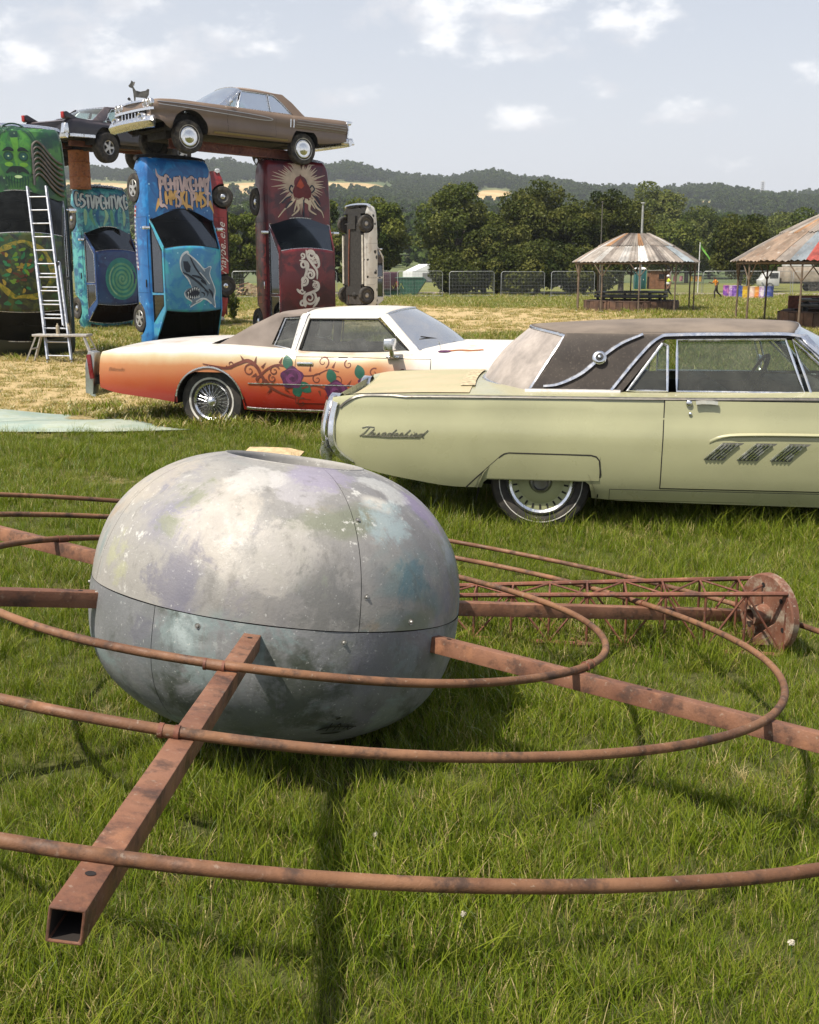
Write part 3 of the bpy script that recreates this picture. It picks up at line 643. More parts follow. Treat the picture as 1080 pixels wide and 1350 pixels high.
# ------------------------------------------------------------------ cars
DARK = plain('underbody_black', (.022, .020, .018), .85, 0, .4)
GAPM = plain('panel_gap_shadowless', (.02, .018, .016), .9)
INTD = plain('dark_upholstery', (.035, .030, .026), .8, 0, .4)
CHR = chrome()
class Car:
    """x forward from the rear axle, y to the car's left, z up from the ground"""
    def __init__(s, name, label, sp, M, group=None):
        s.sp = sp; s.root = thing(name, label, 'car', group=group); s.root.matrix_world = M
        s.x0, s.x1 = sp['x0'], sp['x1']; s.zl0 = sp.get('zl0', .22)
        for k in ('zsh', 'zc', 'zlo', 'hw'): setattr(s, k, tab(sp[k]))
        s.prof = tab(sp['prof']); s.k = sp.get('crown', 2.4)
        g = sp['gh']; s.yb, s.yt, s.zre, s.zr = g['yb'], g['yt'], g['zre'], g['zr']; s.zb = g['zb']; s.g = g
    # --- surfaces
    def ys(s, x, z): return s.hw(x) - s.prof((z - s.zl0) / max(.05, s.zsh(x) - s.zl0))
    def ysh(s, x): return s.hw(x) - s.prof(1.0)
    def top(s, x, y):
        q = min(1.0, abs(y) / s.ysh(x)); return s.zsh(x) + (s.zc(x) - s.zsh(x)) * (1 - q**s.k)
    def side(s, x, z, off=0.0, sd=-1): return Vector((x, sd * (s.ys(x, z) + off), z))
    def gy(s, z): return s.yb + (s.yt - s.yb) * (z - s.zb) / (s.zre - s.zb)
    def gh(s, x, z, off=0.0, sd=-1): return Vector((x, sd * (s.gy(z) + off), z))
    def deck(s, x, y, off=0.0, sd=-1): return Vector((x, y, s.top(x, y) + off))
    def rx(s, u, v):
        """roof: u 0 rear .. 1 front, v -1 .. 1"""
        g = s.g; q = 1 - v * v
        return (g['bt'] - g.get('bbow', .1) * q) * (1 - u) + (g['wt'] + g.get('wbow', .1) * q) * u
    def rz(s, u, v):
        e = s.g.get('rdrop', (.05, .03)); lg = -e[0] * (1 - u)**2.2 - e[1] * u**3
        return s.zre + (s.zr - s.zre + lg) * max(0.0, 1 - abs(v)**2.8)**.62 + lg * .35
    def roofp(s, x, y, off=0.0, sd=-1):
        v = max(-1, min(1, y / s.yt)); a, b = s.rx(0, v), s.rx(1, v); return Vector((x, y, s.rz((x - a) / (b - a), v) + off))
    # --- body shell
    def arch(s, x):
        z = -1
        for xc, zc, r, zt in s.sp['arches']:
            if abs(x - xc) < r: z = max(z, min(zt, zc + math.sqrt(r * r - (x - xc)**2)))
        return z
    def body(s, mat, cab=True, ends=(True, True)):
        xs = list(np.linspace(s.x0, s.x1, 64))
        for xc, zc, r, zt in s.sp['arches']:
            xs += [xc + r * q for q in (-.9995, -.985, -.95, -.88, -.78, -.6, -.4, -.2, 0, .2, .4, .6, .78, .88, .95, .985, .9995, -1.004, 1.004)]
        g = s.g; ca, cb = g['bb'] - .0, g['wb'] + .0; xs += [ca, cb]
        xs = sorted(set(round(float(x), 4) for x in xs if s.x0 <= x <= s.x1)); nv = 13
        fr = [1, .985, None, .86, .7, .5, .25, 0]
        rows = nv + 1 + len(fr) - 1; b = MB(); V = []
        for x in xs:
            zb = max(s.zlo(x), s.arch(x)); zt = s.zsh(x); zb = min(zb, zt - .05); row = []
            for j in range(nv + 1):
                t = j / nv; z = zb + (zt - zb) * t; row.append((x, s.ys(x, z), z))
            ysh = s.ysh(x)
            for f in fr[1:]:
                y = (min(s.yb - .02, ysh * .97) if f is None else min(ysh * f, (s.yb - .02) * f if f < .97 and f != .985 else ysh * f)); row.append((x, y, s.top(x, y)))
            V.append(row)
        m = len(V[0])
        for sd in (1, -1):
            o = len(b.v); b.v += [(p[0], sd * p[1], p[2]) for row in V for p in row]
            for i in range(len(xs) - 1):
                xm = .5 * (xs[i] + xs[i + 1])
                for j in range(m - 1):
                    if cab and ca < xm < cb and j >= nv + 2: continue
                    q = (o + i * m + j, o + (i + 1) * m + j, o + (i + 1) * m + j + 1, o + i * m + j + 1)
                    b.f.append(q if sd < 0 else q[::-1]); b.mi.append(0)
        for i, do in ((0, ends[0]), (len(xs) - 1, ends[1])):
            if not do: continue
            L_ = [V[i][j] for j in range(m)]; o = len(b.v)
            b.v += [(p[0], p[1], p[2]) for p in L_] + [(p[0], -p[1], p[2]) for p in L_]
            for j in range(m - 1): q = (o + j, o + j + 1, o + m + j + 1, o + m + j); b.f.append(q if i == 0 else q[::-1]); b.mi.append(0)
        o_ = b.build('body', mat, s.root, angle=38)
        bm = bmesh.new(); bm.from_mesh(o_.data); bmesh.ops.remove_doubles(bm, verts=bm.verts, dist=2e-4); bm.to_mesh(o_.data); bm.free(); o_.data.set_sharp_from_angle(angle=R(38))
        s.bodyo = o_
        # floor pan and wheel wells close the shell from below
        b = MB(); hw = s.hw(0) - .09; zf = s.zl0 + .05
        segs = []; x = s.x0 + .1
        for xc, zc, r, zt in sorted(s.sp['arches']): segs.append((x, xc - r - .02, hw)); segs.append((xc - r - .02, xc + r + .02, hw - .27)); x = xc + r + .02
        segs.append((x, s.x1 - .1, hw))
        for a, c, w in segs:
            n_ = max(1, int((c - a) / .3))
            for k in range(n_):
                p, q = a + (c - a) * k / n_, a + (c - a) * (k + 1) / n_; z_ = max(zf, s.zlo(p) + .03, s.zlo(q) + .03); b.box(((p + q) / 2, 0, z_), (q - p, 2 * min(w, s.hw(p) - .1, s.hw(q) - .1), .05))
        for xc, zc, r, zt in s.sp['arches']:
            for sd in (1, -1):
                y0, y1 = hw - .27, s.ys(xc, .6) - .012
                b.grid(lambda u, v: Vector((xc + (r + .03) * math.cos(math.pi * u), sd * (y0 + (y1 - y0) * v), zc - .02 + (r + .03) * math.sin(math.pi * u))), 12, 1)
                b.add([(xc - r - .03, sd * y0, zf), (xc + r + .03, sd * y0, zf), (xc + r + .03, sd * y0, zc + r * .9), (xc - r - .03, sd * y0, zc + r * .9)], [(0, 1, 2, 3)])
        b.build('floor_pan', DARK, s.root, smooth=False)
    # --- panels, trim and decals laid on a surface
    def patch(s, name, mat, fx0, fx1, z0, z1, off=.004, nx=10, nz=10, sd=-1, surf=None, gap=.007, parent=None):
        """a panel standing proud of the body with a dark joint round it"""
        surf = surf or s.side; par = parent or s.root
        if gap:
            b = MB()
            def fo(u, v):
                z = z0 - gap + (z1 - z0 + 2 * gap) * v; a, c = fx0(z) - gap, fx1(z) + gap; return surf(a + (c - a) * u, z, off * .3, sd)
            b.grid(fo, nx, nz); b.build('panel_gap', GAPM, par)
        b = MB()
        def fi(u, v):
            z = z0 + (z1 - z0) * v; a, c = fx0(z), fx1(z); return surf(a + (c - a) * u, z, off, sd)
        b.grid(fi, nx, nz); return b.build(name, mat, par)
    def rib(s, pts, w, off=.003, h=0.0, surf=None, sd=-1, b=None):
        """ribbon of width w (number or function of 0..1) along 2-D points on a surface; h > 0 makes it a raised moulding"""
        surf = surf or s.side; b = b or MB(); P = [Vector(p).to_2d() for p in pts]; n = len(P); vs = []
        for i, p in enumerate(P):
            t = P[min(i + 1, n - 1)] - P[max(i - 1, 0)]; t = t.normalized() if t.length > 1e-9 else Vector((1, 0)); nn = Vector((-t.y, t.x)); hw = (w(i / max(1, n - 1)) if callable(w) else w) / 2
            if h: row = [(-1, off), (-.7, off + h), (.7, off + h), (1, off)]
            else: row = [(-1, off), (1, off)]
            vs += [surf(p.x + nn.x * hw * k, p.y + nn.y * hw * k, o, sd) for k, o in row]
        m = 4 if h else 2
        fs = [(i * m + j, i * m + j + 1, (i + 1) * m + j + 1, (i + 1) * m + j) for i in range(n - 1) for j in range(m - 1)]
        if h: fs += [(0, 1, 2, 3), tuple((n - 1) * m + j for j in (3, 2, 1, 0))]
        b.add(vs, fs); return b
    def poly(s, pts, off=.003, surf=None, sd=-1, b=None):
        """filled outline on a surface, fanned from its middle"""
        surf = surf or s.side; b = b or MB(); P = [Vector(p).to_2d() for p in pts]; c = sum(P, Vector((0, 0))) / len(P)
        vs = [surf(c.x, c.y, off, sd)] + [surf(c.x + (p.x - c.x) * k, c.y + (p.y - c.y) * k, off, sd) for k in (.5, 1) for p in P]; n = len(P)
        fs = [(0, 1 + i, 1 + (i + 1) % n) for i in range(n)] + [(1 + i, 1 + n + i, 1 + n + (i + 1) % n, 1 + (i + 1) % n) for i in range(n)]
        b.add(vs, fs); return b
    def text(s, txt, mat, org, size, surf=None, ang=0.0, shear=0.0, off=.004, sd=-1, sx=1.0, wave=None, name='lettering', parent=None):
        """flat lettering mapped onto a surface; org and ang are in the surface's own 2-D coordinates"""
        surf = surf or s.side; cu = bpy.data.curves.new('txt', 'FONT'); cu.body = txt; cu.size = size; cu.shear = shear; cu.resolution_u = 2
        ob = bpy.data.objects.new('txt', cu); COL.objects.link(ob); me = ob.to_mesh(); ca, sa = math.cos(ang), math.sin(ang); b = MB()
        vs = []
        for v in me.vertices:
            x, y = v.co.x * sx, v.co.y
            if wave: x, y = wave(x, y)
            vs.append(surf(org[0] + x * ca - y * sa, org[1] + x * sa + y * ca, off, sd))
        b.add(vs, [tuple(p.vertices) for p in me.polygons]); ob.to_mesh_clear(); bpy.data.objects.remove(ob); bpy.data.curves.remove(cu)
        return b.build(name, mat, parent or s.root, smooth=False)
    # --- greenhouse
    def roof(s, mat, name='roof'):
        b = MB(); b.grid(lambda u, v: Vector((s.rx(u, v), s.yt * v, s.rz(u, v))), 22, 28, 0, 1, -1, 1)
        o = b.build(name, mat, s.root, angle=50); md = o.modifiers.new('thickness', 'SOLIDIFY'); md.thickness = .03; md.offset = -1; return o
    def screens(s, gm, gm2=None, frame=None, open_back=None):
        g = s.g
        def ws(u, v):                          # windscreen: u 0 base .. 1 top
            q = 1 - v * v; yb = s.yb - .015; base = Vector((g['wb'] + g.get('wbbow', .16) * q, yb * v, s.zb + (s.top(g['wb'] + .1, yb * v) - s.zb) * q * .9))
            tp = Vector((s.rx(1, v), s.yt * .985 * v, s.rz(1, v * .97) - .012)); p = base.lerp(tp, u); p.x += .05 * math.sin(math.pi * u) * q; return p
        def bl(u, v):
            q = 1 - v * v; yb = s.yb - .015; base = Vector((g['bb'] - g.get('bbbow', .16) * q, yb * v, s.zb + (s.top(g['bb'] - .1, yb * v) - s.zb) * q * .9))
            tp = Vector((s.rx(0, v), s.yt * .985 * v, s.rz(0, v * .97) - .012)); p = base.lerp(tp, u); p.x -= .04 * math.sin(math.pi * u) * q; return p
        for nm, fn, m in (('windscreen', ws, gm), ('rear_window', bl, gm2 or gm)):
            if m is None: continue
            b = MB(); b.grid(fn, 10, 20, 0.01, .99, -.99, .99); o = b.build(nm, m, s.root)
            if frame:
                b = MB(); ed = [fn(0, v / 10) for v in range(-10, 11)] + [fn(u / 8, 1) for u in range(1, 8)] + [fn(1, v / 10) for v in range(10, -11, -1)] + [fn(u / 8, -1) for u in range(7, 0, -1)]
                b.tube(ed, .0125, 6, closed=True); b.build('window_frame', frame, o)
        s.ws, s.bl = ws, bl
    def side_win(s, poly, gm, frame, name='side_window', fw=.018, sds=(-1, 1)):
        for sd in sds:
            b = MB(); b.add([s.gh(x, z, -.012, sd) for x, z in poly], [tuple(range(len(poly)))]); o = b.build(name, gm, s.root, smooth=False)
            if frame is not None:
                b = MB(); P = [Vector(p) for p in poly]; q = []
                for i in range(len(P)):
                    a, c = P[i], P[(i + 1) % len(P)]; q += [a.lerp(c, t / 4) for t in range(4)]
                b.tube([s.gh(p.x, p.y, .0, sd) for p in q], fw / 2, 6, closed=True); b.build('window_frame', frame, o)
    def pillar(s, name, poly, mat, sds=(-1, 1), th=.03, off=0.0):
        for sd in sds:
            n = len(poly); vs = [s.gh(x, z, off, sd) for x, z in poly] + [s.gh(x, z, off - th, sd) for x, z in poly]
            fs = [tuple(range(n)), tuple(range(n, 2 * n))[::-1]] + [(i, i + n, (i + 1) % n + n, (i + 1) % n) for i in range(n)]
            b = MB(); b.add(vs, fs); b.build(name, mat, s.root, bevel=.004, seg=1)
    def inside(s, seat=(.10, .075, .055), wheel_y=.38, dash=True, seats=True):
        g = s.g; sm = plain('seat_cloth_%.2f_%.2f' % seat[:2], seat, .85, 0, .3); yb = s.yb - .06; a, c = g['bb'] + .05, g['wb'] - .02
        b = MB()
        b.box(((a + c) / 2, 0, s.zl0 + .1), (c - a, 2 * yb, .06))
        for sd in (1, -1): b.box(((a + c) / 2, sd * (yb + .005), (s.zl0 + s.zb) / 2 - .02), (c - a, .03, s.zb - s.zl0 - .05))
        b.build('cabin_lining', INTD, s.root, smooth=False)
        b = MB(); b.box((a - .02, 0, s.zb - .06), (.4, 1.9 * yb, .05)); b.build('parcel_shelf', INTD, s.root, bevel=.01)
        if seats:
            for xs_, ys_, wd in ((g.get('fs', 1.35), .36, .58), (g.get('fs', 1.35), -.36, .58), (g.get('rs', .45), 0, 1.2)):
                b = MB(); b.box((xs_ + .22, ys_, s.zl0 + .22), (.5, wd, .2)); b.box((xs_ - .06, ys_, s.zl0 + .46), (.14, wd, .56), Matrix.Rotation(R(-12), 4, 'Y').to_3x3()); b.build('seat', sm, s.root, bevel=.045, seg=3)
        if dash:
            b = MB(); b.box((c - .18, 0, s.zb - .05), (.36, 1.9 * yb, .13)); b.build('dashboard', INTD, s.root, bevel=.03)
            b = MB(); M4 = Matrix.Translation((c - .46, wheel_y, s.zb + .01)) @ Matrix.Rotation(R(-62), 4, 'Y')
            b.tube([M4 @ Vector((.19 * math.cos(R(q)), .19 * math.sin(R(q)), 0)) for q in range(0, 360, 15)], .012, 6, closed=True)
            b.tube([M4 @ Vector((-.19, 0, 0)), M4 @ Vector((0, 0, -.04)), M4 @ Vector((.19, 0, 0))], .009, 6); b.tube([M4 @ Vector((0, 0, -.04)), M4 @ Vector((0, 0, -.4))], .02, 6); b.build('steering_wheel', INTD, s.root)
    def bar(s, name, mat, path, sec, parent=None, bevel=.008):
        """bumper: cross-section sec (out, up) swept along a plan path of (x, y, z, outward angle)"""
        b = MB(); n = len(sec); vs = []
        for x, y, z, an in path:
            d = Vector((math.cos(an), math.sin(an), 0)); vs += [Vector((x, y, z)) + d * o + Vector((0, 0, h)) for o, h in sec]
        m = len(path); fs = [(i * n + j, i * n + (j + 1) % n, (i + 1) * n + (j + 1) % n, (i + 1) * n + j) for i in range(m - 1) for j in range(n)]
        fs += [tuple(range(n))[::-1], tuple((m - 1) * n + j for j in range(n))]; b.add(vs, fs)
        return b.build(name, mat, parent or s.root, angle=50)
    def disc(s, name, mat, c, axis, r, d=.02, n=20, dome=0.0, parent=None):
        M4 = Matrix.Translation(c) @ Vector(axis).to_track_quat('Z', 'Y').to_matrix().to_4x4(); b = MB()
        pr = [(r * math.cos(R(q)), d + dome * math.sin(R(q))) for q in (0, 25, 50, 72, 90)] if dome else [(r, d), (0, d)]
        b.lathe([(r, 0)] + pr, n, M4); return b.build(name, mat, parent or s.root)
    def wheel(s, x, sd, y, rt=.345, w=.19, rr=.195, style='plain', z=None, capmat=None, white=0.0, rimmat=None, tmat=None):
        z = rt * .96 if z is None else z; c = Vector((x, sd * y, z)); M4 = Matrix.Translation(c) @ Matrix.Rotation(R(-90 * sd), 4, 'X')   # local z points outwards
        rm = rimmat or plain('wheel_steel', (.10, .095, .09), .55, .5)
        b = MB(); h = w / 2
        b.lathe([(0, h * .45), (rr * .35, h * .5), (rr * .55, h * .42), (rr * .8, h * .5), (rr * .86, h * .82), (rr, h * .92), (rr * 1.03, h * .86), (rr, h * .3), (rr * .9, -h * .8), (0, -h * .6)], 32, M4); wo = b.build('wheel', rm, s.root)
        b = MB(); pr = [(rr, -h * .8), (rr * 1.06, -h * .95), (rt * .8, -h * 1.05), (rt * .95, -h * .92), (rt * .995, -h * .7), (rt, 0), (rt * .995, h * .7), (rt * .95, h * .92), (rt * .8, h * 1.05), (rr * 1.06, h * .95), (rr, h * .8)]
        b.lathe(pr, 40, M4); b.build('tyre', tmat or rubber(), wo)
        if white:
            b = MB(); r0 = rr * 1.12; b.lathe([(r0, h * .985), (r0 + white * .5, h * 1.035), (r0 + white, h * 1.05), (r0 + white + .002, h * .99)], 40, M4); b.build('whitewall', plain('whitewall_rubber', (.55, .53, .48), .7, 0, .3), wo)
        cm = capmat or CHR
        if style == 'cap':                     # full domed wheel cover
            b = MB(); b.lathe([(rr * .99, h * .9), (rr * .9, h * 1.0), (rr * .7, h * .92), (rr * .55, h * 1.02), (rr * .3, h * 1.22), (0, h * 1.28)], 36, M4); b.build('hubcap', cm, wo)
        elif style == 'tbird':
            b = MB(); b.lathe([(rr * 1.0, h * .92), (rr * .93, h * 1.06), (rr * .86, h * .96)], 40, M4); b.build('trim_ring', CHR, wo)
            b = MB(); b.lathe([(rr * .86, h * .92), (rr * .66, h * .93), (rr * .62, h * 1.0), (rr * .34, h * 1.12), (rr * .3, h * 1.02)], 40, M4); b.build('hubcap', cm, wo)
            b = MB(); b.lathe([(rr * .30, h * 1.06), (rr * .29, h * 1.3), (rr * .24, h * 1.34), (rr * .2, h * 1.2), (0, h * 1.2)], 32, M4); b.build('hub_badge', chrome('dark_chrome', (.25, .25, .25), .3), wo)
            for k in range(22):
                q = 2 * math.pi * k / 22; b = MB(); b.box((0, 0, 0), (.012, .03, .006), None); o = b.build('slot', GAPM, wo); o.matrix_local = M4 @ Matrix.Rotation(q, 4, 'Z') @ Matrix.Translation((0, rr * .755, h * .935)); 
        elif style == 'wire':
            b = MB(); b.lathe([(rr * .98, h * .9), (rr * .95, h * 1.04), (rr * .86, h * .9), (rr * .84, h * .7)], 40, M4); b.build('trim_ring', CHR, wo)
            b = MB()
            for k in range(40):
                q = 2 * math.pi * k / 40; q2 = q + (.32 if k % 2 else -.32)
                b.tube([M4 @ Vector((rr * .88 * math.cos(q), rr * .88 * math.sin(q), h * .72)), M4 @ Vector((rr * .24 * math.cos(q2), rr * .24 * math.sin(q2), h * (1.0 if k % 2 else .86)))], .0022, 5)
            b.build('wire_spokes', CHR, wo)
            b = MB(); b.lathe([(rr * .28, h * .8), (rr * .27, h * 1.05), (rr * .2, h * 1.25), (rr * .1, h * 1.4), (0, h * 1.42)], 24, M4); b.build('hubcap', CHR, wo)
        elif style == 'alloy':
            am = plain('dull_alloy', (.45, .44, .42), .4, .6)
            b = MB(); b.lathe([(rr * .97, h * .85), (rr * .93, h * 1.0), (rr * .84, h * .9), (rr * .82, h * .6)], 36, M4); b.lathe([(rr * .32, h * .6), (rr * .3, h * .95), (0, h * .98)], 24, M4)
            for k in range(5):
                q = 2 * math.pi * k / 5
                b.beam(M4 @ Vector((rr * .2 * math.cos(q), rr * .2 * math.sin(q), h * .82)), M4 @ Vector((rr * .9 * math.cos(q), rr * .9 * math.sin(q), h * .82)), rr * .3, h * .25, M4.to_3x3() @ Vector((0, 0, 1)))
            b.build('alloy_spokes', am, wo)
        elif style == 'steel':
            b = MB(); b.lathe([(rr * .42, h * .5), (rr * .4, h * .8), (rr * .3, h * .92), (0, h * .94)], 24, M4); b.build('hubcap', cm, wo)
        return wo
def flat_pose(x, y, z, head): return Matrix.Translation((x, y, z)) @ Matrix.Rotation(R(head), 4, 'Z')
def car_axes(loc, fwd, up):
    f = Vector(fwd).normalized(); u = Vector(up); u = (u - f * u.dot(f)).normalized(); l = u.cross(f)
    M = Matrix((f, l, u)).transposed().to_4x4(); M.translation = Vector(loc); return M

# ------------------------------------------------------------------ pale green two-door hardtop
def thunder_coupe():
    sp = dict(x0=-1.40, x1=3.82, zl0=.20,
        zsh=[(-1.40, .86), (-1.25, .885), (-.6, .90), (.8, .905), (1.8, .915), (2.6, .90), (3.4, .84), (3.72, .78), (3.82, .72)],
        zc=[(-1.40, .80), (-1.25, .86), (-.6, .925), (0, .94), (1.0, .94), (2.0, .97), (2.6, .955), (3.4, .89), (3.72, .82), (3.82, .70)],
        zlo=[(-1.40, .58), (-1.36, .50), (-1.22, .41), (-.9, .335), (-.52, .285), (-.42, .285), (.38, .225), (.5, .215), (2.4, .20), (3.3, .26), (3.6, .40), (3.82, .55)],
        hw=[(-1.40, .895), (-1.3, .925), (-.9, .95), (0, .968), (1.2, .972), (2.4, .962), (3.2, .93), (3.6, .89), (3.82, .80)],
        prof=[(-.3, .14), (0, .085), (.12, .045), (.25, .018), (.45, .0), (.62, -.004), (.72, .006), (.80, .022), (.90, .03), (.97, .036), (1.0, .05), (1.2, .05)],
        arches=[(-.03, .21, .365, .345), (2.90, .33, .40, .60)], crown=3.0,
        gh=dict(yb=.80, yt=.645, zb=.905, zre=1.285, zr=1.37, bb=-.10, bt=.13, wt=1.60, wb=2.02, bbow=.24, wbow=.12, bbbow=.34, wbbow=.30, rdrop=(.045, .02), fs=1.25, rs=.30))
    C = Car('coupe', 'pale green two-door coupe with dusty brown vinyl roof and fender skirts', sp, flat_pose(.985, 8.11, 0, -7.6))
    body = paint('pale_green_paint', (.36, .355, .205), .28, (.42, .36, .25), .30, .6)
    M = Mat('faded_deck_paint'); d = M.mix(M.rng(M.noise(2.2, 5), .35, .7), (.40, .36, .20), (.50, .385, .23)); deckm = M.pbr(M.mix(M.op('MULTIPLY', M.rng(M.noise(30, 5, .7), .5, .7), .3), d, (.30, .21, .12)), .45)
    C.body(body); C.inside((.06, .055, .045), .38)
    V = Mat('dusty_vinyl'); n = V.noise(220, 3, .7); up = V.rng(V.normal_z(), .5, .98)
    v = V.mix(V.rng(V.noise(5, 6, .65), .3, .7), (.024, .018, .015), (.046, .036, .029)); v = V.mix(V.op('MULTIPLY', V.rng(V.noise(60, 4, .7), .55, .7), .35), v, (.16, .13, .10))
    v = V.mix(V.op('MULTIPLY', up, V.rng(V.noise(3, 5), .2, .7, .30, .70)), v, (.27, .215, .165)); vinyl = V.pbr(v, .78, 0, V.bump(n, .25, .002))
    # rear deck lid, sun bleached
    b = MB(); b.grid(lambda u, w: (lambda x, y: Vector((x, y, C.top(x, y) + .006)))(-1.34 + (1.34 - .48) * u, (C.ysh(-1.34 + .86 * u) - .035) * w), 18, 16, 0, 1, -1, 1); b.build('deck_lid', deckm, C.root)
    b = MB(); b.grid(lambda u, w: (lambda x, y: Vector((x, y, C.top(x, y) + .012)))(-.56 + .10 * u - .02 * (1 - w * w), .62 * w), 2, 20, 0, 1, -1, 1); b.build('cowl_strip', plain('peeling_cream_strip', (.46, .38, .24), .8, 0, .5, 30), C.root)
    # vinyl roof, sail panels and side glass
    C.roof(vinyl)
    C.pillar('sail_panel', [(-.10, .905), (.50, .905), (.78, 1.245), (.82, 1.29), (.14, 1.29), (.04, 1.10)], vinyl, off=.004)
    C.pillar('roof_rail', [(.78, 1.25), (1.60, 1.265), (1.62, 1.292), (.78, 1.292)], vinyl)
    C.pillar('windscreen_pillar', [(1.96, .905), (2.04, .905), (1.68, 1.29), (1.60, 1.29)], CHR)
    tint = glass('dusty_car_glass', (.60, .68, .62), .10, (.40, .40, .34)); back = glass('dirty_rear_glass', (.5, .5, .48), .80, (.50, .44, .395))
    C.screens(tint, back, CHR)
    C.side_win([(.545, .925), (.80, .925), (.80, 1.21), (.765, 1.225)], tint, CHR, 'quarter_window')
    C.side_win([(.86, .925), (1.66, .925), (1.545, 1.255), (.86, 1.245)], tint, CHR, 'door_window')
    C.side_win([(1.70, .925), (1.95, .925), (1.585, 1.255)], tint, CHR, 'vent_window')
    for sd in (-1, 1):
        b = MB(); C.rib(spline([(.44, .93), (.62, 1.15), (.74, 1.262), (.86, 1.282), (1.25, 1.288), (1.60, 1.286), (1.70, 1.22), (2.02, .925)], 6), .022, .006, .012, C.gh, sd, b); b.build('drip_moulding', CHR, C.root)
        b = MB(); C.rib([(x, .916) for x in np.linspace(-.12, .5, 8)], .035, .012, .006, C.gh, sd, b); b.build('roof_base_moulding', chrome('dull_moulding', (.30, .29, .28), .4), C.root)
        # the S-shaped landau bar with its round emblem
        b = MB(); C.rib(spline([(-.0, .95), (.10, .965), (.24, 1.03), (.37, 1.135), (.50, 1.225), (.64, 1.285)], 6), lambda t: .028 - .012 * abs(2 * t - 1), .006, .014, C.gh, sd, b); lb = b.build('landau_bar', CHR, C.root)
        M4 = C.gh(.36, 1.128, .008, sd); nrm = Vector((0, sd * .93, .37))
        C.disc('landau_emblem', CHR, M4, nrm, .046, .022, 24, .012, lb); C.disc('emblem_inlay', plain('emblem_black', (.03, .03, .03), .4), M4 + nrm.normalized() * .03, nrm, .026, .007, 20, 0, lb)
        C.disc('emblem_centre', CHR, M4 + nrm.normalized() * .036, nrm, .011, .006, 14, .004, lb)
        # full-length belt moulding, turning down at the fin
        b = MB(); C.rib(spline([(-1.345, .80), (-1.29, .845), (-1.20, .882), (-1.0, .889)], 5) + [(x, C.zsh(x) - .012) for x in np.linspace(-.9, 3.4, 40)], .016, .002, .007, C.side, sd, b); b.build('belt_moulding', chrome('dull_dark_trim', (.20, .19, .17), .4), C.root)
        # door, fender skirt, creases
        C.patch('door', body, lambda z: .772 + .012 * max(0, (z - .5)), lambda z: 2.12, .315, .882, .004, 24, 14, sd)
        C.patch('fender_skirt', body, lambda z: max(-.385, -.49 + 1.06 * (z - .29)), lambda z: .378, .352, .52, .003, 16, 6, sd, gap=0)
        b = MB(); C.rib([(-.49, .285), (-.43, .347), (-.26, .507), (-.24, .521), (-.21, .528), (.32, .524), (.355, .515), (.375, .49), (.385, .40), (.372, .232)], .009, .0042, 0, C.side, sd, b); b.build('skirt_gap', GAPM, C.root)
        C.patch('rocker_panel', body, lambda z: .45, lambda z: 2.45, .222, .295, .003, 20, 3, sd, gap=.003)
        b = MB(); b.grid(lambda u, w: C.side(1.06 + 1.0 * u, .672 - .026 * w + .02 * (1 - (1 - u)**6) - .03 * (1 - min(1, u * 7))**2, .006 + .018 * math.sin(math.pi * w) * min(1, u * 6) * 1.0, sd), 24, 6); b.build('door_crease', body, C.root)
        # three hash-mark ornaments of slanted bars
        for k in range(3):
            for j in range(5):
                x = 1.035 + .205 * k + .024 * j; b = MB(); C.rib([(x, .517), (x + .108, .618)], .0115, .004, .011, C.side, sd, b); b.build('hash_bar', CHR, C.root)
            b = MB(); C.poly([(1.028 + .205 * k, .51), (1.155 + .205 * k, .51), (1.275 + .205 * k, .625), (1.145 + .205 * k, .625)], .0042, C.side, sd, b); b.build('hash_backing', plain('hash_grey', (.16, .155, .13), .6), C.root)
        # handle, lock, badge
        p = C.side(.925, .868, .004, sd); C.disc('lock_boss', CHR, p, (0, sd, 0), .02, .012, 16, .008)
        b = MB(); C.rib([(.965, .872), (1.0, .876), (1.06, .876), (1.10, .872)], .028, .02, .012, C.side, sd, b); b.build('door_handle', chrome('cream_handle', (.75, .72, .60), .35), C.root)
        C.disc('key_lock', CHR, C.side(.935, .80, .004, sd), (0, sd, 0), .011, .008, 14, .004)
        if sd < 0:
            sc = plain('dull_script', (.20, .19, .155), .4, .5)
            # cursive script badge, letter by letter as strokes
            ST = {'T': [[(0, .9), (.3, 1.05), (.75, 1.0)], [(.45, 1.0), (.3, .4), (.1, .0)]], 'h': [[(0, .0), (.25, .95)], [(.08, .35), (.25, .55), (.32, .4), (.25, .05), (.42, .05)]], 'u': [[(0, .5), (-.03, .1), (.12, .03), (.27, .5), (.25, .08), (.4, .05)]],
                  'n': [[(0, .0), (.1, .5)], [(.06, .35), (.22, .55), (.27, .4), (.2, .05), (.38, .05)]], 'd': [[(.28, .45), (.08, .45), (.0, .12), (.16, .05), (.42, .95)], [(.34, .5), (.28, .08), (.42, .05)]], 'e': [[(0, .22), (.2, .3), (.18, .5), (.03, .4), (.05, .06), (.28, .05)]],
                  'r': [[(0, .05), (.1, .52), (.2, .46), (.17, .08), (.32, .05)]], 'b': [[(.2, .95), (.02, .15), (.12, .02), (.25, .25), (.12, .42)]], 'i': [[(.1, .48), (.04, .08), (.18, .05)], [(.14, .68), (.16, .72)]]}
            w = {'T': .52, 'h': .42, 'u': .4, 'n': .38, 'd': .44, 'e': .3, 'r': .32, 'b': .34, 'i': .2}; x = 0; b = MB()
            tot = sum(w[c] for c in 'Thunderbird'); k = .445 / tot
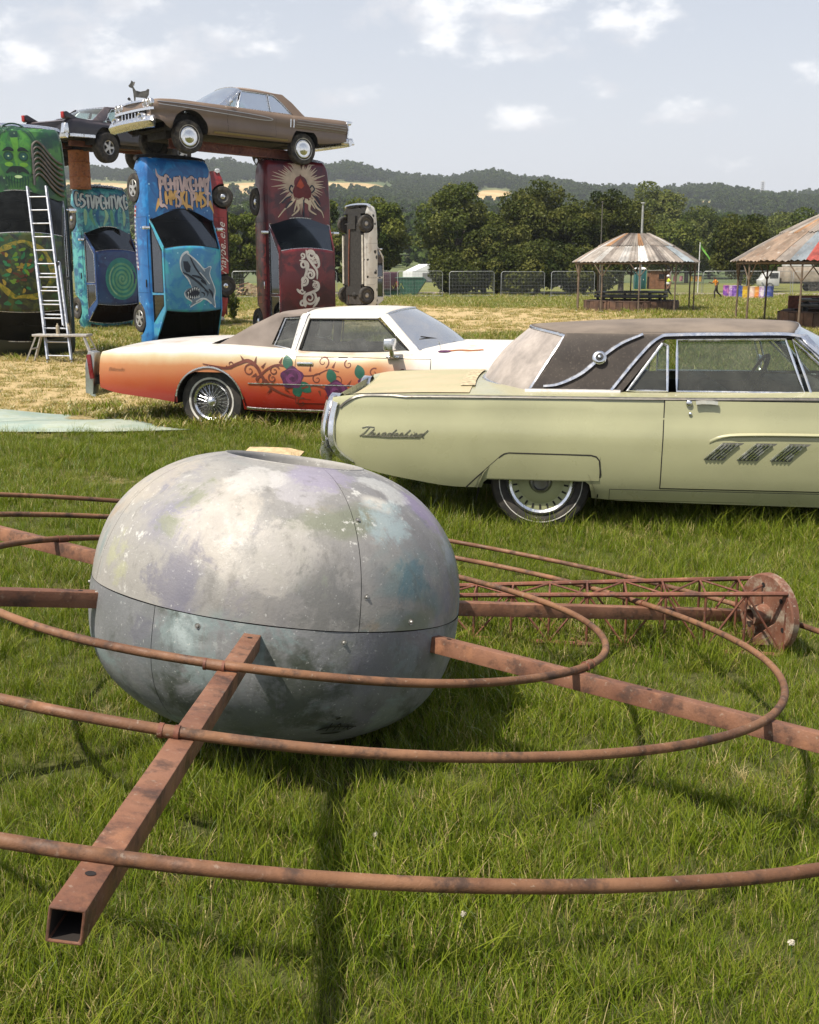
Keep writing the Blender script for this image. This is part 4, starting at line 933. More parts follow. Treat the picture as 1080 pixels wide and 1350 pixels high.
            for c in 'Thunderbird':
                for stt in ST[c]: C.rib([(-1.215 + k * (x + q.x + q.y * .28), .618 + .052 * q.y * (1.15 if c == 'T' else 1)) for q in spline([(a, bb) for a, bb in stt], 4)], .0042, .002, .003, C.side, sd, b)
                x += w[c]
            C.rib([(-1.19, .622), (-1.0, .617), (-.80, .621)], .005, .003, .004, C.side, sd, b); b.build('script_badge', sc, C.root)
    # rear: round jet tail lamps in chrome surrounds, wrapped bumper
    red = plain('red_lens', (.35, .02, .015), .25)
    for sd in (-1, 1):
        c = Vector((-1.40, sd * .64, .665)); 
        b = MB(); b.lathe([(.20, -.02), (.205, .045), (.185, .06), (.165, .045)], 32, Matrix.Translation(c) @ Matrix.Rotation(R(-90), 4, 'Y')); o = b.build('tail_lamp_bezel', CHR, C.root)
        C.disc('tail_lamp_lens', red, c + Vector((-.03, 0, 0)), (-1, 0, 0), .165, .01, 28, .03, o)
        # vertical chrome shell at the fender end, seen from the side
        b = MB(); b.grid(lambda u, w: Vector((-1.405 - .035 * math.sin(math.pi * u) + .11 * max(0, .22 - u) / .22 * 1.0 - .05 * w, sd * (C.ys(-1.33, .42 + .42 * u) + .01 - .10 * w * w), .44 + .40 * u)), 12, 6); b.build('fender_end_cap', CHR, C.root)
        b = MB(); C.rib(spline([(-1.375, .835), (-1.40, .72), (-1.40, .58), (-1.36, .50), (-1.26, .425)], 6), .05, .004, .02, C.side, sd, b); b.build('bumper_end', CHR, C.root)
    arc = [(-1.40 - .07 * math.cos(R(q) * .9), .90 * math.sin(R(q)), .50, math.pi - R(q) * .5) for q in range(-84, 85, 12)]
    C.bar('rear_bumper', CHR, arc, [(0, -.10), (.05, -.07), (.07, 0), (.05, .07), (0, .09), (-.03, 0)])
    arc = [(3.80 + .10 * math.cos(R(q)), .93 * math.sin(R(q)), .47, R(q) * .4) for q in range(-84, 85, 12)]
    C.bar('front_bumper', CHR, arc, [(0, -.10), (.05, -.08), (.07, 0), (.05, .07), (0, .09), (-.03, 0)])
    for sd in (-1, 1):
        for yy in (.45, .66): C.disc('headlamp', glass('lamp_lens', (.8, .8, .8), .3, (.6, .6, .58)), (3.80, sd * yy, .65), (1, 0, 0), .075, .02, 20, .02)
    cap = paint('green_wheel_cover', (.36, .37, .20), .2, (.3, .25, .17), .4, .2)
    for x in (0, 2.875):
        for sd in (-1, 1): C.wheel(x, sd, .775, .335, .20, .225, 'tbird', .325, cap, .024)
    b = MB(); M4 = Matrix.Translation((1.62, .84, 1.0)); b.box((1.66, .93, 1.0), (.03, .13, .09)); b.beam((1.66, .86, .93), (1.66, .93, .98), .02, .02); b.build('door_mirror', CHR, C.root, bevel=.012)
    C.disc('mirror_glass', plain('mirror_face', (.42, .52, .56), .12, .9), (1.643, .93, 1.0), (-1, 0, 0), .038, .002, 18)
thunder_coupe()

# ------------------------------------------------------------------ painted white coupe
def flower_coupe():
    sp = dict(x0=-1.28, x1=4.35, zl0=.22,
        zsh=[(-1.28, .86), (-1.1, .895), (-.4, .945), (.0, .945), (.7, .92), (1.1, .88), (1.6, .87), (2.4, .90), (3.4, .92), (4.1, .90), (4.35, .84)],
        zc=[(-1.28, .88), (-1.1, .93), (-.5, .985), (0, 1.0), (1.2, .96), (2.4, .99), (3.4, .985), (4.1, .95), (4.35, .86)],
        zlo=[(-1.28, .47), (-1.1, .42), (-.6, .36), (-.38, .33), (.42, .27), (.7, .255), (2.8, .25), (3.6, .33), (4.35, .42)],
        hw=[(-1.28, .955), (-1.0, .985), (0, 1.01), (1.6, 1.01), (3.0, 1.0), (4.0, .95), (4.35, .88)],
        prof=[(-.3, .14), (0, .08), (.1, .045), (.3, .012), (.5, .0), (.7, .008), (.85, .03), (.95, .06), (1.0, .10), (1.2, .1)],
        arches=[(.04, .33, .385, .67), (3.24, .35, .40, .72)], crown=2.2,
        gh=dict(yb=.80, yt=.63, zb=.90, zre=1.285, zr=1.375, bb=.0, bt=.72, wt=1.93, wb=2.36, bbow=.05, wbow=.16, bbbow=.02, wbbow=.32, rdrop=(.06, .02), fs=1.42, rs=.62))
    C = Car('painted_coupe', 'white coupe painted with orange flames, purple roses and brown vines, brown half vinyl roof', sp, flat_pose(-2.0, 13.1, -.06, -13))
    M = Mat('sunset_fade_paint'); o = M.sep(); wv = M.op('ADD', o[2], M.op('MULTIPLY', M.op('SUBTRACT', M.noise(3, 4), .5), .10))
    wv = M.op('ADD', wv, M.op('MULTIPLY', M.rng(o[0], -1.0, 3.2), -.02))
    col = M.ramp(M.rng(wv, .30, .95, 0, 1, False), [(0, (.28, .010, .007)), (.20, (.32, .030, .014)), (.42, (.37, .088, .028)), (.66, (.42, .175, .062)), (.80, (.50, .40, .23)), (.89, (.58, .55, .48)), (1, (.62, .595, .55))])
    fwd = M.rng(M.op('ADD', o[0], M.op('MULTIPLY', M.noise(2, 3), .8)), 2.3, 3.0); col = M.mix(M.op('MULTIPLY', fwd, M.rng(wv, .55, .70)), col, (.72, .69, .63))
    col = M.mix(M.op('MULTIPLY', M.rng(M.normal_z(), .5, .95), M.rng(M.noise(3.3, 6, .65), .48, .72)), col, (.50, .36, .25))
    col = M.mix(M.op('MULTIPLY', M.rng(M.noise(45, 4, .7), .6, .72), .25), col, (.25, .17, .11))
    body = M.pbr(col, M.rng(M.noise(7, 4), .3, .7, .30, .5), 0, None, .3)
    white = paint('chalky_white_paint', (.58, .565, .525), .35, (.40, .31, .22), .42, .2)
    V = Mat('brown_vinyl'); v = V.mix(V.rng(V.noise(4, 6, .6), .3, .7), (.085, .068, .058), (.16, .132, .115)); v = V.mix(V.op('MULTIPLY', V.rng(V.normal_z(), .2, .9), .5), v, (.26, .21, .17)); vinyl = V.pbr(v, .8, 0, V.bump(V.noise(200, 3), .2, .002))
    C.body(body); C.inside((.16, .13, .10), .4)
    C.roof(white)
    # half vinyl covering: rear of the roof and sail panels
    b = MB(); b.grid(lambda u, w: Vector((C.rx(u * .27, w), C.yt * 1.006 * w, C.rz(u * .27, w) + .007)), 8, 28, 0, 1, -1, 1); b.build('vinyl_half_roof', vinyl, C.root)
    C.pillar('sail_panel', [(.0, .91), (.90, .905), (.90, .93), (.70, .96), (.80, 1.245), (1.0, 1.262), (1.02, 1.295), (.72, 1.295), (.44, 1.16)], vinyl, off=.006)
    C.pillar('centre_pillar', [(.92, .90), (1.0, .88), (1.10, 1.26), (1.10, 1.292), (1.0, 1.292), (.985, 1.245)], white, off=.006)
    C.pillar('roof_rail', [(1.08, 1.238), (1.85, 1.245), (1.96, 1.292), (1.06, 1.292)], white)
    C.pillar('windscreen_pillar', [(2.26, .895), (2.37, .895), (1.96, 1.292), (1.86, 1.275)], white)
    tint = glass('hazy_glass', (.56, .62, .60), .16, (.40, .40, .37)); C.screens(glass('dusty_windscreen', (.55, .6, .58), .32, (.38, .36, .33)), tint, CHR)
    C.side_win([(.73, .955), (.94, .91), (1.0, 1.24), (.82, 1.235)], tint, chrome('thin_chrome', (.6, .6, .6), .2), 'opera_window')
    C.side_win([(1.03, .90), (2.24, .905), (1.86, 1.235), (1.10, 1.232)], tint, GAPM, 'door_window')
    for sd in (-1, 1):
        b = MB(); C.rib(spline([(.0, .925), (.3, .918), (.6, .922), (.88, .90)], 6), .022, .012, .01, C.gh, sd, b); b.build('vinyl_edge_moulding', CHR, C.root)
        b = MB(); C.rib(spline([(.955, .88), (.985, 1.0), (1.055, 1.255), (1.08, 1.30)], 6), .03, .008, .012, C.gh, sd, b); b.build('roof_band', CHR, C.root)
        C.patch('door', body, lambda z: 1.035, lambda z: 2.50, .36, .845, .004, 24, 14, sd)
        b = MB(); C.rib([(x, .56) for x in np.linspace(.5, 2.9, 24)], .012, .002, .007, C.side, sd, b); b.build('side_moulding', CHR, C.root)
        b = MB(); C.rib([(x, C.zlo(x) + .02) for x in np.linspace(.46, 2.8, 20)], .03, .002, .008, C.side, sd, b); b.build('sill_moulding', CHR, C.root)
        # wheel lip, handle, mirror
        b = MB(); C.rib([(.04 + .395 * math.cos(R(q)), .33 + .395 * math.sin(R(q)) if q not in (0,) else .33) for q in range(8, 173, 9)], .02, .002, .01, C.side, sd, b); b.build('wheel_lip', chrome('thin_chrome', (.6, .6, .6), .2), C.root)
        b = MB(); b.box((1.14, sd * (C.ys(1.14, .78) + .012), .78), (.18, .022, .035)); b.build('door_handle', CHR, C.root, bevel=.008)
        b = MB(); b.box((1.55, sd * (C.ys(1.55, .845) + .004), .846), (.1, .006, .012)); b.build('window_seal_clip', GAPM, C.root)
        b = MB(); b.box((2.09, sd * 1.06, 1.0), (.10, .17, .12)); b.beam((2.10, sd * 1.0, .86), (2.10, sd * 1.05, .96), .05, .03); b.box((2.10, sd * .985, .866), (.14, .06, .03)); b.build('door_mirror', CHR, C.root, bevel=.018, seg=3)
        # painted vines, roses and leaves
        vine = plain('vine_paint', (.12, .026, .012), .5); rose = plain('rose_paint', (.060, .009, .046), .5, 0, .5, 20); leaf = plain('leaf_paint', (.010, .085, .050), .5)
        vb = MB()
        def curl(cx, cz, r0, turns, a0, wd=.016, dirn=1):
            C.rib([(cx + r0 * (1 - t * .85) * math.cos(a0 + dirn * 2 * math.pi * turns * t), cz + r0 * (1 - t * .85) * math.sin(a0 + dirn * 2 * math.pi * turns * t)) for t in np.linspace(0, 1, 22)], lambda t: wd * (1 - .6 * t), .0055, 0, C.side, sd, vb)
        main = [(-.02, .76), (.12, .735), (.26, .72), (.38, .765), (.50, .80), (.60, .74), (.66, .64), (.74, .54), (.86, .47), (1.02, .42), (1.2, .40)]
        C.rib(spline(main, 7), lambda t: .008 + .03 * math.sin(math.pi * min(1, t * 1.1)), .0055, 0, C.side, sd, vb)
        C.rib(spline([(.60, .60), (.70, .70), (.82, .76), (.95, .74), (1.08, .66), (1.25, .66), (1.4, .72), (1.52, .70)], 7), lambda t: .024 - .012 * t, .0055, 0, C.side, sd, vb)
        C.rib(spline([(1.05, .50), (1.25, .55), (1.45, .50), (1.7, .52), (1.95, .60), (2.1, .58)], 7), lambda t: .022 - .012 * t, .0055, 0, C.side, sd, vb)
        for a in ((.30, .76, .05, 1.1, 3.5), (.52, .70, .07, 1.2, 1.0), (.80, .70, .06, 1.3, .4), (.98, .68, .055, 1.2, 2.6), (.62, .60, .06, 1.1, 5), (.78, .62, .05, 1.2, 2), (1.34, .80, .07, 1.2, 5.2), (1.28, .62, .06, 1.2, 1), (1.5, .62, .08, 1.1, 3), (1.9, .70, .05, 1.1, 1), (1.10, .36, .06, 1.1, 1), (1.4, .42, .07, 1.2, 4), (1.75, .44, .07, 1.2, 2), (2.2, .72, .05, 1.1, 3), (1.62, .78, .05, 1.1, 2)):
            curl(*a)
        for x, z, an in ((.45, .80, 2.2), (.58, .78, 1.4), (.66, .73, .9), (.70, .60, -.6), (.60, .66, 3.6), (.86, .78, 1.2), (.92, .52, -.8), (.76, .50, 3.9), (1.2, .70, 1.5), (1.45, .74, 1.2), (1.3, .50, -1.3), (1.62, .56, 1), (1.8, .50, -1.2)):
            C.rib([(x + .075 * t * math.cos(an), z + .075 * t * math.sin(an)) for t in np.linspace(0, 1, 5)], lambda t: .03 * (1 - t), .0056, 0, C.side, sd, vb)
        vb.build('painted_vine', vine, C.root, smooth=False)
        for cx, cz, r in ((1.0, .63, .125), (1.49, .50, .12), (1.78, .60, .05)):
            rb = MB(); C.poly([(cx + r * (1 + .10 * math.sin(5 * q)) * math.cos(q), cz + r * .92 * (1 + .10 * math.sin(5 * q)) * math.sin(q)) for q in np.linspace(0, 2 * math.pi, 26)[:-1]], .0068, C.side, sd, rb); ro = rb.build('painted_rose', rose, C.root, smooth=False)
            rb = MB()
            for k in range(5): C.rib([(cx + r * (.2 + .15 * k) * math.cos(q + k * 1.3), cz + r * (.2 + .15 * k) * .9 * math.sin(q + k * 1.3)) for q in np.linspace(0, 3.6, 14)], lambda t: .02 * math.sin(math.pi * t), .0078, 0, C.side, sd, rb)
            rb.build('petal_line', plain('petal_paint', (.13, .028, .10), .5), ro, smooth=False)
            for an, l in ((1.9, .15), (-.6, .16), (-1.2, .12)):
                lb = MB(); x, z = cx + r * .8 * math.cos(an), cz + r * .8 * math.sin(an)
                C.rib([(x + l * t * math.cos(an), z + l * t * math.sin(an)) for t in np.linspace(0, 1, 9)], lambda t: .11 * math.sin(math.pi * min(1, t * .9 + .1))**.8, .0062, 0, C.side, sd, lb); lb.build('painted_leaf', leaf, C.root, smooth=False)
        C.text('Eldorado', plain('faint_script', (.22, .10, .05), .5), (-1.16, .66) if sd < 0 else (-.98, .66), .055, C.side, 0 , .35, .004, sd, 1.0 if sd < 0 else -1.0, None, 'script_badge')
    for x, y, w_ in ((2.75, -.62, .10), (2.9, -.55, .12)):    # flowers on the wing top
        pass
    fb = MB(); C.poly([(2.62 + .07 * math.cos(q), -.84 + .05 * math.sin(q)) for q in np.linspace(0, 6.28, 14)[:-1]], .006, C.deck, -1, fb); fb.build('painted_rose', plain('rose_paint', (.085, .012, .06), .5, 0, .5, 20), C.root, smooth=False)
    fb = MB(); C.rib(spline([(2.66, -.82), (2.78, -.78), (2.9, -.80), (3.02, -.76)], 5), .05, .006, 0, C.deck, -1, fb); fb.build('painted_flame', plain('flame_paint', (.42, .14, .035), .5), C.root, smooth=False)
    # rear bumper with upright tail lamp towers, standing off the body
    steel = chrome('weathered_steel', (.42, .42, .40), .3, .5); red = plain('dark_red_lens', (.16, .012, .014), .3)
    for sd in (-1, 1):
        b = MB(); P = [(-.06, .40), (.035, .385), (.085, .86), (.0, .875), (-.045, .72)]
        b.prism([(x, z) for x, z in P], .135, Matrix.Translation((-1.40, sd * .90, 0)) @ Matrix.Rotation(R(90), 4, 'X')); tw = b.build('lamp_tower', steel, C.root, bevel=.012)
        b = MB(); b.box((-1.375, sd * .973, .70), (.05, .02, .27), Matrix.Rotation(R(-6), 3, 'Y')); b.build('tail_lamp', red, tw, bevel=.004)
        b = MB(); b.box((-1.415, sd * .90, .66), (.03, .10, .25), Matrix.Rotation(R(8), 3, 'Y')); b.build('tail_lamp', red, tw, bevel=.004)
        b = MB(); b.box((-1.31, sd * .84, .55), (.14, .12, .10)); b.build('bumper_bracket', DARK, C.root)
    arc = [(-1.40 - .05 * math.cos(R(q)), .86 * math.sin(R(q)), .46, math.pi) for q in range(-90, 91, 15)]
    C.bar('rear_bumper', CHR, arc, [(0, -.11), (.06, -.09), (.075, 0), (.05, .08), (0, .1), (-.03, 0)])
    arc = [(4.33 + .08 * math.cos(R(q)), .93 * math.sin(R(q)), .50, 0) for q in range(-90, 91, 15)]; C.bar('front_bumper', CHR, arc, [(0, -.11), (.06, -.09), (.08, 0), (.05, .08), (0, .1), (-.03, 0)])
    for x in (.04, 3.24):
        for sd in (-1, 1): C.wheel(x, sd, .83, .36, .21, .215, 'wire', .345, None, .02)
    b = MB(); b.box((2.42, -.40, .955), (.17, .20, .002), Matrix.Rotation(R(-24), 3, 'Y')); b.build('paper_notice', plain('white_paper', (.75, .75, .73), .7, 0, .08), C.root, smooth=False)
    for sd in (-1, 1):
        b = MB(); b.tube([(2.62, sd * .25, .985), (2.45, sd * .45, 1.03), (2.32, sd * .62, 1.06)], .007, 5); b.build('wiper', DARK, C.root)
    b = MB(); b.tube([(2.58, -.80, .92), (2.56, -.83, 1.03)], .004, 5); b.build('aerial', CHR, C.root)
flower_coupe()

# ------------------------------------------------------------------ cars stood on their tails, and the cars laid across them
def saloon(name, label, M, d, mats, wheel='steel', group=None, frame=None, cab_glass=None, rear_glass=0, open_hatch=False):
    x0, x1, WB, hw = d['x0'], d['x1'], d['WB'], d['hw']; bz, hz, rz_ = d.get('belt', .86), d.get('hood', .92), d.get('roof', 1.36)
    wb, wt, bt, bb = d['wb'], d['wt'], d['bt'], d['bb']; fz = d.get('nose', hz - .10)
    sp = dict(x0=x0, x1=x1, zl0=.20,
        zsh=[(x0, bz - .08), (x0 + .25, bz - .01), (bb, bz), (wb, bz + .01), (x1 - .35, fz + .01), (x1 - .06, fz - .05), (x1, fz - .14)],
        zc=[(x0, bz - .04), (x0 + .25, bz + .03), (bb, bz + .05), (wb, hz), (x1 - .4, fz + .06), (x1 - .08, fz), (x1, fz - .12)],
        zlo=[(x0, .42), (x0 + .2, .32), (-.4, .25), (.45, .20), (WB - .45, .20), (WB + .4, .27), (x1, .40)],
        hw=[(x0, hw - .09), (x0 + .3, hw - .02), (WB * .5, hw), (WB + .1, hw - .015), (x1 - .25, hw - .04), (x1, hw - .11)],
        prof=d.get('prof', [(-.3, .12), (0, .07), (.15, .03), (.4, 0), (.62, 0), (.8, .02), (.93, .05), (1, .09), (1.2, .09)]),
        arches=[(0, .29, .37, .64), (WB, .29, .37, .64)], crown=d.get('crown', 2.6),
        gh=dict(yb=hw - d.get('tuck', .14), yt=hw - d.get('tumble', .27), zb=bz + .01, zre=rz_ - .075, zr=rz_, bb=bb, bt=bt, wt=wt, wb=wb, bbow=.05, wbow=.07, bbbow=d.get('bbow', .08), wbbow=d.get('wbow', .16), rdrop=(.05, .03), fs=wt - .45, rs=bt + .1))
    C = Car(name, label, sp, M, group); C.body(mats['body']); C.inside((.05, .045, .04), .38)
    C.roof(mats.get('roof', mats['body'])); rm = mats.get('pillar', mats['body']); gm = cab_glass or glass('dark_tinted_glass', (.045, .055, .06), .05, (.10, .11, .12))
    zb, zt = C.zb, C.zre
    mid = d.get('mid', .5 * (wt + bt)); A = lambda t: wb + (wt - wb) * t; Bk = lambda t: bb + (bt - bb) * t
    C.pillar('windscreen_pillar', [(A(0) - .06, zb - .01), (A(0) + .02, zb - .01), (A(1) + .04, zt + .012), (A(1) - .05, zt - .02)], rm)
    C.pillar('rear_pillar', [(Bk(0), zb - .01), (Bk(0) + d.get('cp', .34), zb - .01), (Bk(1) + d.get('cpt', .12), zt - .03), (Bk(1), zt + .012)], rm)
    C.pillar('roof_rail', [(Bk(1) + .05, zt - .035), (A(1) - .02, zt - .035), (A(1) + .03, zt + .012), (Bk(1), zt + .012)], rm)
    C.pillar('centre_pillar', [(mid - .03, zb - .01), (mid + .03, zb - .01), (mid + .025, zt - .02), (mid - .025, zt - .02)], rm)
    fr = frame if frame is not None else GAPM
    C.side_win([(mid + .035, zb + .02), (A(0) - .07, zb + .02), (A(1) - .07, zt - .04), (mid + .03, zt - .04)], gm, fr)
    C.side_win([(Bk(0) + d.get('cp', .34) + .01, zb + .02), (mid - .035, zb + .02), (mid - .03, zt - .04), (Bk(1) + d.get('cpt', .12) + .02, zt - .04)], gm, fr)
    C.screens(gm, rear_glass if rear_glass != 0 else gm, fr)
    for sd in (-1, 1):
        C.patch('door', mats.get('side', mats['body']), lambda z: mid + .02, lambda z: wb + .05, .30, zb - .05, .004, 12, 8, sd)
        if d.get('four'): C.patch('door', mats.get('side', mats['body']), lambda z: .42 + .1 * sstep(.6, .8, z), lambda z: mid - .02, .30, zb - .05, .004, 10, 8, sd)
        b = MB(); b.box((mid + .22, sd * (C.ys(mid + .22, zb - .12) + .012), zb - .12), (.16, .02, .03)); b.build('door_handle', CHR if d.get('chr') else GAPM, C.root, bevel=.006)
        if d.get('nomirror'): continue
        b = MB(); b.box((wb - .18, sd * (hw + .02), zb + .06), (.07, .15, .10)); b.beam((wb - .17, sd * (hw - .1), zb + .02), (wb - .17, sd * hw, zb + .05), .04, .03); b.build('door_mirror', mats.get('mirror', CHR), C.root, bevel=.015)
    bm = mats.get('bumper', CHR)
    arc = lambda xx, w_, z, f: [(xx + f * .07 * math.cos(R(q)), w_ * math.sin(R(q)), z, 0 if f > 0 else math.pi) for q in range(-90, 91, 15)]
    sec = [(0, -.08), (.05, -.06), (.065, 0), (.05, .06), (0, .08), (-.05, 0)]
    C.bar('front_bumper', bm, arc(x1 - .02, hw - .04, .44, 1), sec); C.bar('rear_bumper', bm, arc(x0 + .02, hw - .05, .46, -1), sec)
    lens = glass('lamp_lens', (.8, .8, .8), .3, (.6, .6, .58)); red = plain('red_lens', (.35, .02, .015), .25)
    for sd in (-1, 1):
        C.disc('headlamp', lens, (x1 - .05, sd * (hw - .28), .64), (1, 0, 0), .085, .04, 20, .02)
        b = MB(); b.box((x0 - .005, sd * (hw - .26), .66), (.03, .26, .13)); b.build('tail_lamp', red, C.root, bevel=.01)
    b = MB(); b.box((x1 + .005, 0, .62), (.03, 2 * (hw - .4), .16)); b.build('grille', GAPM, C.root, bevel=.01)
    for x in (0, WB):
        for sd in (-1, 1):
            C.wheel(x, sd, hw - .11, d.get('rt', .31), d.get('tw', .185), d.get('rr', .175), wheel, d.get('wz', .30), mats.get('cap'), 0.0 if not d.get('white') else .03)
    # axles and exhaust under the floor
    b = MB(); b.tube([(0, -(hw - .15), .30), (0, hw - .15, .30)], .045, 8); b.lathe([(0, -.12), (.10, -.1), (.14, 0), (.10, .1), (0, .12)], 14, Matrix.Translation((0, 0, .30)) @ ROTX); b.build('rear_axle', DARK, C.root)
    b = MB(); b.tube([(WB, -(hw - .15), .28), (WB, hw - .15, .28)], .04, 8); b.box((WB + .05, 0, .25), (.5, .4, .16)); b.build('front_axle', DARK, C.root)
    b = MB(); b.tube([(.05, 0, .28), (WB * .6, 0, .27)], .04, 8); b.build('drive_shaft', DARK, C.root)
    b = MB(); b.tube([(WB - .2, -.25, .2), (WB * .5, -.3, .18), (.5, -.32, .18), (.3, -.45, .28), (x0 + .1, -.5, .30)], .03, 8); b.build('exhaust_pipe', RUST2, C.root)
    for sd in (-1, 1):
        b = MB(); b.box((WB / 2, sd * (hw - .16), .20), (WB - .9, .09, .08)); b.build('chassis_rail', mats.get('rail', DARK), C.root)
    return C
def stand(x, y, z0, a, lean=0.0):
    n = Vector((math.sin(R(a)), -math.cos(R(a)), 0)); f = Vector((n.x * lean, n.y * lean, 1)); return car_axes((x, y, z0), f, n)
def flat(name, col): return plain(name, col, .55, 0, .2, 6)
def mural(name, cols, scale=2.0, spots=None, dust=.15, loc=(0, 0, 0)):
    """sprayed mural ground: clouds of several colours with a scatter of light dots"""
    M = Mat(name); c = cols[0]
    for k, q in enumerate(cols[1:]): c = M.mix(M.rng(M.noise(scale * (1 + .35 * k), 4, .55, dist=.8, loc=(loc[0] + 3.1 * k, loc[1] + k, 2.0 * k)), .47, .60), c, q)
    if spots:
        v = M.N('ShaderNodeTexVoronoi'); v.inputs['Scale'].default_value = 7; M.L(M.tc.outputs['Object'], v.inputs['Vector'])
        c = M.mix(M.op('MULTIPLY', M.rng(v.outputs['Distance'], .16, .08), M.rng(M.noise(1.7, 2), .42, .55)), c, spots)
    c = M.mix(M.op('MULTIPLY', M.rng(M.noise(30, 5, .7), .55, .72), dust), c, (.18, .14, .10))
    return M.pbr(c, M.rng(M.noise(6, 3), .3, .7, .30, .48), 0, None, .25)
GLYPHS = [[[(.1, 0), (.15, .5), (.05, 1.1)], [(.1, .05), (.8, .15), (.75, .5), (.2, .6)]], [[(.1, .05), (.1, 1)], [(.9, -.05), (.85, 1.05)], [(.1, .6), (.9, .45)]], [[(.9, .0), (.3, .05), (.1, .3), (.6, .5), (.9, .75), (.5, 1.05), (-.1, 1.0)]], [[(.05, -.1), (.4, 1.05), (.95, -.05)]],
          [[(.1, 0), (.05, 1), (.6, 1.05), (1.0, 1.15)]], [[(.9, .05), (.3, -.05), (.05, .5), (.35, 1.05), (.95, .9)], [(.5, .5), (.95, .55)]], [[(.1, 1.1), (.05, .0), (.5, .55), (.95, .0), (.9, 1.05)]], [[(.5, -.05), (.45, 1.1)], [(.0, .1), (.95, .0)]], [[(.1, 0), (.1, 1)], [(.85, .0), (.2, .5), (.95, 1.15)]]]
def wild(C, P, k, w, off, surf, b):
    """one spiky letter; P maps the unit letter box to the surface"""
    rg = random.Random(k * 7 + 3); g = GLYPHS[(k * 5 + k // 3) % len(GLYPHS)]
    for st in g: C.rib(spline([P(x + rg.uniform(-.07, .07), y + rg.uniform(-.06, .06)) for x, y in st], 6), lambda t: w * (.55 + .6 * math.sin(math.pi * t)), off, 0, surf, 1, b)
    e = g[-1][-1]; C.rib([P(*e), P(e[0] + rg.uniform(.0, .3), e[1] + .22)], lambda t: w * .9 * (1 - t), off, 0, surf, 1, b)
BG = 'cars stood on their tails as sculptures'

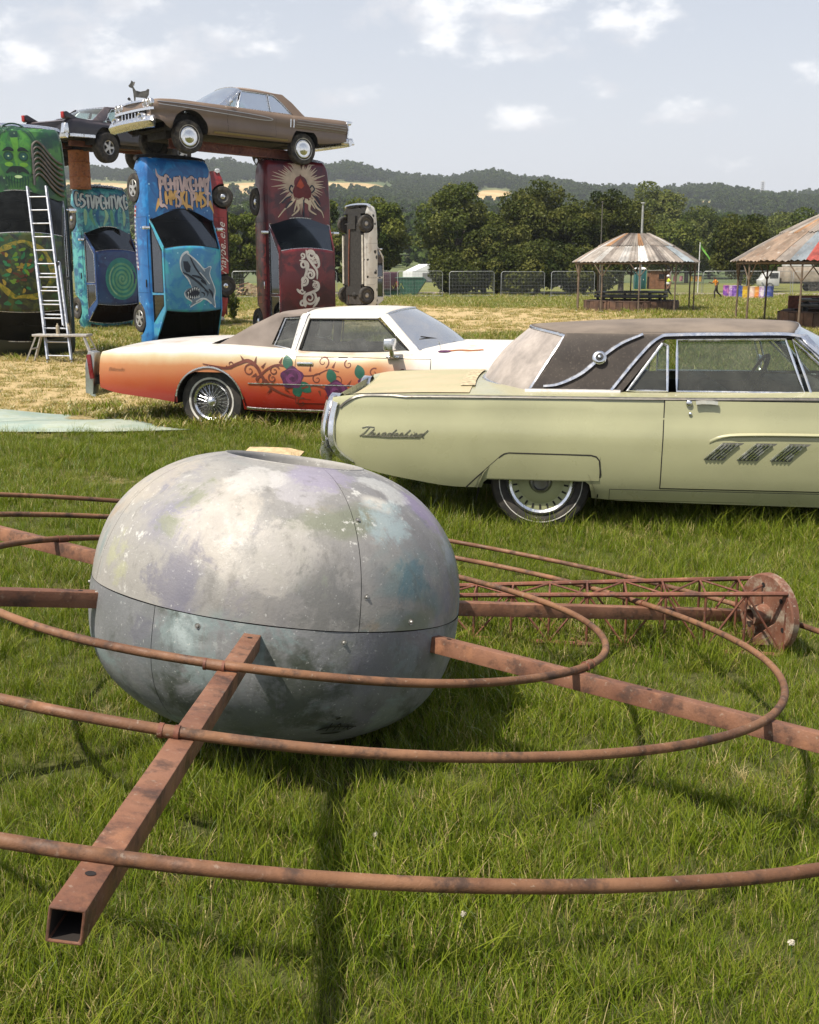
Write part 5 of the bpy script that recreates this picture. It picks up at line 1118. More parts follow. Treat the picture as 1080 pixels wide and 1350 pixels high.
def blue_car():
    M = stand(-5.55, 25.9, .63, 39)
    blue = mural('sea_blue_mural', [(.012, .13, .36), (.020, .20, .48), (.010, .09, .28)], 2.2, (.30, .55, .75)); light = mural('shallow_sea_mural', [(.06, .28, .42), (.05, .36, .42), (.03, .20, .42)], 2.5, (.30, .58, .66), loc=(4, 1, 0))
    C = saloon('upright_coupe', 'blue coupe stood on its tail with shark painted on its roof', M, dict(x0=-.82, x1=3.42, WB=2.80, hw=.87, wb=2.12, wt=1.50, bt=.20, bb=-.62, mid=.55, hood=.93, tuck=.09, tumble=.17, wbow=.24, rt=.31, rr=.19, cp=.55, cpt=.10),
               dict(body=blue, roof=light, pillar=light, bumper=DARK), 'alloy', BG, None, glass('dark_tinted_glass', (.045, .055, .06), .05, (.10, .11, .12)), glass('black_hatch_glass', (.03, .035, .035), .04, (.05, .05, .05)))
    sx = 60.0 * .95; H_ = lambda px, py: ((355 - py) / 59.0 + 1.7 - .63, -(px - 231) / sx); Rf = lambda px, py: ((355 - py) / 61.0 + 1.7 - .63, -(px - 246.5) / 60)
    pale, gold, ink = flat('graffiti_pink', (.62, .46, .44)), flat('graffiti_gold', (.70, .42, .14)), flat('graffiti_ink', (.015, .03, .08)); rng = random.Random(5)
    # two rows of interlocking spiky letters
    for row, (y0, y1, n) in enumerate(((240, 256, 10), (257, 274, 10))):
        for k in range(n):
            xa = 202 + (70 / n) * k; xb = xa + 70 / n; q = lambda: rng.uniform(-1.6, 1.6)
            for nm, mt, w, off in (('letter_outline', ink, .095, .004 + .001 * row), ('graffiti_letter', gold if row and k % 3 else pale, .058, .0065 + .001 * row)):
                b = MB(); wild(C, lambda u, v: H_(xa + (xb - xa) * u, y0 + (y1 - y0) * v), 11 * row + k, w, off, C.deck, b)
                b.build(nm, mt, C.root, smooth=False)
    for sgn in (-1, 1):
        b = MB(); C.rib(spline([H_(236 + sgn * 34, 268), H_(236 + sgn * 38, 276), H_(236 + sgn * 41, 284)], 5), lambda t: .12 * (1 - t), .007, 0, C.deck, 1, b); b.build('graffiti_letter', gold, C.root, smooth=False)
        b = MB(); C.rib(spline([H_(236 + sgn * 30, 243), H_(236 + sgn * 36, 238), H_(236 + sgn * 37, 230)], 5), lambda t: .10 * (1 - t), .007, 0, C.deck, 1, b); b.build('graffiti_letter', pale, C.root, smooth=False)
    # the shark on the roof
    P = lambda pts: [Rf(165 + x / 7.714, 320 + y / 7.714) for x, y in pts]
    body = [(490, 180), (520, 130), (575, 105), (600, 150), (680, 210), (740, 270), (790, 250), (820, 255), (800, 320), (830, 400), (860, 480), (850, 560), (860, 650), (800, 590), (740, 560), (690, 590), (640, 610), (580, 640), (600, 590), (540, 550), (520, 500), (560, 460), (600, 450), (560, 380), (500, 300), (485, 240)]
    grey, dk, wh = flat('shark_grey', (.16, .22, .28)), flat('shark_ink', (.012, .018, .035)), flat('shark_white', (.62, .66, .68))
    o_ = P(body); c = [sum(q[0] for q in o_) / len(o_), sum(q[1] for q in o_) / len(o_)]
    for nm, mt, k, off in (('shark_outline', wh, 1.07, .004), ('shark_body', grey, 1.0, .007)):
        b = MB(); pts = spline([Vector((c[0] + (x - c[0]) * k, c[1] + (y - c[1]) * k)) for x, y in o_], 3, True)
        cen = C.roofp(*c, off); vs = [C.roofp(p.x, p.y, off) for p in pts]; bm = bmesh.new(); f = bm.faces.new([bm.verts.new((p.x, p.y, 0)) for p in pts]); bmesh.ops.triangulate(bm, faces=[f]); bm.verts.index_update()
        b.add([C.roofp(v.co.x, v.co.y, off) for v in bm.verts], [tuple(v.index for v in t.verts) for t in bm.faces]); bm.free(); b.build(nm, mt, C.root, smooth=False)
    b = MB(); C.poly(P([(530, 500), (570, 470), (640, 440), (690, 470), (680, 520), (640, 560), (580, 575), (545, 540)]), .010, C.roofp, 1, b); C.poly(P([(510, 190), (560, 190), (590, 240), (580, 300), (540, 300), (515, 260)]), .010, C.roofp, 1, b); b.build('shark_mouth', dk, C.root, smooth=False)
    b = MB()
    for k in range(6):
        t = k / 5; x, y = 545 + 120 * t, 500 - 45 * math.sin(t * 2.4); b.add([C.roofp(*Rf(165 + q[0] / 7.714, 320 + q[1] / 7.714), .0125) for q in ((x, y), (x + 18, y - 6), (x + 12, y + 32))], [(0, 1, 2)])
        y = 570 - 20 * abs(t - .5); b.add([C.roofp(*Rf(165 + q[0] / 7.714, 320 + q[1] / 7.714), .0125) for q in ((x, y), (x + 18, y - 8), (x + 8, y - 34))], [(0, 1, 2)])
    b.build('shark_teeth', wh, C.root, smooth=False)
    b = MB()
    for pts, w in (([(500, 300), (580, 340), (680, 410), (760, 480), (850, 540)], .05), ([(590, 150), (640, 250), (700, 330), (760, 400)], .04), ([(700, 500), (740, 520), (720, 560)], .035), ([(740, 480), (780, 510), (760, 560)], .035), ([(790, 470), (830, 520), (830, 580)], .05), ([(700, 380), (740, 400), (770, 440)], .07), ([(600, 330), (680, 350), (740, 380)], .05)):
        C.rib(spline(P(pts), 5), lambda t: w * math.sin(math.pi * min(1, t + .12)), .0115, 0, C.roofp, 1, b)
    b.build('shark_shading', dk, C.root, smooth=False)
    b = MB()
    for pts, w in (([(560, 110), (640, 170), (700, 230), (750, 290)], .03), ([(640, 600), (700, 570), (760, 575), (820, 620)], .035), ([(520, 330), (560, 370), (580, 420)], .025), ([(690, 300), (740, 350), (800, 420)], .02)):
        C.rib(spline(P(pts), 5), w, .0118, 0, C.roofp, 1, b)
    b.build('shark_highlight', wh, C.root, smooth=False)
    # toothed red grin along the left flank
    red = flat('grin_red', (.30, .03, .02)); b = MB(); C.rib(spline([(2.42, .44), (2.2, .34), (1.8, .32), (1.4, .36), (1.05, .44)], 6), lambda t: .17 * math.sin(math.pi * (.12 + .76 * t)), .005, 0, C.side, 1, b); b.build('painted_grin', red, C.root, smooth=False)
    b = MB()
    for k in range(15):
        x = 2.35 - k * .088; z = .34 + .06 * ((x - 1.75) / .6)**2; b.add([C.side(q[0], q[1], .008, 1) for q in ((x - .03, z + .06), (x + .03, z + .06), (x, z - .02))], [(0, 1, 2)]); b.add([C.side(q[0], q[1], .008, 1) for q in ((x - .03, z - .08), (x + .03, z - .08), (x + .03, z - .01))], [(0, 1, 2)])
    b.build('grin_teeth', wh, C.root, smooth=False)
blue_car()

def crimson_car():
    M = stand(-3.00, 27.28, .50, 31)
    red = mural('crimson_mural', [(.10, .008, .012), (.16, .014, .016), (.05, .005, .010)], 1.6, None, .15); side = mural('crimson_flame_mural', [(.14, .012, .012), (.34, .03, .02), (.06, .01, .01)], 3.2, None, .2)
    C = saloon('upright_saloon', 'dark crimson saloon stood on its tail with pale scrollwork down its roof', M, dict(x0=-.66, x1=3.62, WB=2.72, hw=.88, wb=2.20, wt=1.60, bt=.12, bb=-.35, mid=.62, hood=.95, belt=.88, four=1, tuck=.10, tumble=.18, wbow=.16, chr=1), dict(body=red, side=side, pillar=red), 'steel', BG, chrome('thin_chrome', (.6, .6, .6), .2),
               glass('blue_black_glass', (.04, .055, .075), .06, (.09, .12, .15)))
    H_ = lambda px, py: ((355 - py) / 56.5 + 1.7 - .5, -(px - 391) / 54.0); cx, cy = 393, 252
    ray_, cream, heart = flat('ray_cream', (.50, .38, .27)), flat('flame_cream', (.60, .48, .33)), flat('heart_red', (.13, .012, .012))
    rng = random.Random(3); b = MB()
    for k in range(54):
        an = 2 * math.pi * k / 54 + rng.uniform(-.04, .04); r1 = rng.uniform(22, 40); pts = []
        for t in np.linspace(0, 1, 7):
            px, py = cx + (9 + (r1 - 9) * t) * math.cos(an), cy - 6 - (9 + (r1 - 9) * t) * math.sin(an) * 1.0; x, y = H_(px, min(py, 292)); pts.append((max(2.25, min(x, 3.55)), max(-.74, min(.74, y))))
        C.rib(pts, lambda t: .075 * (1 - t) + .006, .0035, 0, C.deck, 1, b)
    b.build('painted_rays', ray_, C.root, smooth=False)
    P = lambda pts: [H_(320 + x / 6.432, 205 + y / 6.432) for x, y in pts]
    for pts, w in (([(480, 400), (440, 430), (440, 480), (380, 530)], .11), ([(500, 400), (540, 430), (540, 480), (600, 515)], .11), ([(410, 390), (370, 440), (320, 480), (265, 545)], .075), ([(570, 390), (600, 450), (650, 490), (670, 540)], .075), ([(440, 400), (420, 440), (400, 500)], .08), ([(540, 400), (570, 440), (590, 470)], .07)):
        b = MB(); C.rib(spline(P(pts), 6), lambda t: w * (.9 - .7 * t), .006, 0, C.deck, 1, b); b.build('painted_flame', cream, C.root, smooth=False)
    b = MB(); C.poly(P([(468, 190), (500, 235), (540, 280), (562, 330), (555, 375), (520, 390), (485, 375), (450, 390), (405, 375), (395, 330), (420, 275), (450, 235)]), .0085, C.deck, 1, b); b.build('painted_heart', heart, C.root, smooth=False)
    b = MB(); C.poly(P([(468, 225), (500, 285), (470, 310), (430, 290)]), .0105, C.deck, 1, b); b.build('heart_glow', flat('heart_glow', (.42, .06, .02)), C.root, smooth=False)
    b = MB()
    for pts in ([(395, 350), (370, 320), (385, 285), (400, 300)], [(560, 340), (590, 310), (570, 280), (550, 300)], [(490, 395), (488, 450), (484, 540)], [(300, 430), (340, 390), (380, 375)], [(640, 430), (610, 380), (580, 365)], [(330, 470), (360, 430), (390, 410)], [(630, 460), (600, 420), (585, 400)]): C.rib(spline(P(pts), 5), .035, .008, 0, C.deck, 1, b)
    b.build('heart_ink', flat('shark_ink', (.012, .018, .035)), C.root, smooth=False)
    # white scrollwork on the roof
    Rf = lambda x, y: ((355 - (205 + y / 6.432)) / 58.5 + 1.7 - .5, -(320 + x / 6.432 - 408) / 57.0); wh = flat('scroll_white', (.60, .54, .48)); b = MB()
    def sp_(cx, cy, r, turns, a0, d=1, w=.06):
        C.rib([Rf(cx + r * (1 - .8 * t) * math.cos(a0 + d * 6.283 * turns * t), cy + r * (1 - .8 * t) * math.sin(a0 + d * 6.283 * turns * t)) for t in np.linspace(0, 1, 26)], lambda t: w * (1 - .45 * t), .006, 0, C.roofp, 1, b)
    sp_(590, 845, 42, 1.5, 3.4); sp_(520, 930, 45, 1.3, 1.2, -1); sp_(580, 1010, 42, 1.5, 4.2); sp_(520, 1060, 40, 1.4, 2, -1); sp_(570, 1210, 62, 1.6, 5.4); sp_(505, 1255, 32, 1.4, 1, -1); sp_(510, 850, 26, 1.2, 2, -1, .045); sp_(500, 1150, 26, 1.1, 0, 1, .045)
    for pts in ([(545, 800), (555, 860), (600, 920), (640, 980), (640, 1050)], [(560, 820), (640, 850), (660, 930), (630, 960)], [(480, 890), (520, 900), (545, 960), (530, 1020), (500, 1080), (500, 1140)], [(600, 1060), (650, 1080), (650, 1130), (590, 1160), (520, 1190), (520, 1280)], [(640, 1250), (660, 1200)], [(450, 1130), (490, 1170)], [(620, 1180), (640, 1240), (600, 1290)]):
        C.rib(spline([Rf(*p) for p in pts], 6), lambda t: .065 * math.sin(math.pi * (.1 + .8 * t)), .0065, 0, C.roofp, 1, b)
    b.build('painted_scroll', wh, C.root, smooth=False)
    for x, y, r in ((625, 885, 34), (625, 1100, 30)):
        b = MB(); C.poly([Rf(x + r * math.cos(q), y + r * math.sin(q)) for q in np.linspace(0, 6.28, 16)[:-1]], .0068, C.roofp, 1, b); b.build('scroll_fan', wh, C.root, smooth=False)
        b = MB()
        for q in range(7): C.poly([Rf(x + (8 + 14 * (q % 2)) * math.cos(q * .9) + 5 * math.cos(k), y + (8 + 14 * (q % 2)) * math.sin(q * .9) + 5 * math.sin(k)) for k in np.linspace(0, 6.28, 7)[:-1]], .0085, C.roofp, 1, b)
        b.build('fan_dots', heart, C.root, smooth=False)
    for x, y in ((2.05, .55), (2.05, -.6), (1.72, .42)):
        pass
crimson_car()

def green_car():
    M = stand(-7.98, 23.1, .52, 27)
    gr = mural('jungle_green_mural', [(.010, .060, .022), (.018, .115, .028), (.008, .034, .024), (.045, .16, .026)], 1.5, (.25, .45, .22)); blk = mural('gloss_black_green', [(.014, .018, .014), (.010, .012, .012), (.02, .045, .018)], 1.6)
    nt = gr.node_tree; bs = next(n for n in nt.nodes if n.type == 'BSDF_PRINCIPLED'); src = bs.inputs['Base Color'].links[0].from_socket
    mx = nt.nodes.new('ShaderNodeMix'); mx.data_type = 'RGBA'; mx.inputs[6].default_value = (.010, .016, .010, 1); nt.links.new(src, mx.inputs[7])
    sx_ = nt.nodes.new('ShaderNodeSeparateXYZ'); nt.links.new(next(n for n in nt.nodes if n.type == 'TEX_COORD').outputs['Object'], sx_.inputs[0]); mr = nt.nodes.new('ShaderNodeMapRange'); mr.inputs[1].default_value = 2.25; mr.inputs[2].default_value = 2.6; nt.links.new(sx_.outputs[0], mr.inputs[0]); nt.links.new(mr.outputs[0], mx.inputs[0]); nt.links.new(mx.outputs[2], bs.inputs['Base Color'])
    rf = mural('roof_jungle_mural', [(.010, .022, .010), (.016, .065, .016), (.009, .012, .009), (.05, .065, .010)], 3.0, (.07, .20, .08), loc=(2, 6, 1))
    C = saloon('upright_sedan', 'black and green sedan stood on its tail with bearded face painted on its bonnet', M, dict(x0=-.60, x1=3.84, WB=2.95, hw=.98, wb=2.49, wt=1.80, bt=.42, bb=-.14, mid=1.0, hood=.98, belt=.90, roof=1.42, tuck=.12, tumble=.24, wbow=.18, four=1, crown=3.0, rt=.35, rr=.19), dict(body=gr, side=blk, roof=rf, pillar=blk), 'steel', BG, chrome('thin_chrome', (.6, .6, .6), .2),
               glass('smoked_glass', (.05, .055, .055), .10, (.12, .13, .13)))
    z0 = .52; H_ = lambda px, py: ((355 - py) / 64.5 + 1.7 - z0, -(px - 45.5) / 60.0); Q = lambda x, y: H_(x / 9.645, 160 + y / 9.643)
    lime, dkg, ink, pale = flat('face_lime', (.14, .34, .03)), flat('face_dark_green', (.010, .055, .028)), flat('face_ink', (.006, .018, .014)), flat('face_pale', (.45, .62, .30))
    b = MB(); C.poly([Q(450 + 195 * math.cos(q), 560 + 300 * math.sin(q)) for q in np.linspace(0, 6.28, 30)[:-1]], .004, C.deck, 1, b); b.build('painted_head', mural('face_green_mural', [(.035, .17, .03), (.07, .24, .03), (.02, .10, .03)], 3.5), C.root, smooth=False)
    b = MB(); C.rib([Q(450 + 235 * math.cos(q), 500 + 320 * math.sin(q)) for q in np.linspace(3.3, 6.1, 24)], .03, .006, 0, C.deck, 1, b); C.rib([Q(450 + 215 * math.cos(q), 520 + 300 * math.sin(q)) for q in np.linspace(3.4, 6.0, 24)], .05, .005, 0, C.deck, 1, b); b.build('painted_hood_line', dkg, C.root, smooth=False)
    b = MB(); C.rib(spline([Q(440, 350), Q(448, 460), Q(440, 560), Q(452, 690)], 6), lambda t: .11 * (1 - t) + .03, .006, 0, C.deck, 1, b); b.build('painted_nose', flat('face_mid2', (.09, .27, .03)), C.root, smooth=False)
    for ex in (365, 525):
        for nm, mt, r, off in (('eye_ring', flat('face_mid', (.06, .20, .03)), 64, .006), ('eye_socket', dkg, 54, .008), ('eye_iris', flat('eye_teal', (.012, .07, .06)), 36, .0095), ('eye_glint', pale, 9, .011)):
            b = MB(); C.poly([Q(ex + r * math.cos(q), 565 + r * 1.05 * math.sin(q)) for q in np.linspace(0, 6.28, 20)[:-1]], off, C.deck, 1, b); b.build(nm, mt, C.root, smooth=False)
        sg = 1 if ex > 445 else -1
        b = MB(); C.rib(spline([Q(ex - sg * 60, 500), Q(ex, 480), Q(ex + sg * 75, 520)], 5), lambda t: .07 * math.sin(math.pi * min(1, t + .1)), .010, 0, C.deck, 1, b); b.build('eyebrow', ink, C.root, smooth=False)
        b = MB(); C.rib(spline([Q(450, 720), Q(450 + sg * 60, 715), Q(450 + sg * 120, 760)], 5), lambda t: .15 * (1 - .8 * t), .008, 0, C.deck, 1, b); b.build('moustache', ink, C.root, smooth=False)
        b = MB(); C.poly([Q(ex + 45 * math.cos(q) , 660 + 26 * math.sin(q)) for q in np.linspace(0, 6.28, 14)[:-1]], .0075, C.deck, 1, b); b.build('cheek', lime, C.root, smooth=False)
    b = MB()
    for k in range(9): C.rib(spline([Q(330 + 28 * k, 790), Q(320 + 30 * k, 850), Q(330 + 27 * k, 930)], 5), lambda t: .035 * (1 - .7 * t), .007, 0, C.deck, 1, b)
    b.build('beard_strands', dkg, C.root, smooth=False)
    b = MB(); C.poly([Q(455 + 42 * math.cos(q), 800 + 18 * math.sin(q)) for q in np.linspace(0, 6.28, 14)[:-1]], .010, C.deck, 1, b); b.build('lips', pale, C.root, smooth=False)
    # banks of curved exhaust pipes welded either side of the face
    pipe = chrome('sooty_pipe', (.14, .13, .12), .35, .7); pipe2 = chrome('dull_bright_pipe', (.55, .53, .50), .3, .4)
    for k in range(7):
        dy = 62 * k
        b = MB(); b.tube([C.deck(*Q(x, y + dy), .045) for x, y in [(620, 520), (628, 430), (680, 385), (740, 430), (800, 520), (870, 600), (935, 650)] for _ in (0,)] if False else [C.deck(p.x, p.y, .05) for p in spline([Q(x, y + dy) for x, y in ((618, 520), (628, 430), (680, 388), (740, 440), (810, 540), (880, 610), (940, 640))], 4)], .026, 8); b.build('exhaust_pipe', pipe, C.root)
        b = MB(); b.tube([C.deck(p.x, p.y, .05) for p in spline([Q(x, y + dy * .95) for x, y in ((115, 345), (100, 480), (92, 570), (50, 615), (-40, 620), (-120, 600))], 4)], .024, 8); b.build('exhaust_pipe', pipe2 if k == 0 else pipe, C.root)
    # roof: a yellow ring with leaves
    Rf = lambda x, y: ((355 - (290 + y / 7.109)) / 66.5 + 1.7 - z0, -(x / 7.109 - 58.5) / 62.0); yel = mural('ring_yellow_mural', [(.20, .17, .012), (.06, .10, .012), (.30, .24, .02)], 9.0); b = MB()
    C.rib([Rf(390 + (235 + 8 * math.sin(5 * q)) * math.cos(q), 470 + (245 + 10 * math.sin(7 * q)) * math.sin(q)) for q in np.linspace(0, 6.283, 60)], lambda t: .085 + .03 * math.sin(40 * t), .005, 0, C.roofp, 1, b); b.build('painted_ring', yel, C.root, smooth=False)
    rng = random.Random(11); lf = [flat('leaf_green', (.02, .16, .06)), flat('leaf_lime', (.12, .24, .02)), flat('leaf_brown', (.09, .03, .015)), flat('leaf_gold', (.30, .22, .03))]
    for k in range(46):
        an, rr = rng.uniform(0, 6.28), rng.uniform(0, 210); x, y = 390 + rr * math.cos(an), 470 + rr * math.sin(an); l = rng.uniform(30, 75); a2 = rng.uniform(0, 6.28)
        b = MB(); C.rib(spline([Rf(x, y), Rf(x + l * .5 * math.cos(a2) + 8, y + l * .5 * math.sin(a2)), Rf(x + l * math.cos(a2), y + l * math.sin(a2))], 4), lambda t: rng.uniform(.05, .07) * math.sin(math.pi * min(1, t * .9 + .1)), .0065 + .00006 * k, 0, C.roofp, 1, b); b.build('painted_leaf', lf[k % 4], C.root, smooth=False)
    for x, y in ((115, 210), (220, 205), (110, 300), (160, 700), (240, 770), (330, 760)):
        b = MB(); C.rib([Rf(x - 30, y), Rf(x, y - 8), Rf(x + 30, y + 6)], lambda t: .09 * math.sin(math.pi * (.1 + .8 * t)), .0065, 0, C.roofp, 1, b); b.build('painted_leaf', lf[0], C.root, smooth=False)
green_car()

def teal_car():
    M = stand(-9.30, 33.6, .60, 44)
    teal = mural('teal_swirl_mural', [(.02, .16, .22), (.05, .30, .30), (.012, .09, .18), (.08, .34, .33)], 2.6, (.35, .60, .60)); navy = mural('night_blue_mural', [(.010, .035, .14), (.008, .022, .10), (.015, .06, .18)], 1.6, (.25, .45, .5))
    C = saloon('upright_notchback', 'teal saloon stood on its tail with green spiral painted on its navy roof', M, dict(x0=-.56, x1=3.36, WB=2.52, hw=.84, wb=2.10, wt=1.58, bt=.14, bb=-.36, mid=.70, four=1, wbow=.2, belt=.85, hood=.92, tuck=.10, tumble=.17), dict(body=teal, roof=navy, pillar=navy), 'steel', BG, chrome('thin_chrome', (.6, .6, .6), .2), glass('smoked_glass', (.05, .055, .055), .10, (.12, .13, .13)), glass('brown_rear_glass', (.06, .035, .02), .08, (.12, .07, .04)))
    z0 = .6; Rf = lambda x, y: ((355 - (240 + y / 6.75)) / 46.0 + 1.7 - z0, -(90 + x / 6.75 - 146) / 33.0)
    cols = [flat('spiral_teal', (.03, .22, .20)), flat('spiral_green', (.12, .34, .20)), flat('spiral_pale', (.28, .48, .30))]
    b = MB(); C.poly([Rf(405 + 115 * math.cos(q), 860 + 185 * math.sin(q)) for q in np.linspace(0, 6.28, 30)[:-1]], .004, C.roofp, 1, b); b.build('spiral_ground', cols[0], C.root, smooth=False)
    for k, (r, mt, w, ph) in enumerate(((1.0, cols[1], .05, 0), (.9, cols[2], .03, 2), (.82, cols[1], .06, 4))):
        b = MB(); C.rib([Rf(408 + 105 * r * (1 - t) * math.cos(ph + 6.283 * 4 * t), 860 + 165 * r * (1 - t) * math.sin(ph + 6.283 * 4 * t)) for t in np.linspace(0, .97, 110)], lambda t: w * (1.1 - .6 * t), .0065 + .002 * k, 0, C.roofp, 1, b); b.build('painted_spiral', mt, C.root, smooth=False)
    # a band of tall pale letters across the bonnet, drips below, scribble on the boot
    Hd = lambda x, y: ((355 - (240 + y / 6.75)) / 44.5 + 1.7 - z0, -(90 + x / 6.75 - 134) / 33.5); pale, ink = flat('letter_pale', (.52, .58, .58)), flat('letter_navy', (.008, .03, .07)); rng = random.Random(9)
    for k in range(11):
        x = 90 + 34 * k; yo = 150 - 16 * math.sin(math.pi * k / 10) * -1; q = lambda s_=6: rng.uniform(-s_, s_)
        for nm, mt, w, off in (('letter_outline', ink, .115, .004), ('graffiti_letter', pale, .062, .0065)):
            b = MB(); wild(C, lambda u, v: Hd(x + 30 * u, yo + 100 * v), 23 + k, w, off, C.deck, b)
            b.build(nm, mt, C.root, smooth=False)
    for k in range(7):
        x = 150 + 45 * k; b = MB(); C.rib(spline([Hd(x, 275), Hd(x + rng.uniform(-14, 14), 330), Hd(x + rng.uniform(-20, 20), 410)], 5), lambda t: .10 * math.sin(math.pi * (.1 + .8 * t)), .005, 0, C.deck, 1, b); b.build('painted_drip', [cols[2], cols[1], flat('drip_blue', (.02, .12, .26))][k % 3], C.root, smooth=False)
teal_car()

def red_car():
    M = stand(-5.55, 36.1, 1.2, -80)
    red = mural('worn_red_paint', [(.24, .012, .014), (.30, .02, .018), (.15, .01, .012)], 1.5, None, .3)
    C = saloon('upright_hatchback', 'bright red car stood on its tail with white script down its flank', M, dict(x0=-1.0, x1=3.42, WB=2.67, hw=.86, wb=2.0, wt=1.4, bt=.1, bb=-.6, mid=.6, nomirror=1), dict(body=red, bumper=chrome('white_bumper', (.7, .7, .68), .4)), 'steel', BG)
    C.text('Maybellene', flat('script_white', (.72, .68, .62)), (.33, .27), .30, C.side, 0, .45, .006, -1, 1.15)
red_car()

def white_car():
    M = stand(-2.25, 46.1, .67, 0); n = Vector((.80, .60, 0)); M = car_axes((-2.45, 46.3, .67), (0, 0, 1), n)
    wh = Mat('spotted_white_paint'); v = wh.N('ShaderNodeTexVoronoi'); v.inputs['Scale'].default_value = 3.2; wh.L(wh.tc.outputs['Object'], v.inputs['Vector'])
    c = wh.mix(wh.rng(wh.op('ADD', v.outputs['Distance'], wh.op('MULTIPLY', wh.noise(9, 3), .16)), .33, .29), (.60, .585, .54), (.012, .012, .012)); c = wh.mix(wh.op('MULTIPLY', wh.rng(wh.noise(4, 5), .5, .7), .35), c, (.30, .22, .15)); m = wh.pbr(c, .45)
    C = saloon('upright_estate', 'white car with black spots stood on its tail showing its underside and wheels', M, dict(x0=-.50, x1=3.52, WB=2.82, hw=.86, wb=2.0, wt=1.5, bt=-.2, bb=-.42, mid=.7, four=1, rt=.33, rr=.2), dict(body=m, rail=plain('white_rail', (.45, .42, .36), .6), cap=plain('dull_hub', (.38, .36, .33), .5, .5)), 'steel', BG, chrome('thin_chrome', (.6, .6, .6), .2))
white_car()

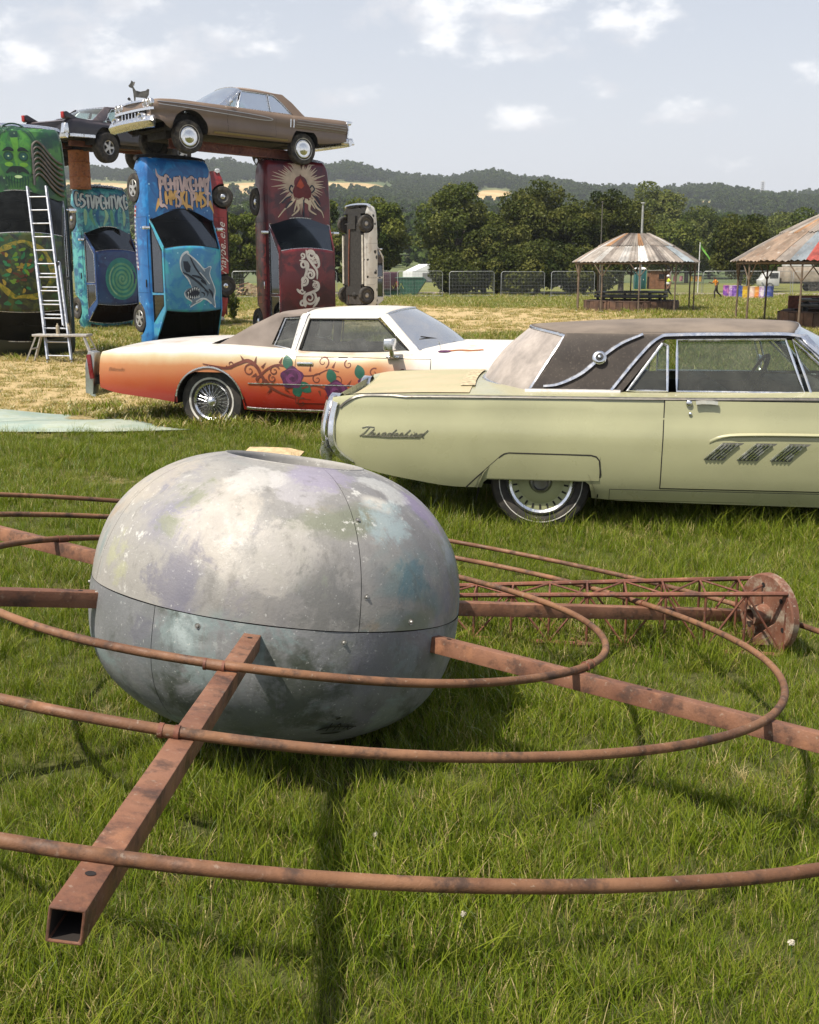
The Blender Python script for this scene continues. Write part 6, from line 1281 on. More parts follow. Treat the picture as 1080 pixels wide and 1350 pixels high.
def brown_car():
    f = Vector((-.765, -.64, .022)).normalized()
    sp = dict(x0=-1.38, x1=4.02, zl0=.30,
        zsh=[(-1.38, .97), (-1.3, 1.0), (-.5, .985), (.4, .965), (1.0, .97), (2.2, .985), (3.2, .985), (3.8, .96), (4.02, .90)],
        zc=[(-1.38, .90), (-1.2, .97), (-.4, 1.03), (.5, 1.02), (2.2, 1.04), (3.2, 1.05), (3.8, 1.0), (4.02, .88)],
        zlo=[(-1.38, .52), (-.9, .43), (-.45, .38), (.45, .33), (2.6, .31), (3.6, .36), (3.8, .50), (4.02, .55)],
        hw=[(-1.38, .88), (-1.1, .94), (0, .98), (2.0, .985), (3.2, .975), (3.8, .94), (4.02, .88)],
        prof=[(-.3, .14), (0, .07), (.15, .02), (.35, .0), (.52, .03), (.62, .012), (.8, .0), (.92, .02), (1, .06), (1.2, .06)],
        arches=[(0, .33, .39, .62), (3.1, .34, .45, .80)], crown=3.0,
        gh=dict(yb=.80, yt=.64, zb=.985, zre=1.44, zr=1.565, bb=-.12, bt=.44, wt=1.62, wb=2.30, bbow=.1, wbow=.10, bbbow=.28, wbbow=.22, rdrop=(.06, .03), fs=1.3, rs=.5))
    M = car_axes((-2.88, 27.2, 4.16), f, (0, 0, 1))
    M = M @ Matrix.Translation((.10, 0, 0)) @ Matrix.Scale(.94, 4)
    C = Car('laid_hardtop', 'dusty brown two-door hardtop laid across the tops of the upright cars', sp, M)
    br = paint('dusty_brown_paint', (.185, .128, .090), .6, (.30, .225, .165), .42, .3)
    C.body(br); C.inside((.07, .06, .05), .38); C.roof(br)
    tg = glass('pale_teal_glass', (.62, .74, .72), .14, (.42, .42, .38)); C.screens(tg, tg, CHR)
    C.pillar('rear_pillar', [(-.12, .975), (.22, .975), (.48, 1.24), (.72, 1.41), (.44, 1.452), (.19, 1.28)], br); C.pillar('windscreen_pillar', [(2.10, .975), (2.32, .975), (1.66, 1.452), (1.56, 1.41)], CHR); C.pillar('roof_rail', [(.68, 1.405), (1.58, 1.41), (1.66, 1.452), (.46, 1.452)], br)
    C.side_win([(.27, 1.0), (.86, 1.0), (.86, 1.405), (.71, 1.40), (.50, 1.24)], tg, CHR); C.side_win([(.90, 1.0), (1.78, 1.0), (1.58, 1.405), (.90, 1.405)], tg, CHR); C.side_win([(1.83, 1.0), (2.10, 1.0), (1.64, 1.40)], tg, CHR)
    for sd in (-1, 1):
        C.patch('door', br, lambda z: .84, lambda z: 2.14, .42, .94, .004, 16, 8, sd)
        t2 = chrome('worn_trim', (.50, .49, .47), .3)
        b = MB(); C.rib(spline([(3.88, .90), (3.0, .90), (2.0, .875), (1.2, .845), (.93, .80), (1.2, .765), (2.0, .79), (3.0, .82), (3.86, .84)], 6), .018, .006, .008, C.side, sd, b); b.build('side_spear', t2, C.root)
        b = MB(); C.rib([(x, .375) for x in np.linspace(.5, 2.5, 14)], .05, .003, .012, C.side, sd, b); b.build('sill_moulding', chrome('brassy_sill', (.42, .33, .22), .35), C.root)
        for k in range(4):
            b = MB(); C.rib([(x, .70 + .058 * k) for x in np.linspace(-1.28, .28 - .02 * k, 14)], .009, .003, .008, C.side, sd, b); b.build('speed_line', t2, C.root)
        for k in range(2):
            b = MB(); C.rib([(.42 - .09 * k, .68), (.42 - .09 * k, .87)], .035, .004, .012, C.side, sd, b); b.build('wing_ornament', CHR, C.root)
        b = MB(); b.prism([(0, 0), (.14, .02), (.10, .10), (-.06, .09)], .1, Matrix.Translation((-1.44, sd * .83, .91)) @ Matrix.Rotation(R(90), 4, 'X')); b.build('fin_lamp', CHR, C.root, bevel=.012)
        b = MB(); C.rib([(-1.34, .95), (-1.36, .80), (-1.33, .60)], .05, .004, .015, C.side, sd, b); b.build('fin_trim', CHR, C.root)
        b = MB(); b.prism([(x, y) for x, y in ((-.16, -.02), (.20, -.02), (.20, .10), (-.08, .14))], .12, Matrix.Translation((-1.40, sd * .84, .47)) @ Matrix.Rotation(R(90), 4, 'X')); b.build('bumper_end', CHR, C.root, bevel=.02)
        for yy in (.60, .79):
            b = MB(); c = Vector((4.0, sd * yy, .86)); b.lathe([(.098, -.06), (.105, .02), (.088, .035), (.078, .01)], 24, Matrix.Translation(c) @ Matrix.Rotation(R(90), 4, 'Y')); h = b.build('headlamp_bezel', CHR, C.root); C.disc('headlamp', glass('lamp_lens', (.8, .8, .8), .3, (.6, .6, .58)), c, (1, 0, 0), .08, .01, 20, .02, h)
        b = MB(); b.tube([(2.08, sd * .96, 1.0), (2.08, sd * 1.0, 1.06)], .015, 6); b.lathe([(0, -.03), (.05, -.02), (.055, .01), (0, .012)], 14, Matrix.Translation((2.07, sd * 1.01, 1.10)) @ Matrix.Rotation(R(-90), 4, 'Y')); b.build('door_mirror', CHR, C.root)
        # projectile bumper pods
        b = MB(); b.lathe([(.13, -.14), (.14, .0), (.12, .06), (.09, .05), (.085, -.02), (0, -.02)], 24, Matrix.Translation((4.12, sd * .62, .55)) @ Matrix.Rotation(R(90), 4, 'Y') @ Matrix.Scale(.75, 4, (1, 0, 0))); b.build('bumper_pod', CHR, C.root)
    arc = lambda z, w_, o=0: [(3.98 + o + .10 * math.cos(R(q)), w_ * math.sin(R(q)), z, R(q) * .5) for q in range(-88, 89, 11)]
    C.bar('front_bumper', CHR, arc(.50, .98), [(0, -.17), (.10, -.14), (.15, -.04), (.10, .06), (0, .09), (-.05, -.04)]); C.bar('grille_bar', CHR, arc(.73, .92, -.03), [(0, -.03), (.05, -.02), (.05, .03), (0, .04)]); C.bar('bonnet_lip', CHR, arc(.92, .50, -.05), [(0, -.02), (.04, -.01), (.03, .03), (0, .03)])
    b = MB(); b.box((4.02, 0, .63), (.05, 1.3, .16)); b.build('grille', DARK, C.root)
    for k in range(6):
        b = MB(); b.box((4.07, -.40 + .16 * k, .60), (.04, .035, .20)); b.build('grille_tooth', CHR, C.root, bevel=.01)
    C.bar('rear_bumper', CHR, [(-1.38 - .06 * math.cos(R(q)), .92 * math.sin(R(q)), .50, math.pi) for q in range(-90, 91, 15)], [(0, -.10), (.07, -.07), (.08, .02), (0, .08), (-.04, 0)])
    cap = chrome('polished_cap', (.75, .74, .72), .08, .15)
    for x in (0, 3.1):
        for sd in (-1, 1): C.wheel(x, sd, .80, .365, .20, .215, 'cap', .225, cap, .012, None, rubber('dusty_tyre', .75))
    b = MB(); b.tube([(0, -.7, .36), (0, .7, .36)], .05, 8); b.build('rear_axle', DARK, C.root)
    b = MB(); b.box((3.1, 0, .30), (.7, .9, .22)); b.tube([(3.1, -.75, .34), (3.1, .75, .34)], .05, 8); b.build('front_suspension', DARK, C.root, bevel=.03)
    # steel girder under the car, between the two upright cars
    g = MB(); a, c = M @ Vector((-.35, .40, .10)), M @ Vector((3.35, .40, .10))
    for dz, w, h in ((-.09, .16, .02), (.09, .16, .02), (0, .02, .18)): g.beam(a + Vector((0, 0, dz)), c + Vector((0, 0, dz)), w, h)
    o = g.build('steel_girder', rust('girder_rust', (.12, .035, .022), (.20, .07, .045), (.06, .02, .015), .1), smooth=False); tag(o, 'rusty steel girder carrying the brown hardtop on the upright cars', 'girder')
    # the little cow cut-out on the bonnet
    ck = MB(); sh = [(-.24, 0), (-.21, 0), (-.19, .16), (.10, .14), (.12, 0), (.15, 0), (.17, .16), (.22, .24), (.24, .40), (.20, .42), (.12, .36), (-.04, .33), (-.18, .36), (-.26, .50), (-.22, .60), (-.30, .66), (-.33, .58), (-.40, .50), (-.38, .46), (-.28, .42), (-.26, .26)]
    p = M @ Vector((3.55, -.45, 1.04)); t = thing('cow_ornament', 'small weathered metal cow cut-out standing on the brown car bonnet', 'ornament', p, (0, 0, R(8))); t.scale = (.68, .68, .68)
    ck.prism(sh, .025, ROTX); ck.build('cow_body', plain('weathered_tin', (.10, .10, .09), .6, .4, .4), t, smooth=False)
    ck = MB(); ck.prism([(-.26, .52), (-.20, .62), (-.24, .50)], .20, ROTX); ck.build('horns', plain('weathered_tin_light', (.28, .27, .24), .6, .4, .4), t, smooth=False)
    ck = MB(); ck.box((0, 0, -.005), (.5, .16, .03)); ck.build('base_plate', DARK, t)
    ck = MB(); ck.prism([(-.46, .10), (-.40, .04), (-.34, .10), (-.40, .16)], .02, ROTX); ck.tube([(-.40, 0, .1), (-.30, 0, .02)], .01, 5); ck.build('small_emblem', DARK, t, smooth=False)
brown_car()

def black_car():
    f = Vector((.52, .85, .03)).normalized(); M = car_axes((-9.02, 32.25, 4.54), f, (0, 0, 1))
    sp = dict(x0=-1.30, x1=3.9, zl0=.42,
        zsh=[(-1.30, 1.02), (-1.1, 1.12), (-.4, 1.08), (.4, 1.06), (2.0, 1.08), (3.2, 1.05), (3.9, .95)], zc=[(-1.30, .80), (-1.2, .92), (-.9, 1.10), (-.3, 1.17), (.5, 1.15), (2.0, 1.2), (3.2, 1.18), (3.9, 1.0)],
        zlo=[(-1.30, .66), (-.5, .60), (.5, .50), (2.6, .50), (3.9, .62)], hw=[(-1.30, .84), (-1.0, .92), (0, .96), (2, .97), (3.2, .95), (3.9, .85)],
        prof=[(-.3, .14), (0, .06), (.3, 0), (.6, 0), (.85, .03), (1, .10), (1.2, .1)], arches=[(0, .48, .46, .92), (2.9, .48, .46, .92)], crown=2.2,
        gh=dict(yb=.80, yt=.60, zb=1.10, zre=1.50, zr=1.60, bb=-.35, bt=.35, wt=1.45, wb=2.0, bbow=.12, wbow=.1, bbbow=.35, wbbow=.2, rdrop=(.08, .03), fs=1.2, rs=.3))
    C = Car('laid_sedan', 'faded black old sedan on fat tyres propped high behind the green car', sp, M); bk = paint('faded_black_paint', (.020, .016, .022), .45, (.20, .15, .14), .35, .4)
    C.body(bk); C.inside(); C.roof(bk); tg = glass('pale_teal_glass', (.62, .74, .72), .14, (.42, .42, .38)); C.screens(tg, tg, CHR)
    C.pillar('rear_pillar', [(-.35, 1.09), (.1, 1.09), (.5, 1.46), (.35, 1.512)], bk); C.pillar('windscreen_pillar', [(1.9, 1.09), (2.02, 1.09), (1.5, 1.512), (1.4, 1.47)], bk); C.pillar('centre_pillar', [(.9, 1.09), (.98, 1.09), (.98, 1.48), (.9, 1.48)], bk); C.pillar('roof_rail', [(.48, 1.465), (1.42, 1.47), (1.5, 1.512), (.4, 1.512)], bk)
    C.side_win([(.14, 1.12), (.88, 1.12), (.88, 1.46), (.54, 1.45)], tg, CHR); C.side_win([(1.0, 1.12), (1.88, 1.12), (1.42, 1.46), (1.0, 1.46)], tg, CHR)
    for sd in (-1, 1):
        b = MB(); b.prism([(-.05, .0), (.42, .04), (.02, .20), (-.07, .17)], .13, Matrix.Translation((-1.27, sd * .76, 1.06)) @ Matrix.Rotation(R(90), 4, 'X')); fin = b.build('tail_fin', bk, C.root, bevel=.02)
        b = MB(); b.box((-1.345, sd * .76, 1.16), (.05, .10, .16)); b.build('tail_lamp', plain('red_lens', (.35, .02, .015), .25), fin, bevel=.015)
        b = MB(); b.prism([(-.10, -.02), (.10, -.02), (.07, .24), (-.03, .24)], .15, Matrix.Translation((-1.33, sd * .78, .72)) @ Matrix.Rotation(R(90), 4, 'X')); b.build('bumper_tower', CHR, C.root, bevel=.02)
        b = MB(); C.rib([(x, .66) for x in np.linspace(-1.25, -.45, 8)], .10, .003, .02, C.side, sd, b); b.build('side_moulding', CHR, C.root)
        for x in (0, 2.9): C.wheel(x, sd, .86, .40, .26, .20, 'alloy', .40, None, 0)
    C.bar('rear_bumper', CHR, [(-1.32 - .05 * math.cos(R(q)), .86 * math.sin(R(q)), .66, math.pi) for q in range(-90, 91, 15)], [(0, -.08), (.06, -.05), (.07, .03), (0, .07), (-.04, 0)])
    b = MB(); b.tube([(0, -.8, .42), (0, .8, .42)], .07, 8); b.build('rear_axle', DARK, C.root); b = MB(); b.tube([(2.9, -.8, .42), (2.9, .8, .42)], .07, 8); b.build('front_axle', DARK, C.root)
    for sd in (-1, 1): b = MB(); b.box((1.3, sd * .45, .50), (4.4, .10, .14)); b.build('chassis_rail', RUST2, C.root)
    # drum that props up its tail
    t = thing('oil_drum', 'rusty orange oil drum standing on the nose of the teal upright car', 'drum', (-9.22, 32.4, 3.90)); dm = rust('orange_rust', (.26, .085, .03), (.34, .13, .045), (.12, .045, .022), .1)
    b = MB(); b.lathe([(0, 0), (.29, 0), (.295, .02), (.285, .03), (.285, .30), (.30, .32), (.285, .34), (.285, .68), (.30, .70), (.285, .72), (.285, 1.0), (.295, 1.02), (.27, 1.03), (.26, 1.0), (0, 1.0)], 28); b.build('drum_shell', dm, t)
    b = MB(); b.lathe([(.035, 0), (.035, .02), (0, .02)], 12, Matrix.Translation((.16, 0, 1.0))); b.build('bung_cap', DARK, t)
black_car()

# ------------------------------------------------------------------ ladder and work platform at the green car
def ladder():
    al = chrome('dull_aluminium', (.50, .52, .56), .32, .25); p = on_ground(80, 478); top = Vector((p.x - .56, p.y + 1.15, 3.22)); base = Vector((p.x + .02, p.y - .1, 0))
    t = thing('extension_ladder', 'aluminium extension ladder leaning against the green upright sedan', 'ladder', base); d = (top - base); L = d.length; d.normalize(); sd = Vector((.97, -.24, 0)).normalized(); nrm = sd.cross(d).normalized()
    if nrm.y > 0: nrm = -nrm
    for sec, (a, c, hw, off) in enumerate(((0, 2.0, .245, .0), (.72, L, .20, .055))):
        for s_ in (-1, 1):
            b = MB(); b.beam(d * a + sd * hw * s_ + nrm * off, d * c + sd * hw * s_ + nrm * off, .028, .062, nrm); b.build('stile', al, t, smooth=False)
        n = int((c - a) / .27)
        for k in range(n):
            q = a + .14 + .27 * k; b = MB(); b.tube([d * q - sd * hw + nrm * off, d * q + sd * hw + nrm * off], .015, 8); b.build('rung', al, t)
    for s_ in (-1, 1):
        b = MB(); b.box(d * .03 + sd * .245 * s_, (.05, .06, .08)); b.build('rubber_foot', rubber(), t)
        b = MB(); b.box(d * 1.95 + sd * .22 * s_ + nrm * .03, (.05, .05, .07)); b.build('lock_bracket', DARK, t)
ladder()
def platform():
    al = plain('worn_aluminium', (.46, .44, .41), .45, .5, .25, 12); p = on_ground(90, 476); t = thing('work_platform', 'low folding aluminium work platform standing in front of the ladder', 'step stool', (p.x, p.y - .25, 0), (0, 0, R(-6)))
    b = MB(); b.box((0, 0, .50), (1.05, .32, .045)); b.build('deck', al, t, bevel=.008)
    for sx in (-1, 1):
        for sy in (-1, 1):
            b = MB(); b.beam((sx * .46, sy * .12, .49), (sx * .66, sy * .20, 0), .05, .028); b.build('leg', al, t, smooth=False)
        b = MB(); b.tube([(sx * .56, -.16, .25), (sx * .56, .16, .25)], .014, 8); b.build('step', al, t)
    for k, x in enumerate((-.08, .12)):
        o = MB(); o.lathe([(0, 0), (.032, 0), (.034, .012), (.034, .13), (.030, .15), (.014, .17), (.012, .195), (0, .195)], 14); r = o.build('spray_can', plain('spray_can_tan', (.45, .38, .26), .4, .3), None); r.location = (p.x + x, p.y - .25, .522)
        tag(r, 'tan spray can standing on the aluminium work platform', 'spray can', 'spray cans on the work platform')
platform()

# ------------------------------------------------------------------ pavilions
def pavilion(name, label, cx, cy, rad, z_eave, z_top, nseg, a0, red_at, seed, grp):
    g = float(gz(cx, cy)); t = thing(name, label, 'pavilion', (cx, cy, g), (0, 0, R(a0)), grp); rng = random.Random(seed)
    cols = [((.24, .205, .175), .5), ((.33, .29, .25), .45), ((.17, .145, .125), .55), ((.42, .40, .37), .4), ((.27, .195, .14), .6), ((.36, .20, .10), .6), ((.20, .23, .25), .45), ((.30, .34, .36), .4), ((.13, .10, .085), .6)]
    ms = []
    for k, (c, r) in enumerate(cols):
        M = Mat('roof_sheet'); a = M.mix(M.rng(M.noise(1.6, 5, .65), .4, .62), c, tuple(q * .62 for q in c)); a = M.mix(M.op('MULTIPLY', M.rng(M.noise(3.2, 6, .7, loc=(k, 2, 1)), .58, .68), .45), a, (.22, .11, .06)); a = M.mix(M.op('MULTIPLY', M.rng(M.noise(5, 5, .6, loc=(9, k, 3)), .6, .68), .5), a, (.45, .42, .38)); ms.append(M.pbr(a, r + .2, .15))
    redm = plain('red_roof_sheet', (.30, .055, .04), .6, 0, .45, 4); whm = plain('white_roof_sheet', (.50, .50, .48), .5)
    rt = .20 * rad
    for k in range(nseg):
        q0, q1 = 2 * math.pi * k / nseg, 2 * math.pi * (k + 1) / nseg
        for row, (s0, s1) in enumerate(((0.0, .56), (.50, 1.0))):
            jit = rng.uniform(-.035, .035); s1j = s1 + (jit if row == 0 else 0); lift = .02 * row + rng.uniform(0, .035); n = 5
            def fn(u, v):
                q = q0 + (q1 - q0) * (u * 1.04 - .02); s = s0 + (s1j - s0) * v; r = (rad + (rt - rad) * s) * (math.cos(math.pi / 10) / math.cos((((q + .2) % (2 * math.pi / 10)) - math.pi / 10)))**.8; z = z_eave + (z_top - z_eave) * (s + .05 * math.sin(math.pi * s)) + .022 * math.sin(u * math.pi * n) + lift
                rr = r * math.cos(math.pi / nseg) / math.cos((u - .5) * 2 * math.pi / nseg); return Vector((rr * math.cos(q), rr * math.sin(q), z))
            b = MB(); b.grid(fn, 10, 2, flip=True); m = rng.choice(ms[:5] * 3 + ms[5:] + ms[:3] * 2)
            if (k, row) in red_at: m = redm if red_at[(k, row)] == 'r' else whm
            b.build('roof_panel', m, t, angle=80)
    b = MB(); b.lathe([(rt + .04, z_top - .06), (rt * .6, z_top + .04), (0, z_top + .06)], nseg); b.build('roof_cap', ms[2], t)
    wood = plain('weathered_post', (.135, .098, .066), .8, 0, .35, 5)
    npost = 10
    for k in range(npost):
        q = 2 * math.pi * (k + .3) / npost; r = rad * .93; x, y = r * math.cos(q), r * math.sin(q); wz = z_eave - .02
        b = MB(); b.tube([(x, y, -.05), (x * .997, y * 1.0, wz * .5), (x, y, wz)], [.034, .031, .029], 8); b.build('post', wood, t)
        tx, ty = -math.sin(q), math.cos(q)
        for s_ in (-1, 1):
            b = MB(); b.tube([(x, y, wz - .55), (x + tx * .42 * s_, y + ty * .42 * s_, wz)], .02, 6); b.build('brace', wood, t)
        b = MB(); b.lathe([(0, 0), (.09, 0), (.08, .07), (.0, .08)], 8, Matrix.Translation((x, y, -.01))); b.build('footing', plain('pale_footing', (.48, .46, .42), .8), t)
    b = MB(); b.tube([(rad * .93 * math.cos(2 * math.pi * k / 40), rad * .93 * math.sin(2 * math.pi * k / 40), z_eave - .03) for k in range(40)], .05, 6, closed=True); b.build('eave_beam', wood, t)
    for k in range(npost):
        q = 2 * math.pi * (k + .3) / npost; b = MB(); b.tube([(rad * .93 * math.cos(q), rad * .93 * math.sin(q), z_eave - .04), (0, 0, z_top - .15)], .03, 6); b.build('rafter', wood, t)
    return t
P1 = (9.45, 47.6); pavilion('round_pavilion', 'round open pavilion with patchwork tin roof standing beyond the vinyl roofed coupe', *P1, 2.66, 2.00, 3.12, 40, 0, {(29, 0): 'w'}, 4, 'round tin-roofed pavilions')
P2 = (13.35, 34.6); pavilion('round_pavilion', 'round open pavilion with red sheet in its patchwork roof', *P2, 3.50, 1.92, 3.38, 44, 0, {(28, 0): 'r'}, 8, 'round tin-roofed pavilions')
def bar_ring(cx, cy, r, label, tilt=0):
    g = float(gz(cx, cy)); t = thing('round_bar', label, 'bar', (cx, cy, g), (0, 0, R(tilt)), 'round bars under the pavilions'); blk = plain('black_counter', (.018, .017, .016), .45, 0, .4); wd = plain('bar_planks', (.11, .060, .038), .8, 0, .5, 3); wd2 = plain('bar_planks_dark', (.075, .042, .028), .8, 0, .5, 3)
    n = 44
    for k in range(n):
        q = 2 * math.pi * k / n; b = MB(); w = 2 * math.pi * r / n * .93; b.box((r * math.cos(q), r * math.sin(q), .20 + .01 * (k % 3)), (.03, w, .42), Matrix.Rotation(q, 3, 'Z')); b.build('plank', wd if k % 3 else wd2, t, smooth=False)
    ns = 8
    for lvl, (rr, z, h) in enumerate(((r * 1.03, .44, .05), (r * .80, .62, .10), (r * .80, .78, .06))):
        for k in range(ns):
            q0, q1 = 2 * math.pi * k / ns, 2 * math.pi * (k + 1) / ns; b = MB()
            pts = [(rr * math.cos(q0), rr * math.sin(q0)), (rr * math.cos(q1), rr * math.sin(q1)), ((rr - .34) * math.cos(q1), (rr - .34) * math.sin(q1)), ((rr - .34) * math.cos(q0), (rr - .34) * math.sin(q0))]
            b.prism(pts, h, Matrix.Translation((0, 0, z))); b.build('counter_top' if lvl else 'bench_top', blk if lvl else wd2, t, bevel=.01)
    for k in range(ns):
        q = 2 * math.pi * k / ns; b = MB(); b.box((r * .72 * math.cos(q), r * .72 * math.sin(q), .36), (.10, .10, .72), Matrix.Rotation(q, 3, 'Z')); b.build('leg', blk, t, smooth=False)
bar_ring(P1[0] - .15, P1[1] - .1, 1.95, 'black round bar with plank skirt under the pavilion far beyond the coupe'); bar_ring(P2[0] + .35, P2[1] - .2, 2.35, 'black round bar with plank skirt under the red patched pavilion')
def board_wall():
    b = MB(); b.box((0, 0, .42), (1.5, .06, .84)); o = b.build('rusty_screen', rust('screen_rust', (.18, .06, .04), (.26, .10, .07), (.10, .04, .03), .1), smooth=False); o.location = (13.3, 37.6, float(gz(13.3, 37.6))); o.rotation_euler = (0, 0, R(8)); tag(o, 'rust red sheet screen standing behind the round bar', 'screen')
board_wall()

# ------------------------------------------------------------------ fence panels, poles, flag
STEEL = plain('galvanised_steel', (.34, .35, .35), .45, .5, .2)
def fence_proto():
    t = thing('fence_panel', 'grey steel mesh fence panel standing along the far edge of the field', 'fence panel', group='mesh fence panels along the far edge'); W, Hh = 3.45, 1.95
    b = MB(); b.tube([(-W / 2, 0, 0), (-W / 2, 0, Hh - .12), (-W / 2 + .12, 0, Hh), (W / 2 - .12, 0, Hh), (W / 2, 0, Hh - .12), (W / 2, 0, 0)], .024, 6); b.tube([(-W / 2, 0, .14), (W / 2, 0, .14)], .02, 6); b.build('frame', STEEL, t)
    b = MB()
    for k in range(1, 30): x = -W / 2 + W * k / 30; b.beam((x, 0, .14), (x, 0, Hh), .007, .007)
    for k in range(1, 7): b.beam((-W / 2, 0, .14 + .26 * k), (W / 2, 0, .14 + .26 * k), .007, .007)
    b.build('wire_mesh', STEEL, t, smooth=False)
    for s_ in (-1, 1): b = MB(); b.box((s_ * W / 2, 0, .05), (.24, .62, .13)); b.build('foot_block', plain('fence_foot', (.12, .115, .11), .9), t, bevel=.02)
    return t
FP = fence_proto()
def copy_tree(o, parent=None):
    c = o.copy(); COL.objects.link(c); c.parent = parent
    for ch in list(o.children): copy_tree(ch, c)
    return c
def fences():
    first = True
    for (x0, y0, x1, y1) in ((-26, 80, -9, 83), (-9, 83, 14.5, 87.5), (14.5, 87.5, 24, 93), (24, 93, 60, 91)):
        L = math.hypot(x1 - x0, y1 - y0); n = int(L / 3.5); an = math.atan2(y1 - y0, x1 - x0)
        for k in range(n):
            x, y = x0 + (x1 - x0) * (k + .5) / n, y0 + (y1 - y0) * (k + .5) / n
            if 18.0 < x < 20.5: continue
            o = FP if first else copy_tree(FP); first = False; o.location = (x, y, float(gz(x, y))); o.rotation_euler = (0, R(random.uniform(-.6, .6)), an + R(random.uniform(-2, 2)))
fences()
def pole(name, label, x, y, h, r, mat):
    b = MB(); b.tube([(0, 0, -.2), (0, 0, h)], [r, r * .7], 8); b.lathe([(0, 0), (r * 1.6, 0), (r * 1.4, .05), (0, .07)], 8, Matrix.Translation((0, 0, h))); o = b.build(name, mat); o.location = (x, y, float(gz(x, y))); return tag(o, label, 'pole')
gp = plain('grey_pole', (.30, .30, .29), .6)
pole('tall_pole', 'tall bare grey pole standing behind the pavilion roof apex', 14.6, 72, 6.0, .09, gp); pole('thin_pole', 'thin dark pole in front of the trees behind the pavilion', 13.4, 80, 6.6, .045, plain('dark_pole', (.10, .09, .08), .8))
def flag():
    t = thing('flag_pole', 'white pole with small green and yellow flag beyond the track', 'flag', (24.4, 96, float(gz(24.4, 96)))); b = MB(); b.tube([(0, 0, 0), (0, 0, 4.3)], .04, 8); b.build('pole', plain('white_pole', (.6, .6, .58), .5), t)
    b = MB(); b.grid(lambda u, v: Vector((.02 + .85 * u, .10 * math.sin(u * 5), 4.25 - 1.25 * u - .30 * v * (1 - .45 * u))), 10, 4); b.build('flag_cloth', plain('green_yellow_cloth', (.14, .36, .05), .8, 0, .5, 3), t)
flag()

# ------------------------------------------------------------------ people
def person(name, label, x, y, head, H, joints, cols, extra=None):
    g = float(gz(x, y)); t = thing(name, label, 'person', (x, y, g), (0, 0, R(head))); me = bpy.data.meshes.new('body')
    J = joints; E = [('pel', 'spi'), ('spi', 'che'), ('che', 'nec'), ('nec', 'hea'), ('hea', 'crn'), ('che', 'shL'), ('shL', 'elL'), ('elL', 'wrL'), ('wrL', 'haL'), ('che', 'shR'), ('shR', 'elR'), ('elR', 'wrR'), ('wrR', 'haR'), ('pel', 'hiL'), ('hiL', 'knL'), ('knL', 'anL'), ('anL', 'toL'), ('pel', 'hiR'), ('hiR', 'knR'), ('knR', 'anR'), ('anR', 'toR')]
    rad = dict(pel=.15, spi=.14, che=.165, nec=.055, hea=.095, crn=.075, sh=.075, el=.05, wr=.038, ha=.045, hi=.10, kn=.07, an=.05, to=.045); names = list(J)
    me.from_pydata([Vector(J[k]) * H for k in names], [(names.index(a), names.index(b)) for a, b in E], []); o = bpy.data.objects.new('body', me); link(o, t)
    bm = bmesh.new(); bm.from_mesh(me); ly = bm.verts.layers.skin.verify()
    for v, k in zip(bm.verts, names): r = (rad.get(k) or rad[k[:2]]) * H / 1.75; v[ly].radius = (r, r * (.8 if k in ('pel', 'spi', 'che') else 1)); v[ly].use_root = k == 'pel'
    bm.to_mesh(me); bm.free(); o.modifiers.new('skin', 'SKIN').use_smooth_shade = True; sb = o.modifiers.new('smooth', 'SUBSURF'); sb.levels = 1; sb.render_levels = 1
    dg = bpy.context.evaluated_depsgraph_get(); ev = o.evaluated_get(dg); m2 = bpy.data.meshes.new_from_object(ev); o.modifiers.clear(); o.data = m2
    skin, shirt, trou, shoe, hair = [plain('cloth_%s_%d' % (name, i), c, .85, 0, .2, 20) for i, c in enumerate(cols)]
    m2.materials.clear(); [m2.materials.append(m) for m in (skin, shirt, trou, shoe, hair)]
    V = {k: Vector(J[k]) * H for k in J}
    for f in m2.polygons:
        c = f.center; k = min(V, key=lambda n: (V[n] - c).length); mi = 0
        if k in ('pel', 'hiL', 'hiR', 'knL', 'knR') or k[:2] == 'an': mi = 2
        if k[:2] in ('to',): mi = 3
        if k in ('spi', 'che') or k[:2] == 'sh' or (k == 'pel' and c.z > V['pel'].z + .06): mi = 1
        if k[:2] == 'el' and (c - V['sh' + k[2]]).length < .16: mi = 1
        if k == 'crn' or (k == 'hea' and c.z > V['hea'].z + .03 and c.x < V['hea'].x + .03): mi = 4
        f.material_index = mi; f.use_smooth = True
    for s_ in (-1, 1):
        hb = MB(); w = V['haL' if s_ > 0 else 'haR']
        for k in range(5): a = w + Vector((0, (k - 2) * .014, -.02)); hb.tube([a, a + Vector((.012 + .006 * (k % 2), (k - 2) * .003, -.05 if k else -.03)), a + Vector((.03, (k - 2) * .003, -.075 if k else -.045))], .008, 5)
        hb.build('fingers', skin, t)
        e = MB(); hc = V['hea'] + Vector((.0, s_ * .09, .02)); e.lathe([(0, -.01), (.022, -.006), (.024, .008), (0, .01)], 8, Matrix.Translation(hc) @ ROTX); e.build('ear', skin, t)
        e = MB(); hc = V['hea'] + Vector((.088, s_ * .032, .035)); e.lathe([(0, -.006), (.01, 0), (0, .006)], 6, Matrix.Translation(hc) @ Matrix.Rotation(R(90), 4, 'Y')); e.build('eye', plain('eye_dark', (.02, .015, .012), .3), t)
    nb = MB(); hc = V['hea']; nb.prism([(.085, .0), (.122, -.012), (.088, .05)], .022, Matrix.Translation(hc) @ ROTX); nb.build('nose', skin, t); nb = MB(); nb.box(hc + Vector((.086, 0, -.035)), (.012, .045, .008)); nb.build('mouth', plain('lips', (.25, .10, .08), .6), t)
    if extra: extra(t, V)
